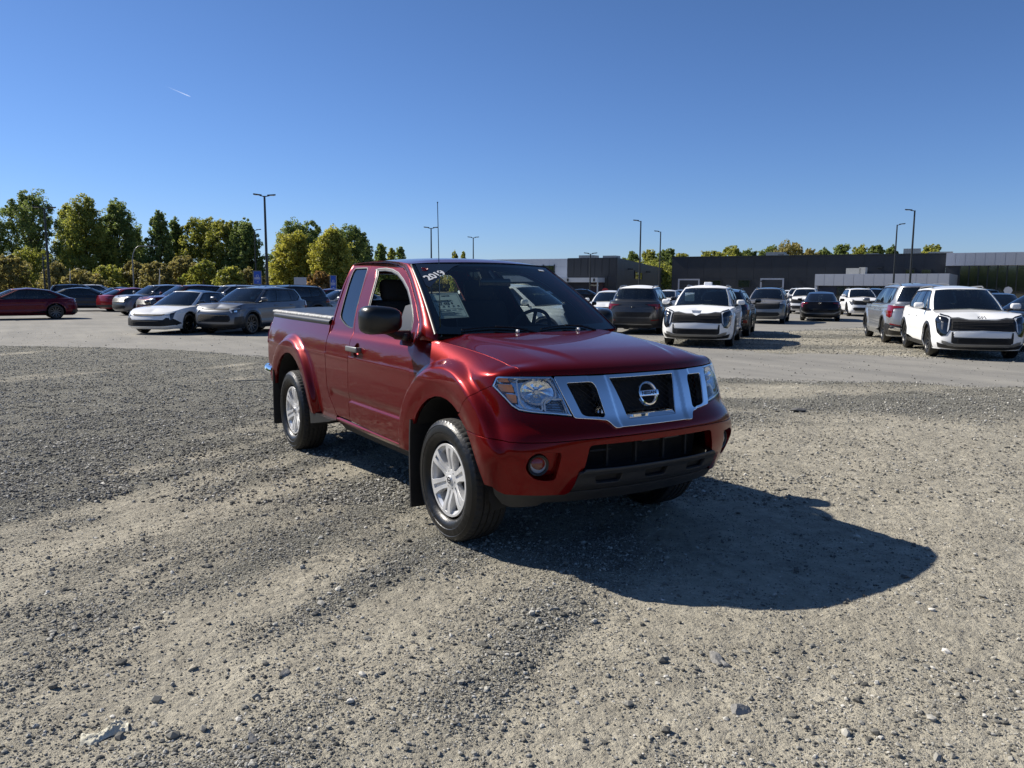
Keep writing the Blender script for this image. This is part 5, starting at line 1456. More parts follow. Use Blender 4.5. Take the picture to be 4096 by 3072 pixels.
        for sd in (1, -1):
            for (a, b, nm) in ((dA, dB, 'front_door'), (dB, dC, 'rear_door')):
                q = s.xz([(a-.004, zs), (b+.004, zs)])
                if b == dC and b < -wb+Ra+.06:       # rear door is cut by the wheel arch
                    zc = lambda x: R+math.sqrt(max(0, Ra**2-(x+wb)**2)) if abs(x+wb) < Ra else zs
                    q = s.xz([(a-.004, zs)])+s.xz([(x, max(zs, zc(x))) for x in np.linspace(-wb+math.sqrt(max(Ra**2-(zs-R)**2, 0)), b+.004, 6)])
                q = q+[(u, 1.0) for u in np.linspace(s.ux(b+.004), s.ux(a-.004), 8)]
                dr = s.add(nm, q, col, 0, sd=sd, thick=.02)
                if detail > 1:
                    hx = b+.20; P = s.S(s.ux(hx), s.vz(s.ux(hx), p['handle']), .02)
                    m = MB(); m.rbox((P[0], sd*P[1], P[2]), (.20, .025, .03), .01); m.build('door_handle', MAT['black'] if p.get('dkhandle') else col, dr, smooth=40)
            clad = MAT['black'] if p.get('clad', True) else col
            q = s.xz([(dA+.12, s.zb), (dA+.12, zs+.10), (dA, zs+.012), (dC, zs+.012), (dC-.05, zs+.06), (dC-.05, s.zb)])
            if dC-.05 < -wb+Ra: q = s.xz([(dA+.12, s.zb), (dA+.12, zs+.06), (dA, zs+.012), (-wb+Ra+.05, zs+.012), (-wb+Ra+.0, s.zb)])
            s.add('sill', q, clad, .006, sd=sd)
            for cx in (wb, -wb):
                m = MB(); rows_ = []
                for a in np.linspace(-15, 195, 20):
                    x, z = cx+Ra*math.cos(math.radians(a)), R+Ra*math.sin(math.radians(a)); u = s.ux(x); yo = float(s.S(u, max(0, s.vz(u, max(z, s.zb))))[1])
                    x2, z2 = cx+(Ra+(.055 if p.get('clad', True) else .012))*math.cos(math.radians(a)), R+(Ra+(.055 if p.get('clad', True) else .012))*math.sin(math.radians(a)); u2 = s.ux(x2); yo2 = float(s.S(u2, max(0, s.vz(u2, max(z2, s.zb))))[1])
                    rows_.append([(x2, sd*(yo2+.004), z2), (x, sd*(yo+.010), z), (x, sd*(yo-.04), z), (x, sd*.45, z)])
                m.grid(rows_); m.build('wheel_arch', clad if p.get('clad', True) else MAT['mattblack'], root, smooth=45)
                car_wheel(root, cx, sd*(p['W']/2-.125), R, sd, wheel)
        # undertray
        m = MB(); m.box(-p['L']/2+.25, p['L']/2-.25, -.55, .55, s.zb-.02, s.zb+.25); m.box(-wb+Ra, wb-Ra, -p['W']/2+.12, p['W']/2-.12, s.zb-.01, s.zb+.3)
        m.build('underbody', MAT['mattblack'], root)
        # hood: from shoulder line to the centre line
        xc = p['cowl'][0]; cp = spl([-q[0] for q in p['centre_f']], [q[1] for q in p['centre_f']])
        U1 = s.ux(dA-.02) ; rows_ = []
        nose_x = float(s.S(0., 1.)[0])
        for u in np.linspace(0, s.ux(dA), 26):
            E = s.S(u, 1.0); xE = E[0]; f = u/s.ux(dA)
            xC = nose_x+(xc-nose_x)*f**1.05; z0_ = float(s.ztop(0.)); k_ = float(sstep(0, .42, f)); zC = z0_+(float(cp(-xC))-z0_)*k_; row = []
            for t in np.linspace(0, 1, 10):
                x = E[0]*(1-t)+xC*t; y = E[1]*(1-t); z = E[2]+(zC-E[2])*math.sin(t*math.pi/2)**.9
                row.append((x, y, z))
            rows_.append(row+[(a, -b, c) for a, b, c in row[-2::-1]])
        m = MB(); m.grid(rows_); m.build('hood', CP[hoodcol] if hoodcol else fcol, root, smooth=True)
        # greenhouse ring
        gb, gt = p['gbase'], p['gtop']               # lists of (x, y, z) from front centre to rear centre
        gb = np.array(gb, float); gt = np.array(gt, float)
        d = [0.]
        for a, b in zip(gb, gb[1:]): d.append(d[-1]+float(np.linalg.norm(b-a)))
        full_s = [-q for q in d[:0:-1]]+d
        B = spl(full_s, np.concatenate([gb[:0:-1]*[1, -1, 1], gb])); T = spl(full_s, np.concatenate([gt[:0:-1]*[1, -1, 1], gt]))
        SM = d[-1]; hg = float(gt[3][2]-gb[3][2])
        def G(u, v, off=0.0):
            u = np.asarray(u, float); au = np.abs(u); fl = au > SM; sgn = np.where(u < 0, -1., 1.)*np.where(fl, -1., 1.); au = np.where(fl, 2*SM-au, au)
            w_ = (np.asarray(v, float)/hg)[..., None]; b = B(au); t = T(au); Q = b*(1-w_)+t*w_
            ctr = np.array([np.mean(gb[:, 0]), 0, 0]); o = Q-ctr; o[..., 2] = 0; o[..., 0] *= .35; o /= np.maximum(np.linalg.norm(o, axis=-1, keepdims=True), 1e-6)
            Q = Q+o*(.03*np.sin(np.pi*w_)+off); Q[..., 1] *= sgn; return Q
        def gadd(name, o, mat, off=0.0, holes=(), res=.09, parent=None, thick=0, sd=1):
            return panel(name, o, lambda u, v: G(u, v, off)*np.array([1, sd, 1]), mat, parent or root, res=res, bres=.05, gap=0, thick=thick, sg=sd, holes=holes)
        sA, sC = p['sA'], p['sC']                    # ring positions: index of the A corner / rear corner
        dA_, dC_ = d[sA], d[sC]
        mar = .05
        pc = CP[roofcol] if (roofcol and p.get('dark_pillars')) else col
        # pillars and rails (one shell with openings)
        sides = {}
        dlo = smooth_poly([(dA_+p['dlo'][0], .02), (dA_+p['dlo'][1], hg-.05), (dC_+p['dlo'][2], hg-.055), (dC_+p['dlo'][3], p.get('dlo_z', .10)), (dC_+p['dlo'][3]-.25, .02)], .04, 3)
        ws = smooth_poly([(-dA_+mar, .0), (dA_-mar, .0), (dA_-mar*.9, hg-.02), (-dA_+mar*.9, hg-.02)], .03, 3)
        rw = smooth_poly([(dC_+.07, p.get('rw_z', .05)), (2*SM-dC_-.07, p.get('rw_z', .05)), (2*SM-dC_-.10, hg-.03), (dC_+.10, hg-.03)], .05, 3)
        # left half, right half (front centre is all glass, so split there)
        outl = [(dA_-mar, 0), (dA_-mar*.9, hg-.02), (0, hg-.02), (0, hg), (SM, hg), (SM, hg-.03), (dC_+.10, hg-.03), (dC_+.07, p.get('rw_z', .05)), (SM, p.get('rw_z', .05)), (SM, 0)]
        for sd in (1, -1):
            pil = gadd('pillars', outl, pc, 0, holes=[dlo], thick=.02, sd=sd)
            gadd('side_window', inset(resample(dlo, .05), -.012), CG, -.008, sd=sd)
            if detail:
                ribbon('window_trim', resample(dlo, .05), lambda u, v: G(u, v, .0)*np.array([1, sd, 1]), .03, .008, MAT['black'], pil, sg=sd)
                for xb, w_ in p['pillx']:
                    # dark bar across the side glass at base x
                    k = float(np.interp(-xb, -gb[sA:sC+1, 0], d[sA:sC+1])); gadd('door_pillar', [(k-w_, .0), (k+w_, .0), (k+w_*.8+p.get('lean', -.03), hg-.04), (k-w_*.8+p.get('lean', -.03), hg-.04)], MAT['gloss'], .002, sd=sd)
        wsn = gadd('windscreen', inset(resample(ws, .06), -.01), CW, -.006)
        gadd('rear_glass', inset(resample(rw, .06), -.01), CG if not p.get('clear_rear') else CW, -.006)
        # roof
        rows_ = []; zc = p['H']
        for u in np.linspace(0, SM, 28):
            E = T(u)+0; f = u/SM; xC = gt[0][0]+(gt[-1][0]-gt[0][0])*(.5-.5*math.cos(math.pi*f)) ; row = []
            zC = E[2]*0+np.interp(xC, [gt[-1][0], gt[-1][0]+.5, (gt[0][0]+gt[-1][0])/2+.2, gt[0][0]-.5, gt[0][0]], [gt[-1][2], gt[-1][2]*.35+zc*.65, zc, gt[0][2]*.35+zc*.65, gt[0][2]])
            for t in np.linspace(0, 1, 9):
                row.append((E[0]*(1-t)+xC*t, E[1]*(1-t), E[2]+(zC-E[2])*math.sin(t*math.pi/2)**.8+.0))
            rows_.append(row+[(a, -b, c) for a, b, c in row[-2::-1]])
        m = MB(); m.grid(rows_); m.build('roof', CP[roofcol] if roofcol else col, root, smooth=True)
        # rear deck for saloons / shelf between shoulder and glass
        rows_ = []
        for u in np.linspace(s.ux(dA), s.U, 34):
            E = s.S(u, 1.0); f = (u-s.ux(dA))/(s.U-s.ux(dA))
            k = float(np.interp(-E[0], -gb[:, 0], d)) if True else 0
            k = min(max(k, dA_-.02), SM); k = dA_+(SM-dA_)*f if p.get('deck') is None else k
            b = B(min(max(float(np.interp(-E[0], -gb[sA:, 0], d[sA:])), 0), SM)) if E[0] > gb[-1][0]+.03 else None
            if b is None or E[0] < gb[sC][0]: 
                ff = np.clip((gb[sC][0]-E[0])/max(gb[sC][0]-(-p['L']/2+.1), .05), 0, 1); b = B(dC_+(SM-dC_)*ff)
            row = [E*(1-t)+b*t+np.array([0, 0, .012*math.sin(math.pi*t)]) for t in np.linspace(0, 1, 5)]
            rows_.append(row)
        for sd in (1, -1):
            m = MB(); m.grid([[q*np.array([1, sd, 1]) for q in r] for r in rows_]); m.build('shoulder' if p.get('deck') is None else 'boot_lid', col, root, smooth=True)
        # cowl strip
        m = MB(); m.grid([[(float(B(k)[0])+.12, float(B(k)[1]), float(B(k)[2])-.01), tuple(B(k)-np.array([.02, 0, .004]))] for k in np.linspace(-dA_, dA_, 15)]); m.build('cowl', MAT['mattblack'], root)
        # interior block: floor, seats, dash
        if detail:
            m = MB(); m.box(gb[-1][0]+.35, xc-.1, -.66, .66, s.zb+.2, .62)
            m.box(xc-.45, xc+.02, -.66, .66, .5, p['shoulder'][3][1]-.02)
            m.build('cabin_floor', MAT['mattblack'], root)
            for yy in (-.36, .36):
                for xx in (.1, -.85):
                    m = MB(); m.rbox((xx, yy, .95), (.14, .46, .55), .05, Matrix.Rotation(math.radians(-12), 4, 'Y')); m.rbox((xx-.08, yy, 1.30*p['H']/1.68), (.09, .24, .17), .04); m.rbox((xx+.25, yy, .66), (.5, .46, .14), .05)
                    m.build('seat', MAT['leather'], root, smooth=50)
        # mirrors
        bx = gb[sA]
        for sd in (1, -1):
            m = MB(); c = np.array([bx[0]-.10, sd*(p['W']/2+.10), bx[2]+.10])
            m.rbox(c, (.12, .22, .14), .05, Matrix.Rotation(sd*math.radians(8), 4, 'Z')); 
            m.m = 1; m.tube([(bx[0]-.08, sd*(p['W']/2-.07), bx[2]+.0), (bx[0]-.09, sd*(p['W']/2+.04), bx[2]+.04)], .03, 8)
            m.build('door_mirror', [MAT['gloss'] if p.get('dkmirror') else col, MAT['black']], root, smooth=50)
        s.G = G; s.gadd = gadd; s.hg = hg; s.dims = (dA_, dC_, SM)
        if p.get('rails'):
            for sd in (1, -1):
                ks = np.linspace(dA_+.45, dC_-.10, 12); P = [T(k)*np.array([1, sd, 1])*np.array([1, .94, 1])+np.array([0, 0, .030+(.022 if 0 < i < 11 else -.01)]) for i, k in enumerate(ks)]
                m = MB(); m.tube(P, .018, 6); m.build('roof_rail', MAT['satin'] if p['rails'] == 1 else MAT['black'], root, smooth=50)
        p['feat'](s)
def feat_add(s, side, name, pts, mat, off=.006, res=.06, both=True, parent=None, thick=.0):
    """side 'f' or 'r': pts (y, z) for the +y half, mirrored; symmetrical=closed across the centre if both=False"""
    cv = s.fz if side == 'f' else s.rz
    if both:
        out = []
        for sd in (1, -1):
            q = cv([(abs(y), z) for y, z in pts]); out.append(panel(name, q, s.fn(off, sd), mat, parent or s.root, res=res, bres=.04, gap=0, thick=thick, sg=sd))
        return out
    q = cv(pts+[(-y, z) for y, z in pts[::-1]])
    return panel(name, q, s.fn(off), mat, parent or s.root, res=res, bres=.04, gap=0, thick=thick)
# ---- models: dimensions, outlines and the faces of the different cars (sizes in metres)
def slats(s, y0, y1, z0, z1, n, off=.012, mat=None, side='f', rows=False):
    m = MB()
    for i in range(n):
        z = z0+(z1-z0)*(i+.5)/n; ys = np.linspace(-y1, y1, 13); q = (s.fz if side == 'f' else s.rz)([(y, z) for y in ys])
        m.tube([s.S(np.float64(u), np.float64(v), off) for u, v in q], .007, 4)
    if rows:
        for y in np.linspace(-y1, y1, rows):
            q = (s.fz if side == 'f' else s.rz)([(y, z0), (y, z1)]); m.tube([s.S(np.float64(u), np.float64(v), off) for u, v in q], .006, 4)
    return m.build('grille_slats', mat or MAT['mattblack'], s.root, kind='stuff')
def emblem(s, txt, size, side, z, off, mat, y=0.0):
    cv = s.fz if side == 'f' else s.rz
    (u, v), = cv([(y, z)]); P = s.S(np.float64(u), np.float64(v), off)
    o = text_mesh(txt, size, mat, .004, .004, 'badge', s.root, shear=.0)
    o.location = P; o.rotation_euler = (math.radians(80), 0, math.radians(90 if side == 'f' else -90)); return o
def kia(s, size, side, z, off, mat):
    """the maker's three linked letters, drawn as strokes"""
    m = MB(); h = size; k = .34*h
    h = size*1.15
    def st(a, b, c, d): m.tube([(a*h, b*h, 0), (c*h, d*h, 0)], .085*h, 4)
    st(-1.55, -.5, -1.55, .5); st(-1.5, -.1, -.95, .5); st(-1.45, -.0, -.95, -.5); st(-.95, -.5, -.25, .5); st(-.25, .5, -.25, -.5); st(-.25, -.5, .45, .5); st(.45, .5, .95, -.5); st(.95, -.5, 1.05, .5) if 0 else st(.45, .5, 1.05, -.5); st(1.05, -.5, 1.05, -.5+.0001)
    o = m.build('badge', mat, s.root)
    cv = s.fz if side == 'f' else s.rz; (u, v), = cv([(0.0, z)]); o.location = s.S(np.float64(u), np.float64(v), off)
    o.rotation_euler = (math.radians(78), 0, math.radians(90 if side == 'f' else -90)); return o
def f_suvA(s):
    """crossover with full-width grille and stacked corner lamps"""
    hw = s.P['W']/2; blk = MAT['mattblack']
    g = feat_add(s, 'f', 'grille', [(0, .895), (.30, .895), (.50, .93), (.66, .93), (.70, .80), (.66, .66), (.60, .645), (.30, .655), (0, .665)], blk, .006, both=False)
    slats(s, 0, .60, .70, .86, 5, .012, None, rows=15)
    b = feat_add(s, 'f', 'grille_bar', [(0, .905), (.28, .905), (.50, .95), (.66, .94), (.66, .915), (.50, .920), (.30, .885), (0, .885)], MAT['satin'], .012, both=False)
    for o in feat_add(s, 'f', 'headlight', [(.63, .94), (.70, .985), (.85, 1.03), (.90, .90), (.86, .60), (.80, .52), (.71, .54), (.65, .66)], MAT['gloss'], .010): pass
    feat_add(s, 'f', 'running_lamp', [(.66, .935), (.72, .962), (.86, 1.0), (.86, .985), (.73, .945), (.68, .90), (.695, .62), (.68, .63), (.665, .70)], MAT['drl'], .016)
    feat_add(s, 'f', 'lamp_reflector', [(.77, .84), (.81, .85), (.80, .68), (.77, .66)], MAT['alloydark'], .014)
    feat_add(s, 'f', 'lower_intake', [(0, .50), (.56, .50), (.58, .62), (.61, .62), (.61, .38), (.56, .36), (0, .36)], blk, .008, both=False)
    feat_add(s, 'f', 'bumper_bar', [(0, .625), (.55, .625), (.55, .515), (0, .515)], s.col if not s.P.get('frontcol') else CP[s.P['frontcol']], .020, both=False, thick=.02)
    slats(s, 0, .5, .38, .49, 4, .014)
    feat_add(s, 'f', 'skid_trim', [(0, .355), (.60, .355), (.70, .40), (.78, .42), (.78, .36), (.66, .30), (.3, .29), (0, .29)], MAT['satin'], .016, both=False, thick=.02)
    feat_add(s, 'f', 'lower_lip', [(0, .29), (.55, .29), (.80, .35), (.86, .38), (.86, .26), (.5, .225), (0, .225)], MAT['black'], .008, both=False)
    if not s.P.get('nobadge'): kia(s, .055, 'f', .950, .03, MAT['gloss'] if not s.P.get('frontcol') else MAT['satin'])
    # rear
    feat_add(s, 'r', 'tail_lamp', [(.50, 1.02), (.88, 1.04), (.90, .98), (.86, .86), (.76, .84), (.72, .96), (.50, .985)], MAT['redlens'], .010)
    feat_add(s, 'r', 'lamp_surround', [(.40, 1.03), (.52, 1.03), (.74, .98), (.78, .83), (.70, .86), (.66, .95), (.42, 1.0)], blk, .008)
    feat_add(s, 'r', 'plate_recess', [(0, .76), (.58, .76), (.62, .72), (.54, .60), (0, .60)], blk, .006, both=False)
    feat_add(s, 'r', 'rear_skirt', [(0, .55), (.62, .55), (.88, .62), (.92, .50), (.92, .30), (.5, .25), (0, .25)], MAT['black'], .010, both=False)
    feat_add(s, 'r', 'reflector', [(.60, .50), (.84, .52), (.84, .49), (.60, .47)], MAT['redlens'], .014)
    feat_add(s, 'r', 'rear_trim', [(0, .37), (.6, .37), (.66, .33), (0, .33)], MAT['satin'], .02, both=False)
    kia(s, .055, 'r', .93, .04, MAT['gloss'])
def f_suvB(s):
    """electric crossover: closed nose, low lamps, dark hexagon intake"""
    blk = MAT['mattblack']
    feat_add(s, 'f', 'nose_strip', [(0, .845), (.45, .845), (.55, .86), (.55, .83), (.45, .815), (0, .81)], blk, .008, both=False)
    feat_add(s, 'f', 'headlight', [(.58, .80), (.66, .85), (.85, .86), (.84, .76), (.78, .70), (.66, .70), (.60, .75)], MAT['alloydark'], .010)
    feat_add(s, 'f', 'running_lamp', [(.56, .80), (.66, .84), (.84, .855), (.84, .835), (.68, .815), (.64, .79), (.68, .72), (.66, .70), (.60, .76)], MAT['drl'], .015)
    feat_add(s, 'f', 'lamp_reflector', [(.72, .80), (.79, .80), (.79, .73), (.72, .73)], MAT['reflector'], .015)
    g = feat_add(s, 'f', 'grille', [(0, .66), (.50, .66), (.60, .60), (.62, .48), (.56, .42), (0, .42)], blk, .006, both=False)
    slats(s, 0, .56, .44, .64, 6, .012, None, rows=13)
    feat_add(s, 'f', 'corner_trim', [(.74, .58), (.92, .60), (.95, .45), (.90, .36), (.72, .36)], MAT['black'], .012)
    feat_add(s, 'f', 'lower_lip', [(0, .34), (.60, .34), (.90, .38), (.92, .24), (.5, .22), (0, .22)], MAT['black'], .008, both=False)
    m = MB(); 
    feat_add(s, 'r', 'tail_lamp', [(.76, 1.02), (.86, 1.05), (.90, .98), (.88, .72), (.83, .70), (.82, .95)], MAT['redlens'], .010)
    feat_add(s, 'r', 'rear_skirt', [(0, .60), (.70, .60), (.90, .66), (.93, .50), (.93, .26), (.5, .24), (0, .24)], MAT['black'], .010, both=False)
    feat_add(s, 'r', 'lamp_low', [(.62, .54), (.84, .56), (.84, .46), (.64, .45)], MAT['redlens'], .016)
    kia(s, .055, 'r', .92, .04, MAT['satin'])
def f_saloonA(s):
    """low fastback saloon: slim grille, boomerang lamps, wide black lower intake"""
    blk = MAT['mattblack']
    feat_add(s, 'f', 'grille', [(0, .655), (.50, .655), (.58, .67), (.60, .64), (.50, .605), (.3, .595), (0, .595)], blk, .008, both=False)
    feat_add(s, 'f', 'headlight', [(.56, .675), (.72, .70), (.86, .74), (.83, .68), (.80, .50), (.74, .47), (.70, .60), (.58, .64)], MAT['alloydark'], .010)
    feat_add(s, 'f', 'running_lamp', [(.56, .678), (.72, .705), (.86, .745), (.85, .725), (.74, .685), (.72, .63), (.75, .50), (.735, .49), (.70, .60), (.58, .655)], MAT['drl'], .014)
    feat_add(s, 'f', 'lower_intake', [(0, .475), (.56, .475), (.64, .545), (.78, .53), (.90, .36), (.84, .29), (.5, .27), (0, .27)], blk, .008, both=False)
    slats(s, 0, .6, .30, .45, 4, .014)
    feat_add(s, 'f', 'front_splitter', [(0, .27), (.5, .27), (.84, .31), (.88, .27), (.5, .235), (0, .235)], s.col, .018, both=False)
    feat_add(s, 'r', 'tail_lamp', [(.58, .90), (.88, .92), (.90, .84), (.84, .68), (.78, .68), (.80, .82), (.60, .86)], MAT['redlens'], .010)
    feat_add(s, 'r', 'plate_recess', [(0, .62), (.34, .62), (.32, .50), (0, .50)], blk, .006, both=False)
    feat_add(s, 'r', 'rear_skirt', [(0, .46), (.60, .46), (.86, .56), (.88, .40), (.84, .26), (0, .24)], MAT['black'], .010, both=False)
    feat_add(s, 'r', 'rear_trim', [(0, .39), (.60, .40), (.84, .52), (.85, .48), (.62, .35), (0, .34)], MAT['satin'], .016, both=False)
    kia(s, .05, 'r', .86, .035, MAT['satin'])
def f_saloonB(s):
    blk = MAT['mattblack']
    feat_add(s, 'f', 'grille', [(0, .68), (.34, .68), (.40, .60), (.30, .40), (0, .38)], blk, .008, both=False)
    feat_add(s, 'f', 'headlight', [(.44, .67), (.70, .72), (.84, .74), (.82, .66), (.50, .62)], MAT['drl'], .010)
    feat_add(s, 'f', 'lower_intake', [(.50, .46), (.76, .50), (.80, .40), (.52, .34)], blk, .008)
    feat_add(s, 'r', 'tail_lamp', [(.40, .92), (.84, .94), (.88, .84), (.80, .76), (.60, .80), (.42, .84)], MAT['redlens'], .010)
    feat_add(s, 'r', 'rear_skirt', [(0, .40), (.60, .40), (.84, .44), (.86, .26), (0, .24)], MAT['black'], .010, both=False)
def f_suvC(s):
    """small crossover with upright lamps and wide grille"""
    blk = MAT['mattblack']
    feat_add(s, 'f', 'grille', [(0, .90), (.66, .92), (.72, .86), (.66, .68), (0, .66)], blk, .008, both=False)
    slats(s, 0, .62, .69, .88, 5, .014, MAT['alloydark'], rows=0)
    feat_add(s, 'f', 'headlight', [(.66, .96), (.84, .98), (.86, .84), (.78, .66), (.70, .68)], MAT['alloydark'], .012)
    feat_add(s, 'f', 'running_lamp', [(.70, .94), (.84, .965), (.845, .92), (.72, .90)], MAT['drl'], .016)
    feat_add(s, 'f', 'lower_intake', [(0, .52), (.62, .52), (.70, .44), (.62, .36), (0, .34)], blk, .008, both=False)
    feat_add(s, 'f', 'skid_trim', [(0, .34), (.58, .36), (.62, .29), (0, .27)], MAT['satin'], .014, both=False)
    feat_add(s, 'r', 'tail_lamp', [(.46, 1.0), (.86, 1.02), (.88, .86), (.76, .84), (.70, .94), (.48, .95)], MAT['redlens'], .010)
    feat_add(s, 'r', 'rear_skirt', [(0, .50), (.60, .50), (.88, .56), (.90, .28), (0, .25)], MAT['black'], .010, both=False)
    kia(s, .05, 'f', .99, .012, MAT['satin'])
def f_suvD(s):
    """big boxy people carrier"""
    blk = MAT['mattblack']
    feat_add(s, 'f', 'grille', [(0, .82), (.58, .84), (.62, .62), (0, .60)], s.col, .004, both=False)
    feat_add(s, 'f', 'headlight', [(.64, .95), (.88, .99), (.86, .66), (.76, .60), (.66, .78)], MAT['gloss'], .010)
    feat_add(s, 'f', 'running_lamp', [(.66, .95), (.72, .96), (.74, .66), (.70, .66)], MAT['drl'], .016)
    feat_add(s, 'f', 'lower_intake', [(0, .46), (.66, .46), (.60, .34), (0, .33)], blk, .008, both=False)
    # tall lamps, chrome step
    feat_add(s, 'r', 'tail_lamp', [(.80, 1.10), (.97, 1.12), (.98, .80), (.92, .76), (.88, .80), (.86, 1.02), (.60, 1.05), (.60, 1.085)], MAT['redlens'], .012)
    feat_add(s, 'r', 'rear_skirt', [(0, .52), (.62, .52), (.97, .60), (1.0, .40), (.96, .27), (0, .25)], MAT['black'], .010, both=False)
    feat_add(s, 'r', 'chrome_step', [(0, .46), (.60, .46), (.88, .52), (.92, .42), (.60, .37), (0, .37)], MAT['chrome'], .022, both=False, thick=.02)
    feat_add(s, 'r', 'brake_strip', [(0, .545), (.60, .545), (.9, .60), (.9, .57), (.6, .52), (0, .52)], MAT['redlens'], .018, both=False)
SUVA = dict(cat='suv', L=4.66, W=1.865, H=1.665, wb=2.755, R=.365, zb=.22, doors=(.82, -.22, -1.14), handle=.93, nose=.9, tail=1.0, flare=.03,
    shoulder=[(2.35, .90), (2.1, .985), (1.4, 1.04), (.9, 1.055), (0, 1.06), (-1.2, 1.085), (-2.0, 1.12), (-2.35, 1.10)],
    centre_f=[(2.35, .92), (2.05, 1.01), (1.5, 1.08), (1.05, 1.125)], cowl=(1.05, 1.13),
    gbase=[(1.12, 0, 1.12), (1.06, .42, 1.115), (.88, .76, 1.085), (.4, .80, 1.07), (-.4, .81, 1.075), (-1.2, .80, 1.09), (-1.85, .755, 1.13), (-2.06, .62, 1.14), (-2.13, .35, 1.14), (-2.16, 0, 1.14)],
    gtop=[(.30, 0, 1.60), (.27, .36, 1.595), (.12, .575, 1.575), (-.15, .60, 1.59), (-.6, .61, 1.595), (-1.2, .60, 1.58), (-1.72, .57, 1.55), (-1.84, .46, 1.55), (-1.88, .25, 1.555), (-1.90, 0, 1.56)],
    sA=2, sC=6, dlo=(.10, .12, -.16, -.08), dlo_z=.16, pillx=[(-.18, .04), (-1.12, .035)], rails=1, rw_z=.06, feat=f_suvA)
SUVB = dict(SUVA, L=4.42, W=1.825, H=1.56, wb=2.72, R=.345, doors=(.85, -.18, -1.1), feat=f_suvB, rails=2, frontcol=None,
    shoulder=[(2.2, .84), (2.0, .93), (1.3, .99), (.9, 1.0), (0, 1.01), (-1.2, 1.03), (-1.9, 1.06), (-2.2, 1.04)],
    centre_f=[(2.2, .87), (1.95, .97), (1.5, 1.02), (1.1, 1.06)], cowl=(1.1, 1.06),
    gbase=[(1.18, 0, 1.06), (1.12, .42, 1.055), (.94, .745, 1.03), (.4, .785, 1.02), (-.4, .79, 1.025), (-1.15, .78, 1.04), (-1.75, .735, 1.07), (-1.95, .6, 1.08), (-2.0, .35, 1.08), (-2.03, 0, 1.08)],
    gtop=[(.36, 0, 1.50), (.33, .36, 1.495), (.18, .56, 1.475), (-.1, .585, 1.49), (-.6, .59, 1.495), (-1.15, .58, 1.48), (-1.6, .55, 1.45), (-1.72, .44, 1.45), (-1.76, .25, 1.455), (-1.78, 0, 1.46)])
SUVC = dict(SUVA, L=4.39, W=1.80, H=1.62, wb=2.63, feat=f_suvC, doors=(.76, -.22, -1.1),
    shoulder=[(2.2, .92), (2.0, .985), (1.4, 1.03), (.9, 1.05), (0, 1.06), (-1.2, 1.08), (-1.9, 1.10), (-2.2, 1.08)],
    gbase=[(1.02, 0, 1.12), (.98, .42, 1.115), (.82, .74, 1.085), (.4, .775, 1.07), (-.4, .785, 1.075), (-1.1, .775, 1.09), (-1.75, .73, 1.12), (-1.95, .6, 1.13), (-2.0, .35, 1.13), (-2.03, 0, 1.13)],
    gtop=[(.28, 0, 1.56), (.25, .36, 1.555), (.10, .555, 1.535), (-.15, .58, 1.55), (-.6, .59, 1.555), (-1.1, .58, 1.54), (-1.62, .55, 1.52), (-1.74, .44, 1.52), (-1.78, .25, 1.525), (-1.80, 0, 1.53)],
    centre_f=[(2.2, .94), (1.95, 1.02), (1.5, 1.08), (1.0, 1.125)])
SUVD = dict(SUVA, L=5.0, W=1.97, H=1.755, wb=3.05, R=.375, feat=f_suvD, doors=(.95, -.15, -1.15), clad=False, rails=1, handle=.98,
    shoulder=[(2.5, .93), (2.25, 1.03), (1.5, 1.08), (1.0, 1.10), (0, 1.11), (-1.2, 1.12), (-2.2, 1.14), (-2.5, 1.12)],
    centre_f=[(2.5, .95), (2.2, 1.05), (1.7, 1.11), (1.25, 1.15)], cowl=(1.25, 1.15),
    gbase=[(1.32, 0, 1.15), (1.26, .45, 1.145), (1.08, .80, 1.12), (.4, .85, 1.12), (-.6, .86, 1.125), (-1.5, .85, 1.135), (-2.15, .80, 1.15), (-2.30, .66, 1.16), (-2.36, .38, 1.16), (-2.38, 0, 1.16)],
    gtop=[(.50, 0, 1.68), (.47, .40, 1.675), (.30, .63, 1.655), (-.05, .66, 1.67), (-.7, .67, 1.675), (-1.5, .66, 1.665), (-2.02, .63, 1.65), (-2.12, .52, 1.65), (-2.16, .3, 1.655), (-2.18, 0, 1.66)],
    pillx=[(-.12, .035), (-1.18, .035)], dlo=(.12, .14, -.14, -.12))
SALA = dict(cat='sedan', L=4.71, W=1.85, H=1.425, wb=2.72, R=.335, zb=.18, doors=(.86, -.14, -1.06), handle=.78, nose=1.1, tail=1.0, clad=False, flare=.02,
    shoulder=[(2.4, .66), (2.1, .745), (1.5, .84), (.9, .885), (0, .90), (-1.2, .925), (-2.0, .95), (-2.36, .93)],
    centre_f=[(2.4, .67), (2.1, .76), (1.6, .87), (1.15, .935)], cowl=(1.15, .94),
    gbase=[(1.22, 0, .93), (1.14, .42, .925), (.92, .745, .90), (.4, .785, .905), (-.4, .79, .91), (-1.1, .775, .925), (-1.75, .66, .95), (-1.98, .50, .96), (-2.06, .3, .965), (-2.1, 0, .965)],
    gtop=[(.28, 0, 1.375), (.25, .34, 1.37), (.06, .535, 1.345), (-.15, .56, 1.36), (-.5, .565, 1.362), (-.85, .55, 1.345), (-1.15, .50, 1.31), (-1.22, .40, 1.31), (-1.25, .22, 1.315), (-1.26, 0, 1.32)],
    sA=2, sC=6, dlo=(.12, .14, -.32, -.14), dlo_z=.12, pillx=[(-.10, .035), (-1.02, .03)], rails=0, rw_z=.03, deck=1, feat=f_saloonA,
    front=[.10, .02, .0, .01, .04, .08, .12, .20])
SALB = dict(SALA, L=4.66, W=1.82, H=1.44, feat=f_saloonB, doors=(.84, -.14, -1.04))
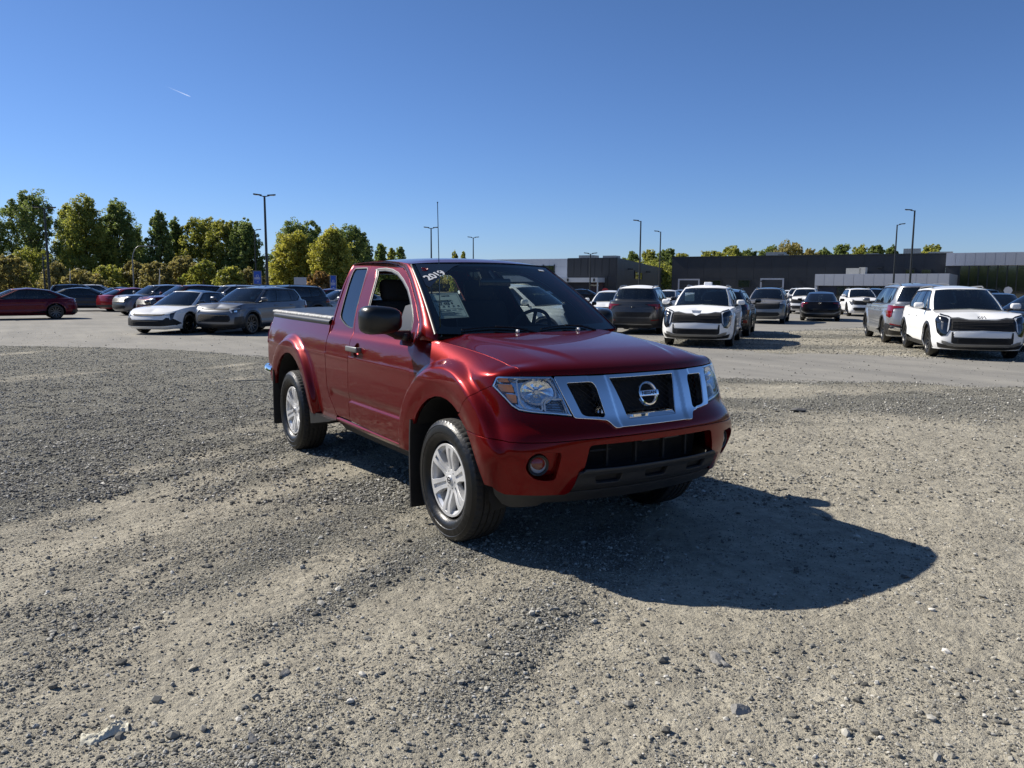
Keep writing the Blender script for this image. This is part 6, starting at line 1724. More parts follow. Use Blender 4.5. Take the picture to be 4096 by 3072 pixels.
#ENDCARLIB
# ------------------------------------------------------------------ the parked cars, one by one
GRP = 'cars parked around the lot'
def park(name, label, base, colour, px, dep, rel, **k):
    x, y = gp(px, dep); return Car(name, label, GRP, dict(base, **k.pop('P', {})), colour, (x, y, .004), facing(px, rel), **k)
# right-hand rows
c = park('parked_suv', 'white SUV nose-on just right of the pickup with film over its bonnet', SUVA, 'white', 1521, 22.6, -6, roofcol='wrap', hoodcol='wrap', wheel='two', P=dict(nobadge=1))
# folded film round the badge and a box on the roof, sheet behind the screen
m = MB(); q = c.fz([(-.13, .99), (.13, .99), (.0, .84)]); 
panel('film_flap', c.fz([(-.14, .985), (.14, .985), (.10, .90), (0, .85), (-.10, .90)]), c.fn(.022), CP['wrap'], c.root, res=.05, gap=0, thick=.006)
m = MB(); m.rbox((-.5, 0, 1.70), (.22, .22, .10), .02); m.build('roof_cover', CP['wrap'], c.root)
m = MB(); m.box(.62, .63, -.52, -.26, 1.20, 1.44); m.build('window_sheet', MAT['paper'], c.root)
park('parked_suv', 'silver and black SUV seen from behind, between the pickup and the film-covered white SUV', SUVA, 'steel', 1386, 28.2, 172, roofcol='wrap', wheel='two')
park('parked_suv', 'dark slate SUV seen from behind in the gap right of the film-covered white SUV', SUVB, 'slate', 1566, 27.1, 175, wheel='dark5')
park('parked_suv', 'beige SUV with black front facing the camera behind the dark slate one', SUVC, 'beige', 1656, 36.4, -5, roofcol='black', wheel='two')
park('parked_sedan', 'glossy black sedan seen straight from behind in the middle aisle', SALA, 'black', 1770, 39.5, 180, wheel='dark5')
park('parked_suv', 'boxy white SUV facing the camera just right of the black sedan', SUVC, 'white', 1854, 46, 10, wheel='dark5')
park('parked_suv', 'small white SUV partly hidden behind the left side of the black sedan', SUVC, 'white', 1737, 50, -4, wheel='two', roofcol='wrap')
park('parked_van', 'large silver people carrier seen from behind with tall red lamps', SUVD, 'silver', 1958, 24.1, 191, wheel='two')
park('parked_suv', 'white SUV turned three-quarters on the far right with black grille and lamps', SUVA, 'white', 2061, 19.35, 13.2, wheel='two')
park('parked_suv', 'dark SUV cut by the right edge of the picture', SUVB, 'slate', 2262, 21.0, -38, wheel='dark5')
park('parked_sedan', 'dark sedan behind the right-hand white SUV near the glass showroom', SALB, 'black', 2152, 33, 4)
park('parked_suv', 'black SUV whose roof shows between the right-hand white SUV and the showroom', SUVC, 'black', 2076, 46, -60)
park('parked_suv', 'dark SUV seen from behind between the boxy white SUV and the black sedan', SUVC, 'black', 1884, 52, 176)
park('parked_suv', 'far dark SUV left of the large silver people carrier', SUVC, 'slate', 1905, 58, 90)
park('parked_sedan', 'white sedan nose-on behind the far mirror of the pickup', SALB, 'white', 1316, 38, -6)
park('parked_suv', 'white SUV seen through the side windows of the pickup', SUVA, 'white', 1128, 21.5, 55, wheel='two')
park('parked_sedan', 'black sedan seen through the windows of the pickup beside the white SUV', SALB, 'black', 1206, 28, 50)
park('parked_sedan', 'far white sedan between the silver SUV and the film-covered white SUV', SALB, 'white', 1440, 54, -12)
park('parked_sedan', 'far silver sedan beside the white one in front of the dark building corner', SALB, 'silver', 1470, 62, -12)
park('parked_sedan', 'tiny white sedan left of the small white SUV by the black sedan', SALB, 'white', 1702, 66, 8)
park('parked_suv', 'tiny white SUV right next to the tiny white sedan', SUVC, 'white', 1722, 62, -6)
park('parked_sedan', 'far black sedan in front of the dealer sign wall', SALB, 'black', 1262, 74, 80)
# left-hand rows
park('parked_sedan', 'white sedan with black roof at the front of the left group', SALA, 'white', 411, 26.9, -34, roofcol='black', wheel='dark5', P=dict(dkmirror=1, dark_pillars=0))
park('parked_suv', 'grey SUV with hexagon grille between the white sedan and the pickup bed', SUVB, 'grey', 551, 26.7, -36, wheel='two', P=dict(dkmirror=0, rails=0))
park('parked_sedan', 'maroon sedan side-on at the left edge of the picture', SALB, 'wine', 43, 35.6, -86, wheel='two')
park('parked_sedan', 'dark grey sedan side-on facing right, behind the maroon sedan', SALB, 'slate', 190, 47.5, 86, wheel='silver5')
park('parked_suv', 'black SUV whose roof shows above the maroon sedan', SUVC, 'black', 176, 58, 90)
park('parked_suv', 'white SUV half hidden behind the dark grey sedan', SUVC, 'white', 213, 66, 92)
park('parked_sedan', 'small dark hatchback between the dark grey sedan and the red one', SALB, 'slate', 252, 56, -62)
park('parked_sedan', 'bright red sedan seen from behind at the left', SALB, 'red', 300, 47.5, 118)
park('parked_suv', 'grey SUV with slatted grille between the red sedan and the white sedan', SUVC, 'grey', 340, 42, -62, P=dict(rails=0))
park('parked_suv', 'wine red SUV just behind the white sedan', SUVC, 'maroon', 402, 37.5, -64, wheel='two', P=dict(rails=0))
park('parked_suv', 'silver SUV roof showing between the white sedan and the grey SUV', SUVC, 'silver', 492, 38.5, -62)
park('parked_suv', 'dark SUV whose roof shows above the grey SUV with hexagon grille', SUVC, 'slate', 604, 33.0, -62)
park('parked_suv', 'dark blue SUV roof showing left of the grey SUV', SUVC, 'blue', 545, 42, -66)
park('parked_sedan', 'dark maroon sedan in the gap between the grey SUV and the pickup cab', SALB, 'maroon', 702, 46, -66)
park('parked_sedan', 'silver sedan with green-tinted screen beside the rear quarter of the pickup cab', SALB, 'silver', 742, 38, -60)
if 0: pass
# ------------------------------------------------------------------ buildings
def prow(name, label, cat, mats):
    pass
BM = dict(
    dark=pbr('dark_cladding', (.030, .034, .042), rough=.55, var=.10, scale=.6, spec=.4),
    dark2=pbr('dark_cladding_side', (.045, .047, .052), rough=.5, var=.12, scale=.6),
    light=pbr('light_panel', (.40, .42, .48), rough=.4, var=.04, scale=.5),
    white=pbr('white_panel', (.56, .58, .62), rough=.4, var=.04, scale=.5),
    glassb=pbr('showroom_glass', (.016, .026, .024), rough=.05, spec=.9, coat=1, var=.3, scale=.4),
    frame=pbr('window_frame', (.02, .022, .025), rough=.4), navy=pbr('navy_wall', (.012, .018, .05), rough=.45, var=.1),
    plum=pbr('plum_wall', (.035, .012, .03), rough=.45, var=.1), unit=pbr('roof_unit', (.45, .44, .40), rough=.6, var=.1), door=pbr('overhead_door', (.05, .053, .058), rough=.5),
)
class Wall:
    """vertical plane from A to B; local s along, z up, n outwards (towards the lot)"""
    def __init__(s, A, B):
        s.A = np.array(A, float); s.B = np.array(B, float); s.L = float(np.linalg.norm(s.B-s.A)); s.d = (s.B-s.A)/s.L
        n = np.array([-s.d[1], s.d[0]]); c = np.array(CAM_O[:2])-s.A; s.n = n if n @ c > 0 else -n
    def box(s, m, s0, s1, z0, z1, o0, o1):
        V = []
        for o in (o0, o1):
            for (a, z) in ((s0, z0), (s1, z0), (s1, z1), (s0, z1)):
                p = s.A+s.d*a+s.n*o; V.append((p[0], p[1], z))
        m.add(V, [[0, 1, 2, 3], [4, 7, 6, 5], [0, 4, 5, 1], [1, 5, 6, 2], [2, 6, 7, 3], [3, 7, 4, 0]]); return m
    def part(s, name, mat, parent, s0, s1, z0, z1, o0, o1):
        m = MB(); s.box(m, s0, s1, z0, z1, o0, o1); return m.build(name, mat, parent)
    def at(s, px):
        """s position where photo column px meets this wall"""
        d = FWD+RGT*((px-1106)/1664.3); o = np.array(CAM_O[:2])
        M_ = np.array([[d[0], -s.d[0]], [d[1], -s.d[1]]]); t = np.linalg.solve(M_, s.A-o); return float(t[1])
    def dep(s, px):
        k = s.at(px); p = s.A+s.d*k-np.array(CAM_O[:2]); return float(p @ FWD)
    def z(s, px, py): return CAM_O[2]+(620.0-py)/1664.3*s.dep(px)
def shell(name, label, cat, pts, h, mat, roofmat, thick=.3):
    """flat-roofed block: each wall a part"""
    r = empty(name, label=label, cat=cat, group=None)
    return r
def clad(W, parent, s0, s1, z0, z1, mat, pitch, gap=.05, off=.06, rows=1, name='panel'):
    """separate cladding sheets with open joints, sharing one mesh"""
    n = max(1, int(round((s1-s0)/pitch))); w_ = (s1-s0)/n; hh = (z1-z0)/rows
    m = MB(); a = W.d*(w_-gap); nb = W.n*off
    m.add([(0, 0, 0), (a[0], a[1], 0), (a[0], a[1], hh-gap), (0, 0, hh-gap), (nb[0], nb[1], 0), (a[0]+nb[0], a[1]+nb[1], 0), (a[0]+nb[0], a[1]+nb[1], hh-gap), (nb[0], nb[1], hh-gap)],
          [[0, 3, 2, 1], [4, 5, 6, 7], [0, 1, 5, 4], [1, 2, 6, 5], [2, 3, 7, 6], [3, 0, 4, 7]])
    proto = None
    for j in range(rows):
        for i in range(n):
            p = W.A+W.d*(s0+i*w_)
            if proto is None: o = proto = m.build(name, mat, parent)
            else: o = proto.copy(); link(o, parent)
            o.location = (p[0], p[1], z0+j*hh)
    return n
# --- long dark service building (right), with canopy wing
A = gp(1449, 118); B = gp(2036, 101); Wd = Wall(A, B); H1 = Wd.z(1449, 556.5)
bd = empty('service_building', (0, 0, 0), 0, 'long dark grey flat-roofed service building on the right with overhead doors', 'building')
hole = []
Wd.part('wall', BM['dark'], bd, 0, Wd.L, -.2, H1, -.3, 0)
k = Wd.L/26; 
clad(Wd, bd, 0, Wd.L, H1*.5, H1-.05, BM['dark'], 2.4, gap=.03, off=.03, name='cladding_sheet')
clad(Wd, bd, 0, Wd.L, .3, H1*.5-.02, BM['dark'], 2.4, gap=.03, off=.03, name='cladding_sheet')
Wd.part('parapet', BM['frame'], bd, -.1, Wd.L+.05, H1, H1+.14, -.5, .12)
m = MB(); b2 = Wd.A-Wd.n*40; b3 = Wd.B-Wd.n*40
m.add([(Wd.A[0], Wd.A[1], H1-.1), (Wd.B[0], Wd.B[1], H1-.1), (b3[0], b3[1], H1-.1), (b2[0], b2[1], H1-.1)], [[0, 1, 2, 3]]); m.add([(Wd.A[0], Wd.A[1], -.1), (b2[0], b2[1], -.1), (b2[0], b2[1], H1), (Wd.A[0], Wd.A[1], H1)], [[0, 1, 2, 3]])
m.build('roof', BM['dark'], bd)
def opening(W, par, name, px0, px1, y0, y1, mat, fr, o=.10, frmat=None, slats_=0):
    s0, s1 = W.at(px0), W.at(px1); za, zb_ = W.z((px0+px1)/2, y1), W.z((px0+px1)/2, y0); za = max(za, .05)
    w_ = W.part(name, mat, par, s0, s1, za, zb_, .03, o); t = fr
    m = MB(); W.box(m, s0-t, s0, za, zb_+t, .03, o+.06); W.box(m, s1, s1+t, za, zb_+t, .03, o+.06); W.box(m, s0, s1, zb_, zb_+t, .03, o+.06); m.build('frame', frmat or BM['frame'], w_)
    for i in range(slats_):
        zz = za+(zb_-za)*(i+1)/(slats_+1); m = MB(); W.box(m, s0, s1, zz-.02, zz+.02, o, o+.03); m.build('door_rib', BM['frame'], w_)
    return w_
for px0, px1, y0 in ((1464, 1504, 604), (1640, 1684, 602)):
    opening(Wd, bd, 'overhead_door', px0, px1, y0, 650, BM['door'], .22, frmat=BM['light'], slats_=5)
opening(Wd, bd, 'door', 1700, 1711, 628, 650, BM['door'], .12, frmat=BM['light'])
for px0, px1, y0, y1 in ((1524, 1552, 604.5, 620), (1590, 1614, 603.5, 617.5), (1848.5, 1862.5, 581.5, 591), (1946, 1964.5, 579.5, 590), (1981, 1999, 579, 590)):
    wn = opening(Wd, bd, 'window', px0, px1, y0, y1, BM['glassb'], .12)
for px in (1516, 1642, 1722, 1890, 1959):
    s0 = Wd.at(px); Wd.part('wall_light', BM['frame'], bd, s0-.3, s0+.3, Wd.z(px, 606 if px < 1800 else 576), Wd.z(px, 604 if px < 1800 else 573.5), .03, .35)
# low wing with pale fascia
C0 = np.array(gp(1757, 96)); C1 = np.array(gp(2046, 88)); Wc = Wall(C0, C1)
lw = empty('showroom_wing', (0, 0, 0), 0, 'low wing with pale grey fascia in front of the dark service building', 'building')
zf0, zf1 = Wc.z(1757, 614), Wc.z(1757, 589.5)
Wc.part('fascia', BM['light'], lw, 0, Wc.L, zf0, zf1, -12, 0); clad(Wc, lw, 0, Wc.L, zf0+.02, zf1, BM['light'], Wc.L/13.5, gap=.04, off=.05, name='fascia_panel')
Wc.part('wall', BM['navy'], lw, .3, Wc.L-.4, -.1, zf0, -12, -.8)
s0 = Wc.at(1797); 
for i in range(12):
    a = s0+(Wc.L-.6-s0)*i/12; b_ = s0+(Wc.L-.6-s0)*(i+1)/12; w_ = Wc.part('window', BM['glassb'], lw, a+.06, b_-.06, .3, zf0-.15, -.79, -.72); 
    m = MB(); Wc.box(m, b_-.06, b_+.06, .1, zf0, -.79, -.66); m.build('mullion', BM['frame'], w_)
Wc.part('post', BM['light'], lw, 0, .3, -.1, zf0, -.5, -.02)
for px, w_, h_ in ((1826, 1.7, .75), (1845, .7, .85)):
    s_ = Wc.at(px); Wc.part('roof_unit', BM['unit'], lw, s_-w_/2, s_+w_/2, zf1, zf1+h_, -4, -2.5)
# roof kit on the dark building: separate parts
for px, w_, h_, nm in ((1641, 2.6, 1.0, 'roof_unit'), (1336+322, 1.2, .7, 'roof_unit'), (1863, 1.6, .6, 'roof_unit'), (1954, 2.2, 1.2, 'roof_unit'), (2020, 3.0, .7, 'roof_unit')):
    s_ = Wd.at(px); Wd.part(nm, BM['unit'], bd, s_-w_/2, s_+w_/2, H1-.1, H1+h_, -12, -9)
# --- glass showroom (far right)
D0 = np.array(gp(2036, 99)); D1 = np.array(gp(2300, 92.5)); Ws = Wall(D0, D1)
sh = empty('glass_showroom', (0, 0, 0), 0, 'glass-fronted showroom with a pale grey panel band at the right edge', 'building')
zt, zbm = Ws.z(2036, 543.5), Ws.z(2036, 570.5)
Ws.part('fascia', BM['light'], sh, 0, Ws.L, zbm, zt, -20, 0); clad(Ws, sh, 0, Ws.L, zbm+.03, zt-.02, BM['light'], Ws.L/12.2, gap=.05, off=.05, name='fascia_panel')
sg0 = Ws.at(2061); Ws.part('wall', BM['dark'], sh, 0, sg0, -.1, zbm, -20, -.5)
nW = 11
for i in range(nW):
    a = sg0+(Ws.L-sg0)*i/nW; b_ = sg0+(Ws.L-sg0)*(i+1)/nW
    g1 = Ws.part('window', BM['glassb'], sh, a+.08, b_-.05, 1.25, zbm-.05, -.6, -.5); Ws.part('window', BM['glassb'], sh, a+.08, b_-.05, .1, 1.15, -.6, -.5)
    m = MB(); Ws.box(m, a-.05, a+.08, -.1, zbm, -.62, -.42); m.build('mullion', BM['frame'], g1)
Ws.part('transom', BM['frame'], sh, sg0, Ws.L, 1.15, 1.25, -.62, -.45)
# --- left building: pale panelled showroom + dark corrugated hall with receding side
E0 = np.array(gp(1040, 118)); E1 = np.array(gp(1224, 112)); E2 = np.array(gp(1330, 108.6)); E3 = np.array(gp(1449, 190))
We = Wall(E0, E1); Wf = Wall(E1, E2); Wg = Wall(E2, E3)
ls = empty('dealer_showroom', (0, 0, 0), 0, 'white panelled showroom seen just above the roof of the pickup', 'building')
zt = We.z(1224, 559.5)
We.part('wall', BM['white'], ls, 0, We.L, -.1, zt, -20, 0); n = clad(We, ls, 0, We.L, .2, zt-.05, BM['white'], 2.9, gap=.05, off=.05, rows=5)
sg = We.at(1196); wv = We.part('window', BM['glassb'], ls, We.at(1060), sg, zt-3.6, zt-1.0, .06, .12)
for i in range(7):
    s_ = We.at(1060)+(sg-We.at(1060))*i/6; m = MB(); We.box(m, s_-.06, s_+.06, zt-3.6, zt-.85, .10, .22); m.build('mullion', BM['frame'], wv)
We.part('canopy', BM['white'], ls, We.at(1100), We.at(1190), 2.35, 3.2, .1, 2.5)
for i in range(6):
    a = We.at(1100)+i*1.9; wn = We.part('window', BM['glassb'], ls, a+.05, a+1.8, .1, 2.2, .06, .12); m = MB(); We.box(m, a-.05, a+.05, .05, 2.3, .08, .2); m.build('mullion', BM['frame'], wn)
lh = empty('dark_hall', (0, 0, 0), 0, 'dark corrugated hall with a receding side wall left of the service building', 'building')
zt = Wf.z(1224, 558.5)
Wf.part('wall', BM['dark'], lh, 0, Wf.L, -.1, zt, -.3, 0); clad(Wf, lh, 0, Wf.L, 3.2, zt, BM['dark'], 1.05, gap=.07, off=.06, name='cladding_sheet'); clad(Wf, lh, Wf.at(1292), Wf.L, .1, 3.15, BM['dark'], 1.05, gap=.07, off=.06, name='cladding_sheet')
Wg.part('side_wall', BM['dark2'], lh, 0, Wg.L, -.1, zt, -.3, 0); clad(Wg, lh, 0, Wg.L, .1, zt, BM['dark2'], 1.3, gap=.10, off=.08, name='cladding_sheet')
wn = opening(Wg, lh, 'window', 1366, 1381, 588, 602, BM['glassb'], .25, o=.16)
for px in (1352, 1391, 1420):
    s_ = Wg.at(px); m = MB(); Wg.box(m, s_-.5, s_+.5, Wg.z(px, 582+(px-1352)*.15), Wg.z(px, 580+(px-1352)*.15), .08, .9); m.build('wall_light', BM['frame'], lh)
m = MB(); z_ = zt-.05; m.add([(E1[0], E1[1], z_), (E2[0], E2[1], z_), (E3[0], E3[1], z_), (E1[0]+E3[0]-E2[0], E1[1]+E3[1]-E2[1], z_)], [[0, 1, 2, 3]]); m.build('roof', BM['dark'], lh)
for px, w_, h_ in ((1241, 2.4, .55), (1291, 2.0, .45)): s_ = Wf.at(px); Wf.part('roof_unit', BM['unit'], lh, s_-w_/2, s_+w_/2, zt-.05, zt+h_, -6, -4)
# entrance canopy with sign wall
s1_ = Wf.at(1304); cz0, cz1 = Wf.z(1290, 609.5), Wf.z(1290, 600)
can = Wf.part('canopy', BM['white'], lh, -2.5, s1_, cz0, cz1, .1, 3.0)
for px in (1242, 1297): s_ = Wf.at(px); Wf.part('canopy_lamp', BM['frame'], lh, s_-.12, s_+.12, (cz0+cz1)/2-.2, (cz0+cz1)/2+.2, 3.0, 3.06)
s2_ = Wf.at(1272); Wf.part('sign_wall', BM['navy'], lh, -2.5, s2_, 0, cz0, .1, .4); sw = Wf.part('sign_wall', BM['plum'], lh, s2_, s1_-.1, 0, cz0, .1, .4)
tx = text_mesh('+cotqueroa', .40, MAT['white'], .02, .006, 'lettering', lh)
p = Wf.A+Wf.d*(Wf.at(1283.5))+Wf.n*.45; ang = math.atan2(Wf.n[1], Wf.n[0])+math.pi/2
tx.location = (p[0], p[1], Wf.z(1283, 615)); tx.rotation_euler = (math.pi/2, 0, ang)
tx.scale = (.72, 1, 1)
Wf.part('post', BM['white'], lh, s1_-.15, s1_, 0, cz0, 2.6, 2.8)
# --- distant low brick-red roofs between the trees (left)
fb = empty('far_house', (0, 0, 0), 0, 'distant low reddish building seen between the trees at the left', 'building')
Wh = Wall(np.array(gp(585, 210)), np.array(gp(620, 215))); brk = pbr('far_brick', (.13, .06, .045), rough=.9, var=.3, scale=.5)
Wh.part('wall', brk, fb, 0, Wh.L, 0, 3.2, -8, 0); m = MB(); Wh.box(m, -.5, Wh.L+.5, 3.2, 4.0, -9, .6); m.build('roof', brk, fb)

# ------------------------------------------------------------------ lamp posts
PM = pbr('pole_black', (.016, .018, .019), rough=.45, var=.1)
LED = pbr('lamp_face', (.55, .56, .56), rough=.4)
def lamp(px, ytop, dep, label, heads=1, H=9.0, ang=0, r=.09):
    x, y = gp(px, dep); h = CAM_O[2]+(620-ytop)/1664.3*dep
    t = empty('lamp_post', (x, y, 0), facing(px, 0)+math.pi/2+ang, label, 'lamp post', 'lamp posts around the lot')
    m = MB(); m.lathe([(r*2.2, 0), (r*2.2, .35), (r*1.4, .4), (r*1.3, .5)], 12); m.build('base', PM, t, smooth=40)
    m = MB(); m.tube([(0, 0, .3), (0, 0, h*.5), (0, 0, h)], [r*1.15, r, r*.75], 8); m.build('pole', PM, t, smooth=50)
    for k in range(heads):
        s = 1 if k == 0 else -1
        m = MB(); m.tube([(0, 0, h-.05), (s*.35, 0, h+.02)], .04, 6); m.build('arm', PM, t)
        m = MB(); q = [(s*.20, .15), (s*.78, .18), (s*.82, .10), (s*.82, -.10), (s*.78, -.18), (s*.20, -.15)]
        m.prism(q if s < 0 else q[::-1], h-.01, h+.07, lambda a, b, z: (a, b, z+abs(a)*.10)); hd = m.build('lamp_head', PM, t)
        m = MB(); m.box(min(s*.35, s*.72), max(s*.35, s*.72), -.12, .12, -.012, .0); o = m.build('lamp_glass', LED, hd); o.location = (0, 0, h+.045)
    return t
lamp(109, 460, 62, 'tall black double-headed lamp post in front of the leftmost trees', heads=2)
lamp(98, 556, 92, 'shorter dark post just left of the double-headed lamp at the left', heads=1, r=.10)
lamp(578.5, 432, 60, 'tall black lamp post nearest the pickup, above the grey SUV', heads=2, r=.10)
lamp(554, 503, 100, 'thinner lamp post just left of the tall one above the grey SUV')
lamp(631, 541, 150, 'small far lamp post in front of the yellow-green trees')
lamp(718.5, 527, 132, 'far lamp post before the big yellow tree beside the cab')
lamp(931.5, 497, 88, 'lamp post rising behind the cab roof left of the antenna', heads=2)
lamp(1021.5, 516.5, 112, 'shorter lamp post behind the cab roof right of the antenna', heads=2)
lamp(1273, 549, 96, 'lamp post in front of the dark corrugated hall', heads=2)
lamp(1379, 480, 84, 'lamp post directly behind the silver SUV at the hall corner', heads=1, ang=math.pi)
lamp(1422, 502, 100, 'lamp post right of the hall corner, before the gap of trees', heads=1, ang=math.pi)
lamp(1926, 485, 88, 'left of the two lamp posts by the large silver people carrier', heads=1)
lamp(1961, 455, 72, 'right and taller of the two lamp posts by the large silver people carrier', heads=1, ang=math.pi)
lamp(1679, 562, 170, 'tiny lamp post beyond the roof of the service building')
def bent_lamp(px, ytop, dep, reach, label):
    x, y = gp(px, dep); h = CAM_O[2]+(620-ytop)/1664.3*dep
    t = empty('street_lamp', (x, y, 0), facing(px, 0)-math.pi/2+math.pi, label, 'street lamp', None); gm = MAT['satin']
    m = MB(); s = 1
    m.tube([(0, 0, 0), (0, 0, h*.72)]+[(reach*.35*(1-math.cos(a)), 0, h*.72+h*.28*math.sin(a)) for a in np.linspace(.25, math.pi/2, 6)]+[(reach*.8, 0, h)], [.06]*2+[.045]*7, 8); m.build('pole', gm, t, smooth=50)
    m = MB(); m.rbox((reach*.9, 0, h-.02), (.55, .2, .10), .04); m.build('lamp_head', gm, t, smooth=50)
bent_lamp(290, 537, 80, 2.4, 'grey curved-arm street lamp between the left trees')
bent_lamp(569, 575, 170, 3.6, 'far grey curved-arm street lamp beside the tall black post')

# ------------------------------------------------------------------ signs
blue = pbr('banner_blue', (.012, .075, .42), rough=.35, var=.04)
def banner(px, y0, y1, x0, x1, dep, label):
    x, y = gp(px, dep); zt_ = CAM_O[2]+(620-y0)/1664.3*dep; zb_ = CAM_O[2]+(620-y1)/1664.3*dep; wd = (x1-x0)/1664.3*dep
    t = empty('blue_sign', (x, y, 0), facing(px, -8)-math.pi/2+math.pi, label, 'sign', 'blue upright signs')
    m = MB(); m.box(-wd/2, wd/2, -.12, .12, zb_, zt_); bx = m.build('frame', MAT['satin'], t)
    m = MB(); m.box(-wd/2+.10, wd/2-.05, -.135, -.122, zb_+.08, zt_-.06); fc = m.build('face', blue, t)
    m = MB(); m.tube([(-wd*.2, 0, 0), (-wd*.2, 0, zb_)], .06, 6); m.tube([(wd*.2, 0, 0), (wd*.2, 0, zb_)], .06, 6); m.build('leg', PM, t)
    hh = zt_-zb_
    m = MB(); m.lathe([(wd*.13, 0), (wd*.16, 0), (wd*.16, .01), (wd*.13, .01)], 20); o = m.build('emblem', MAT['white'], t); o.rotation_euler = (math.pi/2, 0, 0); o.location = (.02, -.136, zb_+hh*.62)
    m = MB()
    for r_ in range(2):
        for k_ in range(7): m.box(-wd*.33+k_*wd*.097, -wd*.33+k_*wd*.097+wd*.07, -.145, -.137, zb_+hh*(.47-r_*.07), zb_+hh*(.51-r_*.07))
    m.box(-wd*.3, wd*.32, -.145, -.137, zb_+hh*.335, zb_+hh*.345); m.box(-wd*.05, wd*.16, -.145, -.137, zb_+hh*.19, zb_+hh*.215)
    m.build('lettering', MAT['white'], t)
banner(557, 588.5, 618, 548.5, 566, 78, 'blue upright sign with white print left of the tall black lamp post')
banner(720, 597, 630, 713, 727, 74, 'blue upright sign with white print beside the pickup cab')
x, y = gp(649, 80); t = empty('back_of_sign', (x, y, 0), facing(649, 0)+math.pi/2, 'grey back of a sign panel behind the roof of the grey SUV', 'sign')
m = MB(); m.box(-.62, .62, -.03, .03, 1.55, 2.45); m.build('panel', BM['light'], t)
for k_ in (-.4, .4): m = MB(); m.tube([(k_, 0, 0), (k_, 0, 1.6)], .035, 6); m.build('leg', PM, t)
def disc_sign(px, py, dep, r, label, mat, bar):
    x, y = gp(px, dep); z = CAM_O[2]+(620-py)/1664.3*dep
    t = empty('road_sign', (x, y, 0), facing(px, 0)+math.pi/2, label, 'road sign'); m = MB(); m.tube([(0, 0, 0), (0, 0, z)], .035, 6); m.build('post', MAT['satin'], t)
    m = MB(); m.lathe([(.001, .035), (r, .035), (r, .06), (.001, .06)], 8 if not bar else 24, 'y'); m.V = [(a, -b, c) for a, b, c in m.V]; o = m.build('plate', mat, t); o.location = (0, 0, z)
    if bar: m = MB(); m.box(-r*.72, r*.72, .065, .075, z-r*.18, z+r*.18); m.V = [(a, b, c) for a, b, c in m.V]; m.build('bar', MAT['white'], t); m = MB(); m.box(-r*.72, r*.72, -.075, -.065, z-r*.18, z+r*.18); m.build('bar', MAT['white'], t)
disc_sign(1306, 629, 92, .42, 'round red no-entry sign beside the entrance canopy', pbr('sign_red', (.42, .02, .03), rough=.4), True)
disc_sign(2174, 622, 80, .40, 'grey back of an octagonal sign in front of the glass showroom', BM['light'], False)
# ------------------------------------------------------------------ small things on the ground
x, y = 0, 0
def gpx(px, py):
    """ground under photo position"""
    k = (py*4096/2212-1536)/CAM_F; kk = (px*4096/2212-2048)/CAM_F
    d = np.array(_fw)+np.array(_R)*kk-np.array(_U)*k; t_ = -CAM_O[2]/d[2]; return CAM_O[0]+d[0]*t_, CAM_O[1]+d[1]*t_
def rock(px, py, size, label, seed, mat, flat=.5):
    x, y = gpx(px, py); r = np.random.default_rng(seed); bm = bmesh.new(); bmesh.ops.create_icosphere(bm, subdivisions=3, radius=.5)
    pl = [(v/np.linalg.norm(v), r.uniform(.22, .40)) for v in r.normal(size=(10, 3))]
    for v in bm.verts:
        p = np.array(v.co)
        for n, d in pl:
            kk = p @ n
            if kk > d: p = p-n*(kk-d)
        p = p*np.array([1.25, .8, flat]); p = p*(1+.05*(fbm(np.array([p[0]*6+seed]), np.array([p[1]*6+p[2]*3]), 3, seed)[0]-.5)*2); v.co = Vector(p*size)
    me = bpy.data.meshes.new('rock'); bm.to_mesh(me); bm.free(); me.materials.append(mat); o = bpy.data.objects.new('rock', me); link(o)
    o.location = (x, y, float(height(np.array([x]), np.array([y]))[0])+size*.10); o.rotation_euler = (0, 0, r.uniform(0, 6)); tag(o, label, 'rock'); return o
rg = pbr('rock_grey', (.27, .26, .24), rough=.85, var=.3, scale=14, bump=.5, bscale=60); rt = pbr('rock_tan', (.42, .38, .30), rough=.9, var=.2, scale=20, bump=.5, bscale=60); rdk = pbr('rock_dark', (.11, .108, .105), rough=.85, var=.3, scale=14, bump=.5, bscale=60)
rock(1545, 1420, .105, 'fist-sized flat grey rock in the dust right of centre foreground', 5, rg, .30)
rock(1563, 1428, .055, 'small pale stone touching the flat grey rock', 6, rg, .6)
rock(417, 1434, .055, 'tan angular stone left of centre in the gravel', 8, rt, .6)
rock(613, 1448, .05, 'grey stone standing up in the gravel below the tan one', 9, rg, .7)
rock(545, 1596, .055, 'upright grey stone at the bottom between dust patches', 11, rg, .9)
rock(1045, 1178, .05, 'pale pebble just in front of the front tyre', 12, rg, .7)
rock(1720, 888, .22, 'dark flat clod on the gravel ridge right of the pickup', 13, rdk, .25)
rock(1598, 1526, .07, 'round pale stone in the foreground right of centre', 14, rg, .8)
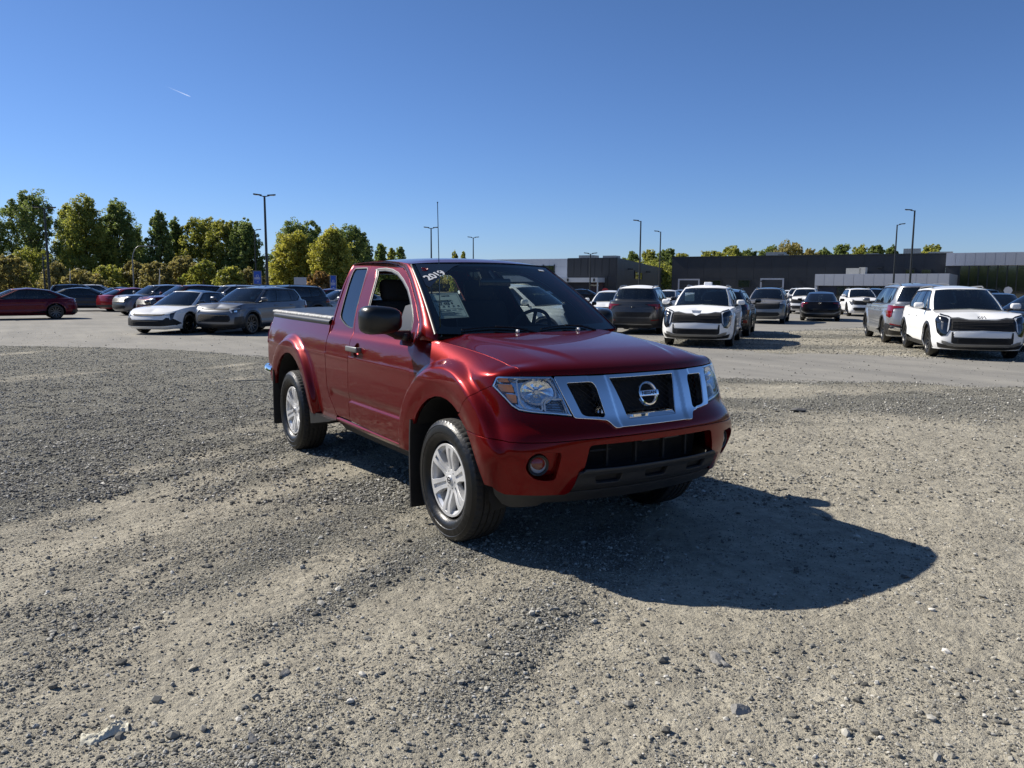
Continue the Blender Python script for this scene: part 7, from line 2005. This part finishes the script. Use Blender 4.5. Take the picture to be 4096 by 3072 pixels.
# crumpled pale rag
x, y = gpx(226, 1577); rag = pbr('rag_cloth', (.62, .59, .48), rough=.9, var=.25, scale=18, bump=.4, bscale=60)
m = MB(); nx, ny = 34, 16; P = []
for i in range(nx):
    row = []
    for j in range(ny):
        u = i/(nx-1)*2-1; v = j/(ny-1)*2-1; wv = fbm(np.array([i*.6]), np.array([j*.5]), 4, 3)[0]
        X_ = u*.075; Y_ = v*.026*(1+.8*fbm(np.array([i*.22]), np.array([7.]), 3, 9)[0])+.02*math.sin(u*3.1)+.03*(u > .35)*(u-.35); Z_ = .004+.045*wv*(1-v*v)*(.6+.6*math.exp(-((u-.45)/.25)**2)); row.append((X_, Y_, Z_))
    P.append(row)
m.grid(P); o = m.build('rag', rag, smooth=True); o.location = (x, y, float(height(np.array([x]), np.array([y]))[0])); o.rotation_euler = (0, 0, CAM_YAW-math.pi/2+math.radians(22)); tag(o, 'crumpled pale cloth rag lying on the gravel at the bottom left', 'rag')
# thin pale stick
x, y = gpx(545, 826); m = MB(); m.tube([(-.30, 0, .02), (0, .02, .035), (.30, .09, .03)], [.010, .012, .008], 6); o = m.build('stick', rt); o.location = (x, y, 0); o.rotation_euler = (0, 0, CAM_YAW-math.pi/2); tag(o, 'thin pale stick lying on the gravel left of the pickup bed', 'stick')
# short vapour trail high up
def vap():
    m, nt, b, out = nmat('vapour'); nt.nodes.remove(b)
    tr = nd(nt, 'ShaderNodeBsdfTransparent'); df = nd(nt, 'ShaderNodeBsdfDiffuse', i_Color=(.9, .9, .9, 1)); tl = nd(nt, 'ShaderNodeBsdfTranslucent', i_Color=(.9, .9, .9, 1))
    ads = nd(nt, 'ShaderNodeAddShader'); nt.links.new(df.outputs[0], ads.inputs[0]); nt.links.new(tl.outputs[0], ads.inputs[1])
    tc = nd(nt, 'ShaderNodeTexCoord'); sp = nd(nt, 'ShaderNodeSeparateXYZ'); nt.links.new(tc.outputs['Generated'], sp.inputs[0])
    rp = ramp(nt, sp.outputs[0], [(0, (0, 0, 0)), (.45, (.07, .07, .07)), (1, (.27, .27, .27))])
    ms = nd(nt, 'ShaderNodeMixShader'); nt.links.new(rp.outputs[0], ms.inputs[0]); nt.links.new(tr.outputs[0], ms.inputs[1]); nt.links.new(ads.outputs[0], ms.inputs[2]); nt.links.new(ms.outputs[0], out.inputs[0]); return m
def skyp(px, py, dist):
    k = (py*4096/2212-1536)/CAM_F; kk = (px*4096/2212-2048)/CAM_F; d = np.array(_fw)+np.array(_R)*kk-np.array(_U)*k
    return np.array(CAM_O)+d/np.linalg.norm(d)*dist
a_, b_ = skyp(358, 186, 6000), skyp(411, 208.6, 6000); L_ = float(np.linalg.norm(b_-a_))
m = MB(); m.tube([(L_*t_, 0, 0) for t_ in np.linspace(0, 1, 8)], [1.0, 2.5, 3, 3, 3, 3, 2.6, 1.2], 8); o = m.build('vapour_trail', vap(), smooth=True)
X_ = Vector(b_-a_).normalized(); o.matrix_world = Matrix.Translation(a_) @ X_.to_track_quat('X', 'Z').to_matrix().to_4x4(); tag(o, 'short thin white vapour trail high in the sky at the upper left', 'vapour trail')
# ------------------------------------------------------------------ trees
def leaf_mat(name, c0, c1, c2):
    m, nt, b, out = nmat(name); L = nt.links.new
    at = nd(nt, 'ShaderNodeAttribute', attribute_name='tone'); r = ramp(nt, at.outputs['Fac'], [(0, c0), (.55, c1), (1, c2)])
    L(r.outputs[0], b.inputs['Base Color']); b.inputs['Roughness'].default_value = .55; b.inputs['Specular IOR Level'].default_value = .3
    tl = nd(nt, 'ShaderNodeBsdfTranslucent'); hs = nd(nt, 'ShaderNodeHueSaturation'); hs.inputs['Value'].default_value = 1.5; hs.inputs['Saturation'].default_value = 1.1; L(r.outputs[0], hs.inputs['Color']); L(hs.outputs[0], tl.inputs['Color'])
    ms = nd(nt, 'ShaderNodeMixShader'); ms.inputs[0].default_value = .48; L(b.outputs[0], ms.inputs[1]); L(tl.outputs[0], ms.inputs[2]); L(ms.outputs[0], out.inputs['Surface']); return m
LEAF = dict(
    green=leaf_mat('leaf_green', (0.096, 0.128, 0.046), (0.205, 0.256, 0.083), (0.384, 0.410, 0.141)),
    yellow=leaf_mat('leaf_yellow', (.20, .205, .045), (.40, .385, .085), (.60, .53, .15)),
    mid=leaf_mat('leaf_mixed', (0.154, 0.179, 0.049), (0.307, 0.320, 0.077), (0.538, 0.474, 0.128)),
    olive=leaf_mat('leaf_olive', (0.154, 0.147, 0.058), (0.307, 0.269, 0.102), (0.474, 0.397, 0.166)),
    rust=leaf_mat('leaf_rust', (0.154, 0.109, 0.045), (0.320, 0.211, 0.083), (0.448, 0.269, 0.115)),
)
BARK = pbr('bark', (.10, .09, .075), rough=.9, var=.3, scale=3, bump=.5, bscale=20); BIRCH = pbr('pale_bark', (.42, .40, .36), rough=.8, var=.3, scale=4)
def crown_mesh(seed, H, W, shape, n, leaf, base=.12):
    """leaf-sized faces in clumps carried by limbs; shape: 'poplar', 'round', 'bush', 'open'"""
    r = np.random.default_rng(seed); C_ = []; Rr = []; limbs = []
    nb = {'poplar': 74, 'round': 64, 'bush': 26, 'open': 60}[shape]
    for i in range(nb):
        t = (i+.5)/nb; z = H*(base+(1-base)*t**(.85)); a = i*2.4+r.uniform(-.6, .6)
        if shape == 'poplar': rad = W/2*(math.sin(math.pi*min(1, .20+.80*t))**.6)*(1-.25*t)
        elif shape == 'open': rad = W/2*(math.sin(math.pi*min(1, .22+.74*t))**.6)
        elif shape == 'bush': rad = W/2*math.sqrt(max(.05, 1-t*t))
        else: rad = W/2*(math.sin(math.pi*min(.98, .25+.68*t))**.6)
        k = r.uniform(.15, 1.0)**.7*rad; c = np.array([k*math.cos(a), k*math.sin(a), z+r.uniform(-.03, .05)*H*(0 if shape == 'bush' else 1)])
        s = W*r.uniform(.10, .21)*(1.0 if shape != 'poplar' else .9)*(1-.40*t)
        C_.append(c); Rr.append((s, s, s*(2.0 if shape == 'poplar' else 1.25))); limbs.append(c)
    C_ = np.array(C_); Rr = np.array(Rr)
    # break every clump into smaller sprays
    sub = 14; ci = np.repeat(np.arange(nb), sub); d = r.normal(size=(nb*sub, 3)); d /= np.linalg.norm(d, axis=1, keepdims=True)
    SC = C_[ci]+d*Rr[ci]*r.uniform(.55, 1.15, (nb*sub, 1)); SR = Rr[ci].mean(1)*r.uniform(.18, .60, nb*sub); st = r.uniform(-.25, .25, nb*sub)
    k = r.integers(0, nb*sub, n); d = r.normal(size=(n, 3)); d /= np.linalg.norm(d, axis=1, keepdims=True)
    P = SC[k]+d*(SR[k]*r.uniform(.3, 1.05, n)**.5)[:, None]; P[:, 2] = np.maximum(P[:, 2], .15)
    zt_ = np.percentile(P[:, 2], 99.6); P[:, 2] *= H/zt_; C_[:, 2] *= H/zt_; limbs = list(C_)
    s = leaf*r.uniform(.6, 1.4, n)
    nrm = d+r.normal(size=(n, 3))*.7+np.array([0, 0, .45]); nrm /= np.linalg.norm(nrm, axis=1, keepdims=True)
    u = np.cross(nrm, r.normal(size=(n, 3))); u /= np.linalg.norm(u, axis=1, keepdims=True); v = np.cross(nrm, u)
    q = np.stack([P-u*s[:, None], P+v*s[:, None]*.6, P+u*s[:, None], P-v*s[:, None]*.6], 1).reshape(-1, 3)
    i4 = np.arange(n)*4; F = np.concatenate([np.stack([i4, i4+1, i4+2], 1), np.stack([i4, i4+2, i4+3], 1)])
    tone = np.clip(.45+st[k]+r.normal(size=n)*.18, 0, 1)
    return q, F, np.repeat(tone, 4), limbs
_tm = {}
def tree(px, dep, H, W, shape, leafm, label, seed, n=5200, leaf=.20, name='tree', cat='tree', base=.12, bark=None, group='trees along the edge of the lot', z0=0):
    x, y = gp(px, dep)
    key = (shape, leafm, seed, round(H), round(W))
    t = empty(name, (x, y, z0), rnd.uniform(0, 6.28), label, cat, group)
    q, F, tone, limbs = crown_mesh(seed, H, W, shape, n, leaf, base)
    o = mobj('crown', q, F, LEAF[leafm], t); a = o.data.attributes.new('tone', 'FLOAT', 'POINT'); a.data.foreach_set('value', tone.astype(np.float32))
    r = np.random.default_rng(seed+1); m = MB(); rb = H*.014+.03
    top = (r.uniform(-.2, .2), r.uniform(-.2, .2), H*.93)
    m.tube([(0, 0, 0), (top[0]*.3, top[1]*.3, H*.4), (top[0], top[1], H*.7), (top[0], top[1], H*.93)], [rb, rb*.8, rb*.45, rb*.12], 6)
    for c in limbs:
        z = c[2]*.72; f = z/H; m.tube([(top[0]*f, top[1]*f, max(.3, z)), (c[0]*.55, c[1]*.55, z+(c[2]-z)*.5), tuple(c)], [rb*.38*(1.1-f), rb*.22, rb*.06], 4, cap=False)
    m.build('trunk', bark or BARK, t); return t
def T(px, ytop, dep, W, shape, leafm, label, seed, **k):
    """W in photo columns"""
    W = W*(1.38 if k.get('n', 0) > 17000 else 1.25); k.setdefault('base', .06)
    H = CAM_O[2]+(620-ytop)/1664.3*dep; return tree(px, dep, H, W/1664.3*dep, shape, leafm, label, seed, **k)
big = dict(n=38000, leaf=.14)
T(-18, 452, 118, 66, 'poplar', 'green', 'leftmost tall tree cut by the left edge of the picture', 1, n=18000, leaf=.15)
T(75, 428, 120, 96, 'open', 'green', 'wide airy green poplar behind the double-headed lamp post', 2, **big)
T(158, 455, 128, 52, 'poplar', 'mid', 'slim poplar between the airy green poplar and the yellow-tinged one', 24, n=18000, leaf=.15)
T(192, 437, 118, 88, 'poplar', 'mid', 'tall dense poplar with yellow leaves on its left side', 3, **big)
T(262, 449, 122, 84, 'poplar', 'green', 'dark green poplar right of the yellow-tinged one', 4, **big)
T(303, 520, 130, 40, 'poplar', 'green', 'narrow lower tree on the right flank of the dark poplar', 5, n=12000, leaf=.15)
T(349, 468, 120, 46, 'poplar', 'green', 'narrow upright dark green poplar after the sky gap', 6, n=18000, leaf=.15)
T(386, 484, 124, 44, 'poplar', 'green', 'second narrow poplar, slightly shorter, touching the upright one', 7, n=18000, leaf=.15)
T(436, 482, 124, 74, 'round', 'mid', 'broad tree with thin browning top left of the lamp posts', 8, **big)
T(492, 486, 122, 70, 'round', 'mid', 'yellow-green broad tree left of the lamp posts above the white sedan', 9, **big)
T(534, 488, 120, 66, 'poplar', 'green', 'dense green tree directly left of the tall black lamp post', 10, **big)
T(655, 486, 126, 92, 'round', 'green', 'big dark green tree behind the yellow one', 11, **big)
T(642, 510, 112, 74, 'round', 'yellow', 'bright yellow-green tree between the tall lamp post and the cab', 12, **big)
T(718, 502, 108, 78, 'poplar', 'yellow', 'tall yellow tree behind the far lamp post beside the cab', 13, **big)
T(752, 497, 124, 74, 'round', 'green', 'dark green tree right behind the yellow one beside the cab', 14, **big)
T(785, 520, 130, 44, 'poplar', 'green', 'dark tree sloping down to the cab roof', 15, n=14000, leaf=.15)
T(824, 532, 140, 38, 'poplar', 'green', 'small green treetop above the rear of the cab roof', 16, n=6000)
T(846, 541, 142, 26, 'poplar', 'mid', 'second small treetop above the cab roof', 17, n=4500)
T(866, 538, 146, 26, 'poplar', 'green', 'third small treetop above the cab roof, darker', 18, n=4500)
T(982, 546, 180, 22, 'poplar', 'mid', 'tiny yellowish treetop above the cab roof right of the antenna', 19, n=3000)
T(1000, 547, 180, 20, 'poplar', 'mid', 'tiny treetop next to the yellowish one above the cab roof', 20, n=3000)
# bushes and low trees along the edge (left)
bs = [(20, 560, 100, 80, 'olive', 'broad olive bush at the far left under the tall trees'), (70, 545, 110, 90, 'mid', 'green low tree under the airy poplar'), (125, 575, 100, 70, 'olive', 'brownish bush by the foot of the double-headed lamp'), (232, 580, 104, 80, 'mid', 'low green growth beneath the dense poplars'),
      (180, 590, 98, 70, 'olive', 'olive bush behind the dark grey sedan'), (290, 570, 106, 60, 'olive', 'olive thicket behind the curved street lamp'), (338, 572, 104, 66, 'olive', 'grey-olive thicket under the narrow poplars'), (395, 560, 108, 74, 'olive', 'wide brown-olive thicket in the middle of the tree line'), (440, 568, 104, 66, 'mid', 'low yellow-green bush above the wine red SUV'),
      (500, 582, 100, 60, 'mid', 'yellow-green bush above the roof of the grey SUV'), (540, 585, 104, 50, 'olive', 'olive bush left of the blue sign'), (595, 605, 150, 50, 'rust', 'low rust-brown hedge in the gap between the tree groups'), (690, 590, 104, 50, 'rust', 'rusty bush under the yellow trees'), (750, 585, 108, 60, 'yellow', 'yellow-green low tree behind the blue sign by the cab'), (640, 585, 112, 50, 'mid', 'low golden growth under the bright yellow-green tree')]
for i, (px, yt, dep, wd, lf, lb) in enumerate(bs): T(px, yt, dep, wd, 'bush', lf, lb, 40+i, n=12000, leaf=.14, name='bush', cat='bush', base=.05, group='bushes below the tree line')
for px, dep, lb in ((152, 96, 'bare pale trunk leaning in front of the left bushes'), (345, 96, 'leaning pale birch trunk above the dark grey sedan')):
    x, y = gp(px, dep); m = MB(); m.tube([(-.3, 0, 0), (-.1, 0, 1.8), (.1, .1, 2.7), (-.2, .1, 3.6)], [.09, .08, .06, .03], 7); o = m.build('bare_trunk', BIRCH, smooth=50); o.location = (x, y, 0); o.rotation_euler = (0, 0, facing(px, 0)); tag(o, lb, 'tree trunk')
# trees beyond the buildings (right)
rt_ = [(1362, 549, 215, 42, 'green', 'dark treetop rising at the left end of the gap between the buildings'), (1398, 545, 205, 46, 'mid', 'olive treetop in the gap behind the twin lamp posts'), (1436, 543, 210, 50, 'green', 'broad treetop in the gap just left of the service building'), (1468, 552, 215, 46, 'mid', 'yellowish treetop ending at the service building corner'),
       (1412, 570, 170, 90, 'mid', 'lower green tree filling the gap between the buildings'), (1532, 547, 205, 50, 'mid', 'low treetop above the left part of the service building'), (1575, 537, 200, 66, 'mid', 'rounded olive treetop above the service building'), (1612, 545, 205, 50, 'green', 'dark treetop right of the rounded olive one'),
       (1660, 536, 200, 56, 'green', 'green treetop left of the tallest rounded crown'), (1702, 527, 195, 76, 'olive', 'tallest rounded crown above the service building'), (1745, 542, 200, 50, 'olive', 'brownish crown right of the tallest one'), (1775, 541, 205, 40, 'green', 'small treetop behind the roof units'),
       (1812, 532, 200, 44, 'green', 'pointed dark treetop above the middle of the roof'), (1850, 535, 205, 50, 'mid', 'pair-like treetop above the pale fascia'), (1886, 533, 200, 44, 'green', 'treetop left of the paired lamp posts'), (1918, 536, 205, 30, 'green', 'last dark treetop touching the left of the paired lamp posts'), (2006, 531, 205, 52, 'mid', 'separate round treetop right of the paired lamp posts')]
for i, (px, yt, dep, wd, lf, lb) in enumerate(rt_): T(px, yt-4, dep, wd*.9, 'round', lf, lb, 70+i, n=12000, leaf=.22, base=.25, group='trees beyond the service building')
# trees and open ground behind the camera are left out
# the wood goes on round the lot: behind the left rows, behind the photographer and on the right
def wood(name, n, az0, az1, r0, r1, hmin, hmax, lf, sz, label, seed, shape=None):
    r = np.random.default_rng(seed); az = r.uniform(az0, az1, n); R_ = r.uniform(r0, r1, n)
    hh = hmin+(hmax-hmin)*fbm(az*(9 if hmax > 6 else 30), az*0+seed, 4, seed)*1.15
    zz = r.uniform(0, 1, n)**.8*hh; a = _yaw-np.radians(az)
    X = CAM_O[0]+R_*np.cos(a); Y = CAM_O[1]+R_*np.sin(a); P = np.stack([X, Y, zz], 1)
    d = r.normal(size=(n, 3)); d /= np.linalg.norm(d, axis=1, keepdims=True); u = np.cross(d, r.normal(size=(n, 3))); u /= np.linalg.norm(u, axis=1, keepdims=True); v = np.cross(d, u); s = r.uniform(.5, 1.1, n)[:, None]*sz
    q = np.stack([P-u*s, P+v*s*.7, P+u*s, P-v*s*.7], 1).reshape(-1, 3); i4 = np.arange(n)*4; F = np.concatenate([np.stack([i4, i4+1, i4+2], 1), np.stack([i4, i4+2, i4+3], 1)])
    o = mobj(name, q, F, LEAF[lf], kind='stuff'); at = o.data.attributes.new('tone', 'FLOAT', 'POINT'); at.data.foreach_set('value', np.repeat(np.clip(fbm(az*40, zz*.6, 3, 9)*.8+r.uniform(-.2, .3, n), 0, 1), 4).astype(np.float32)); tag(o, label, 'scrub')
wood('far_wood', 26000, -46, 46, 234, 246, 1.5, 5.5, 'olive', 1.0, 'low far band of olive scrub along the horizon', 5)
wood('wood', 170000, 40, 318, 95, 112, 3, 13, 'green', .5, 'belt of trees closing the lot outside the picture', 6)
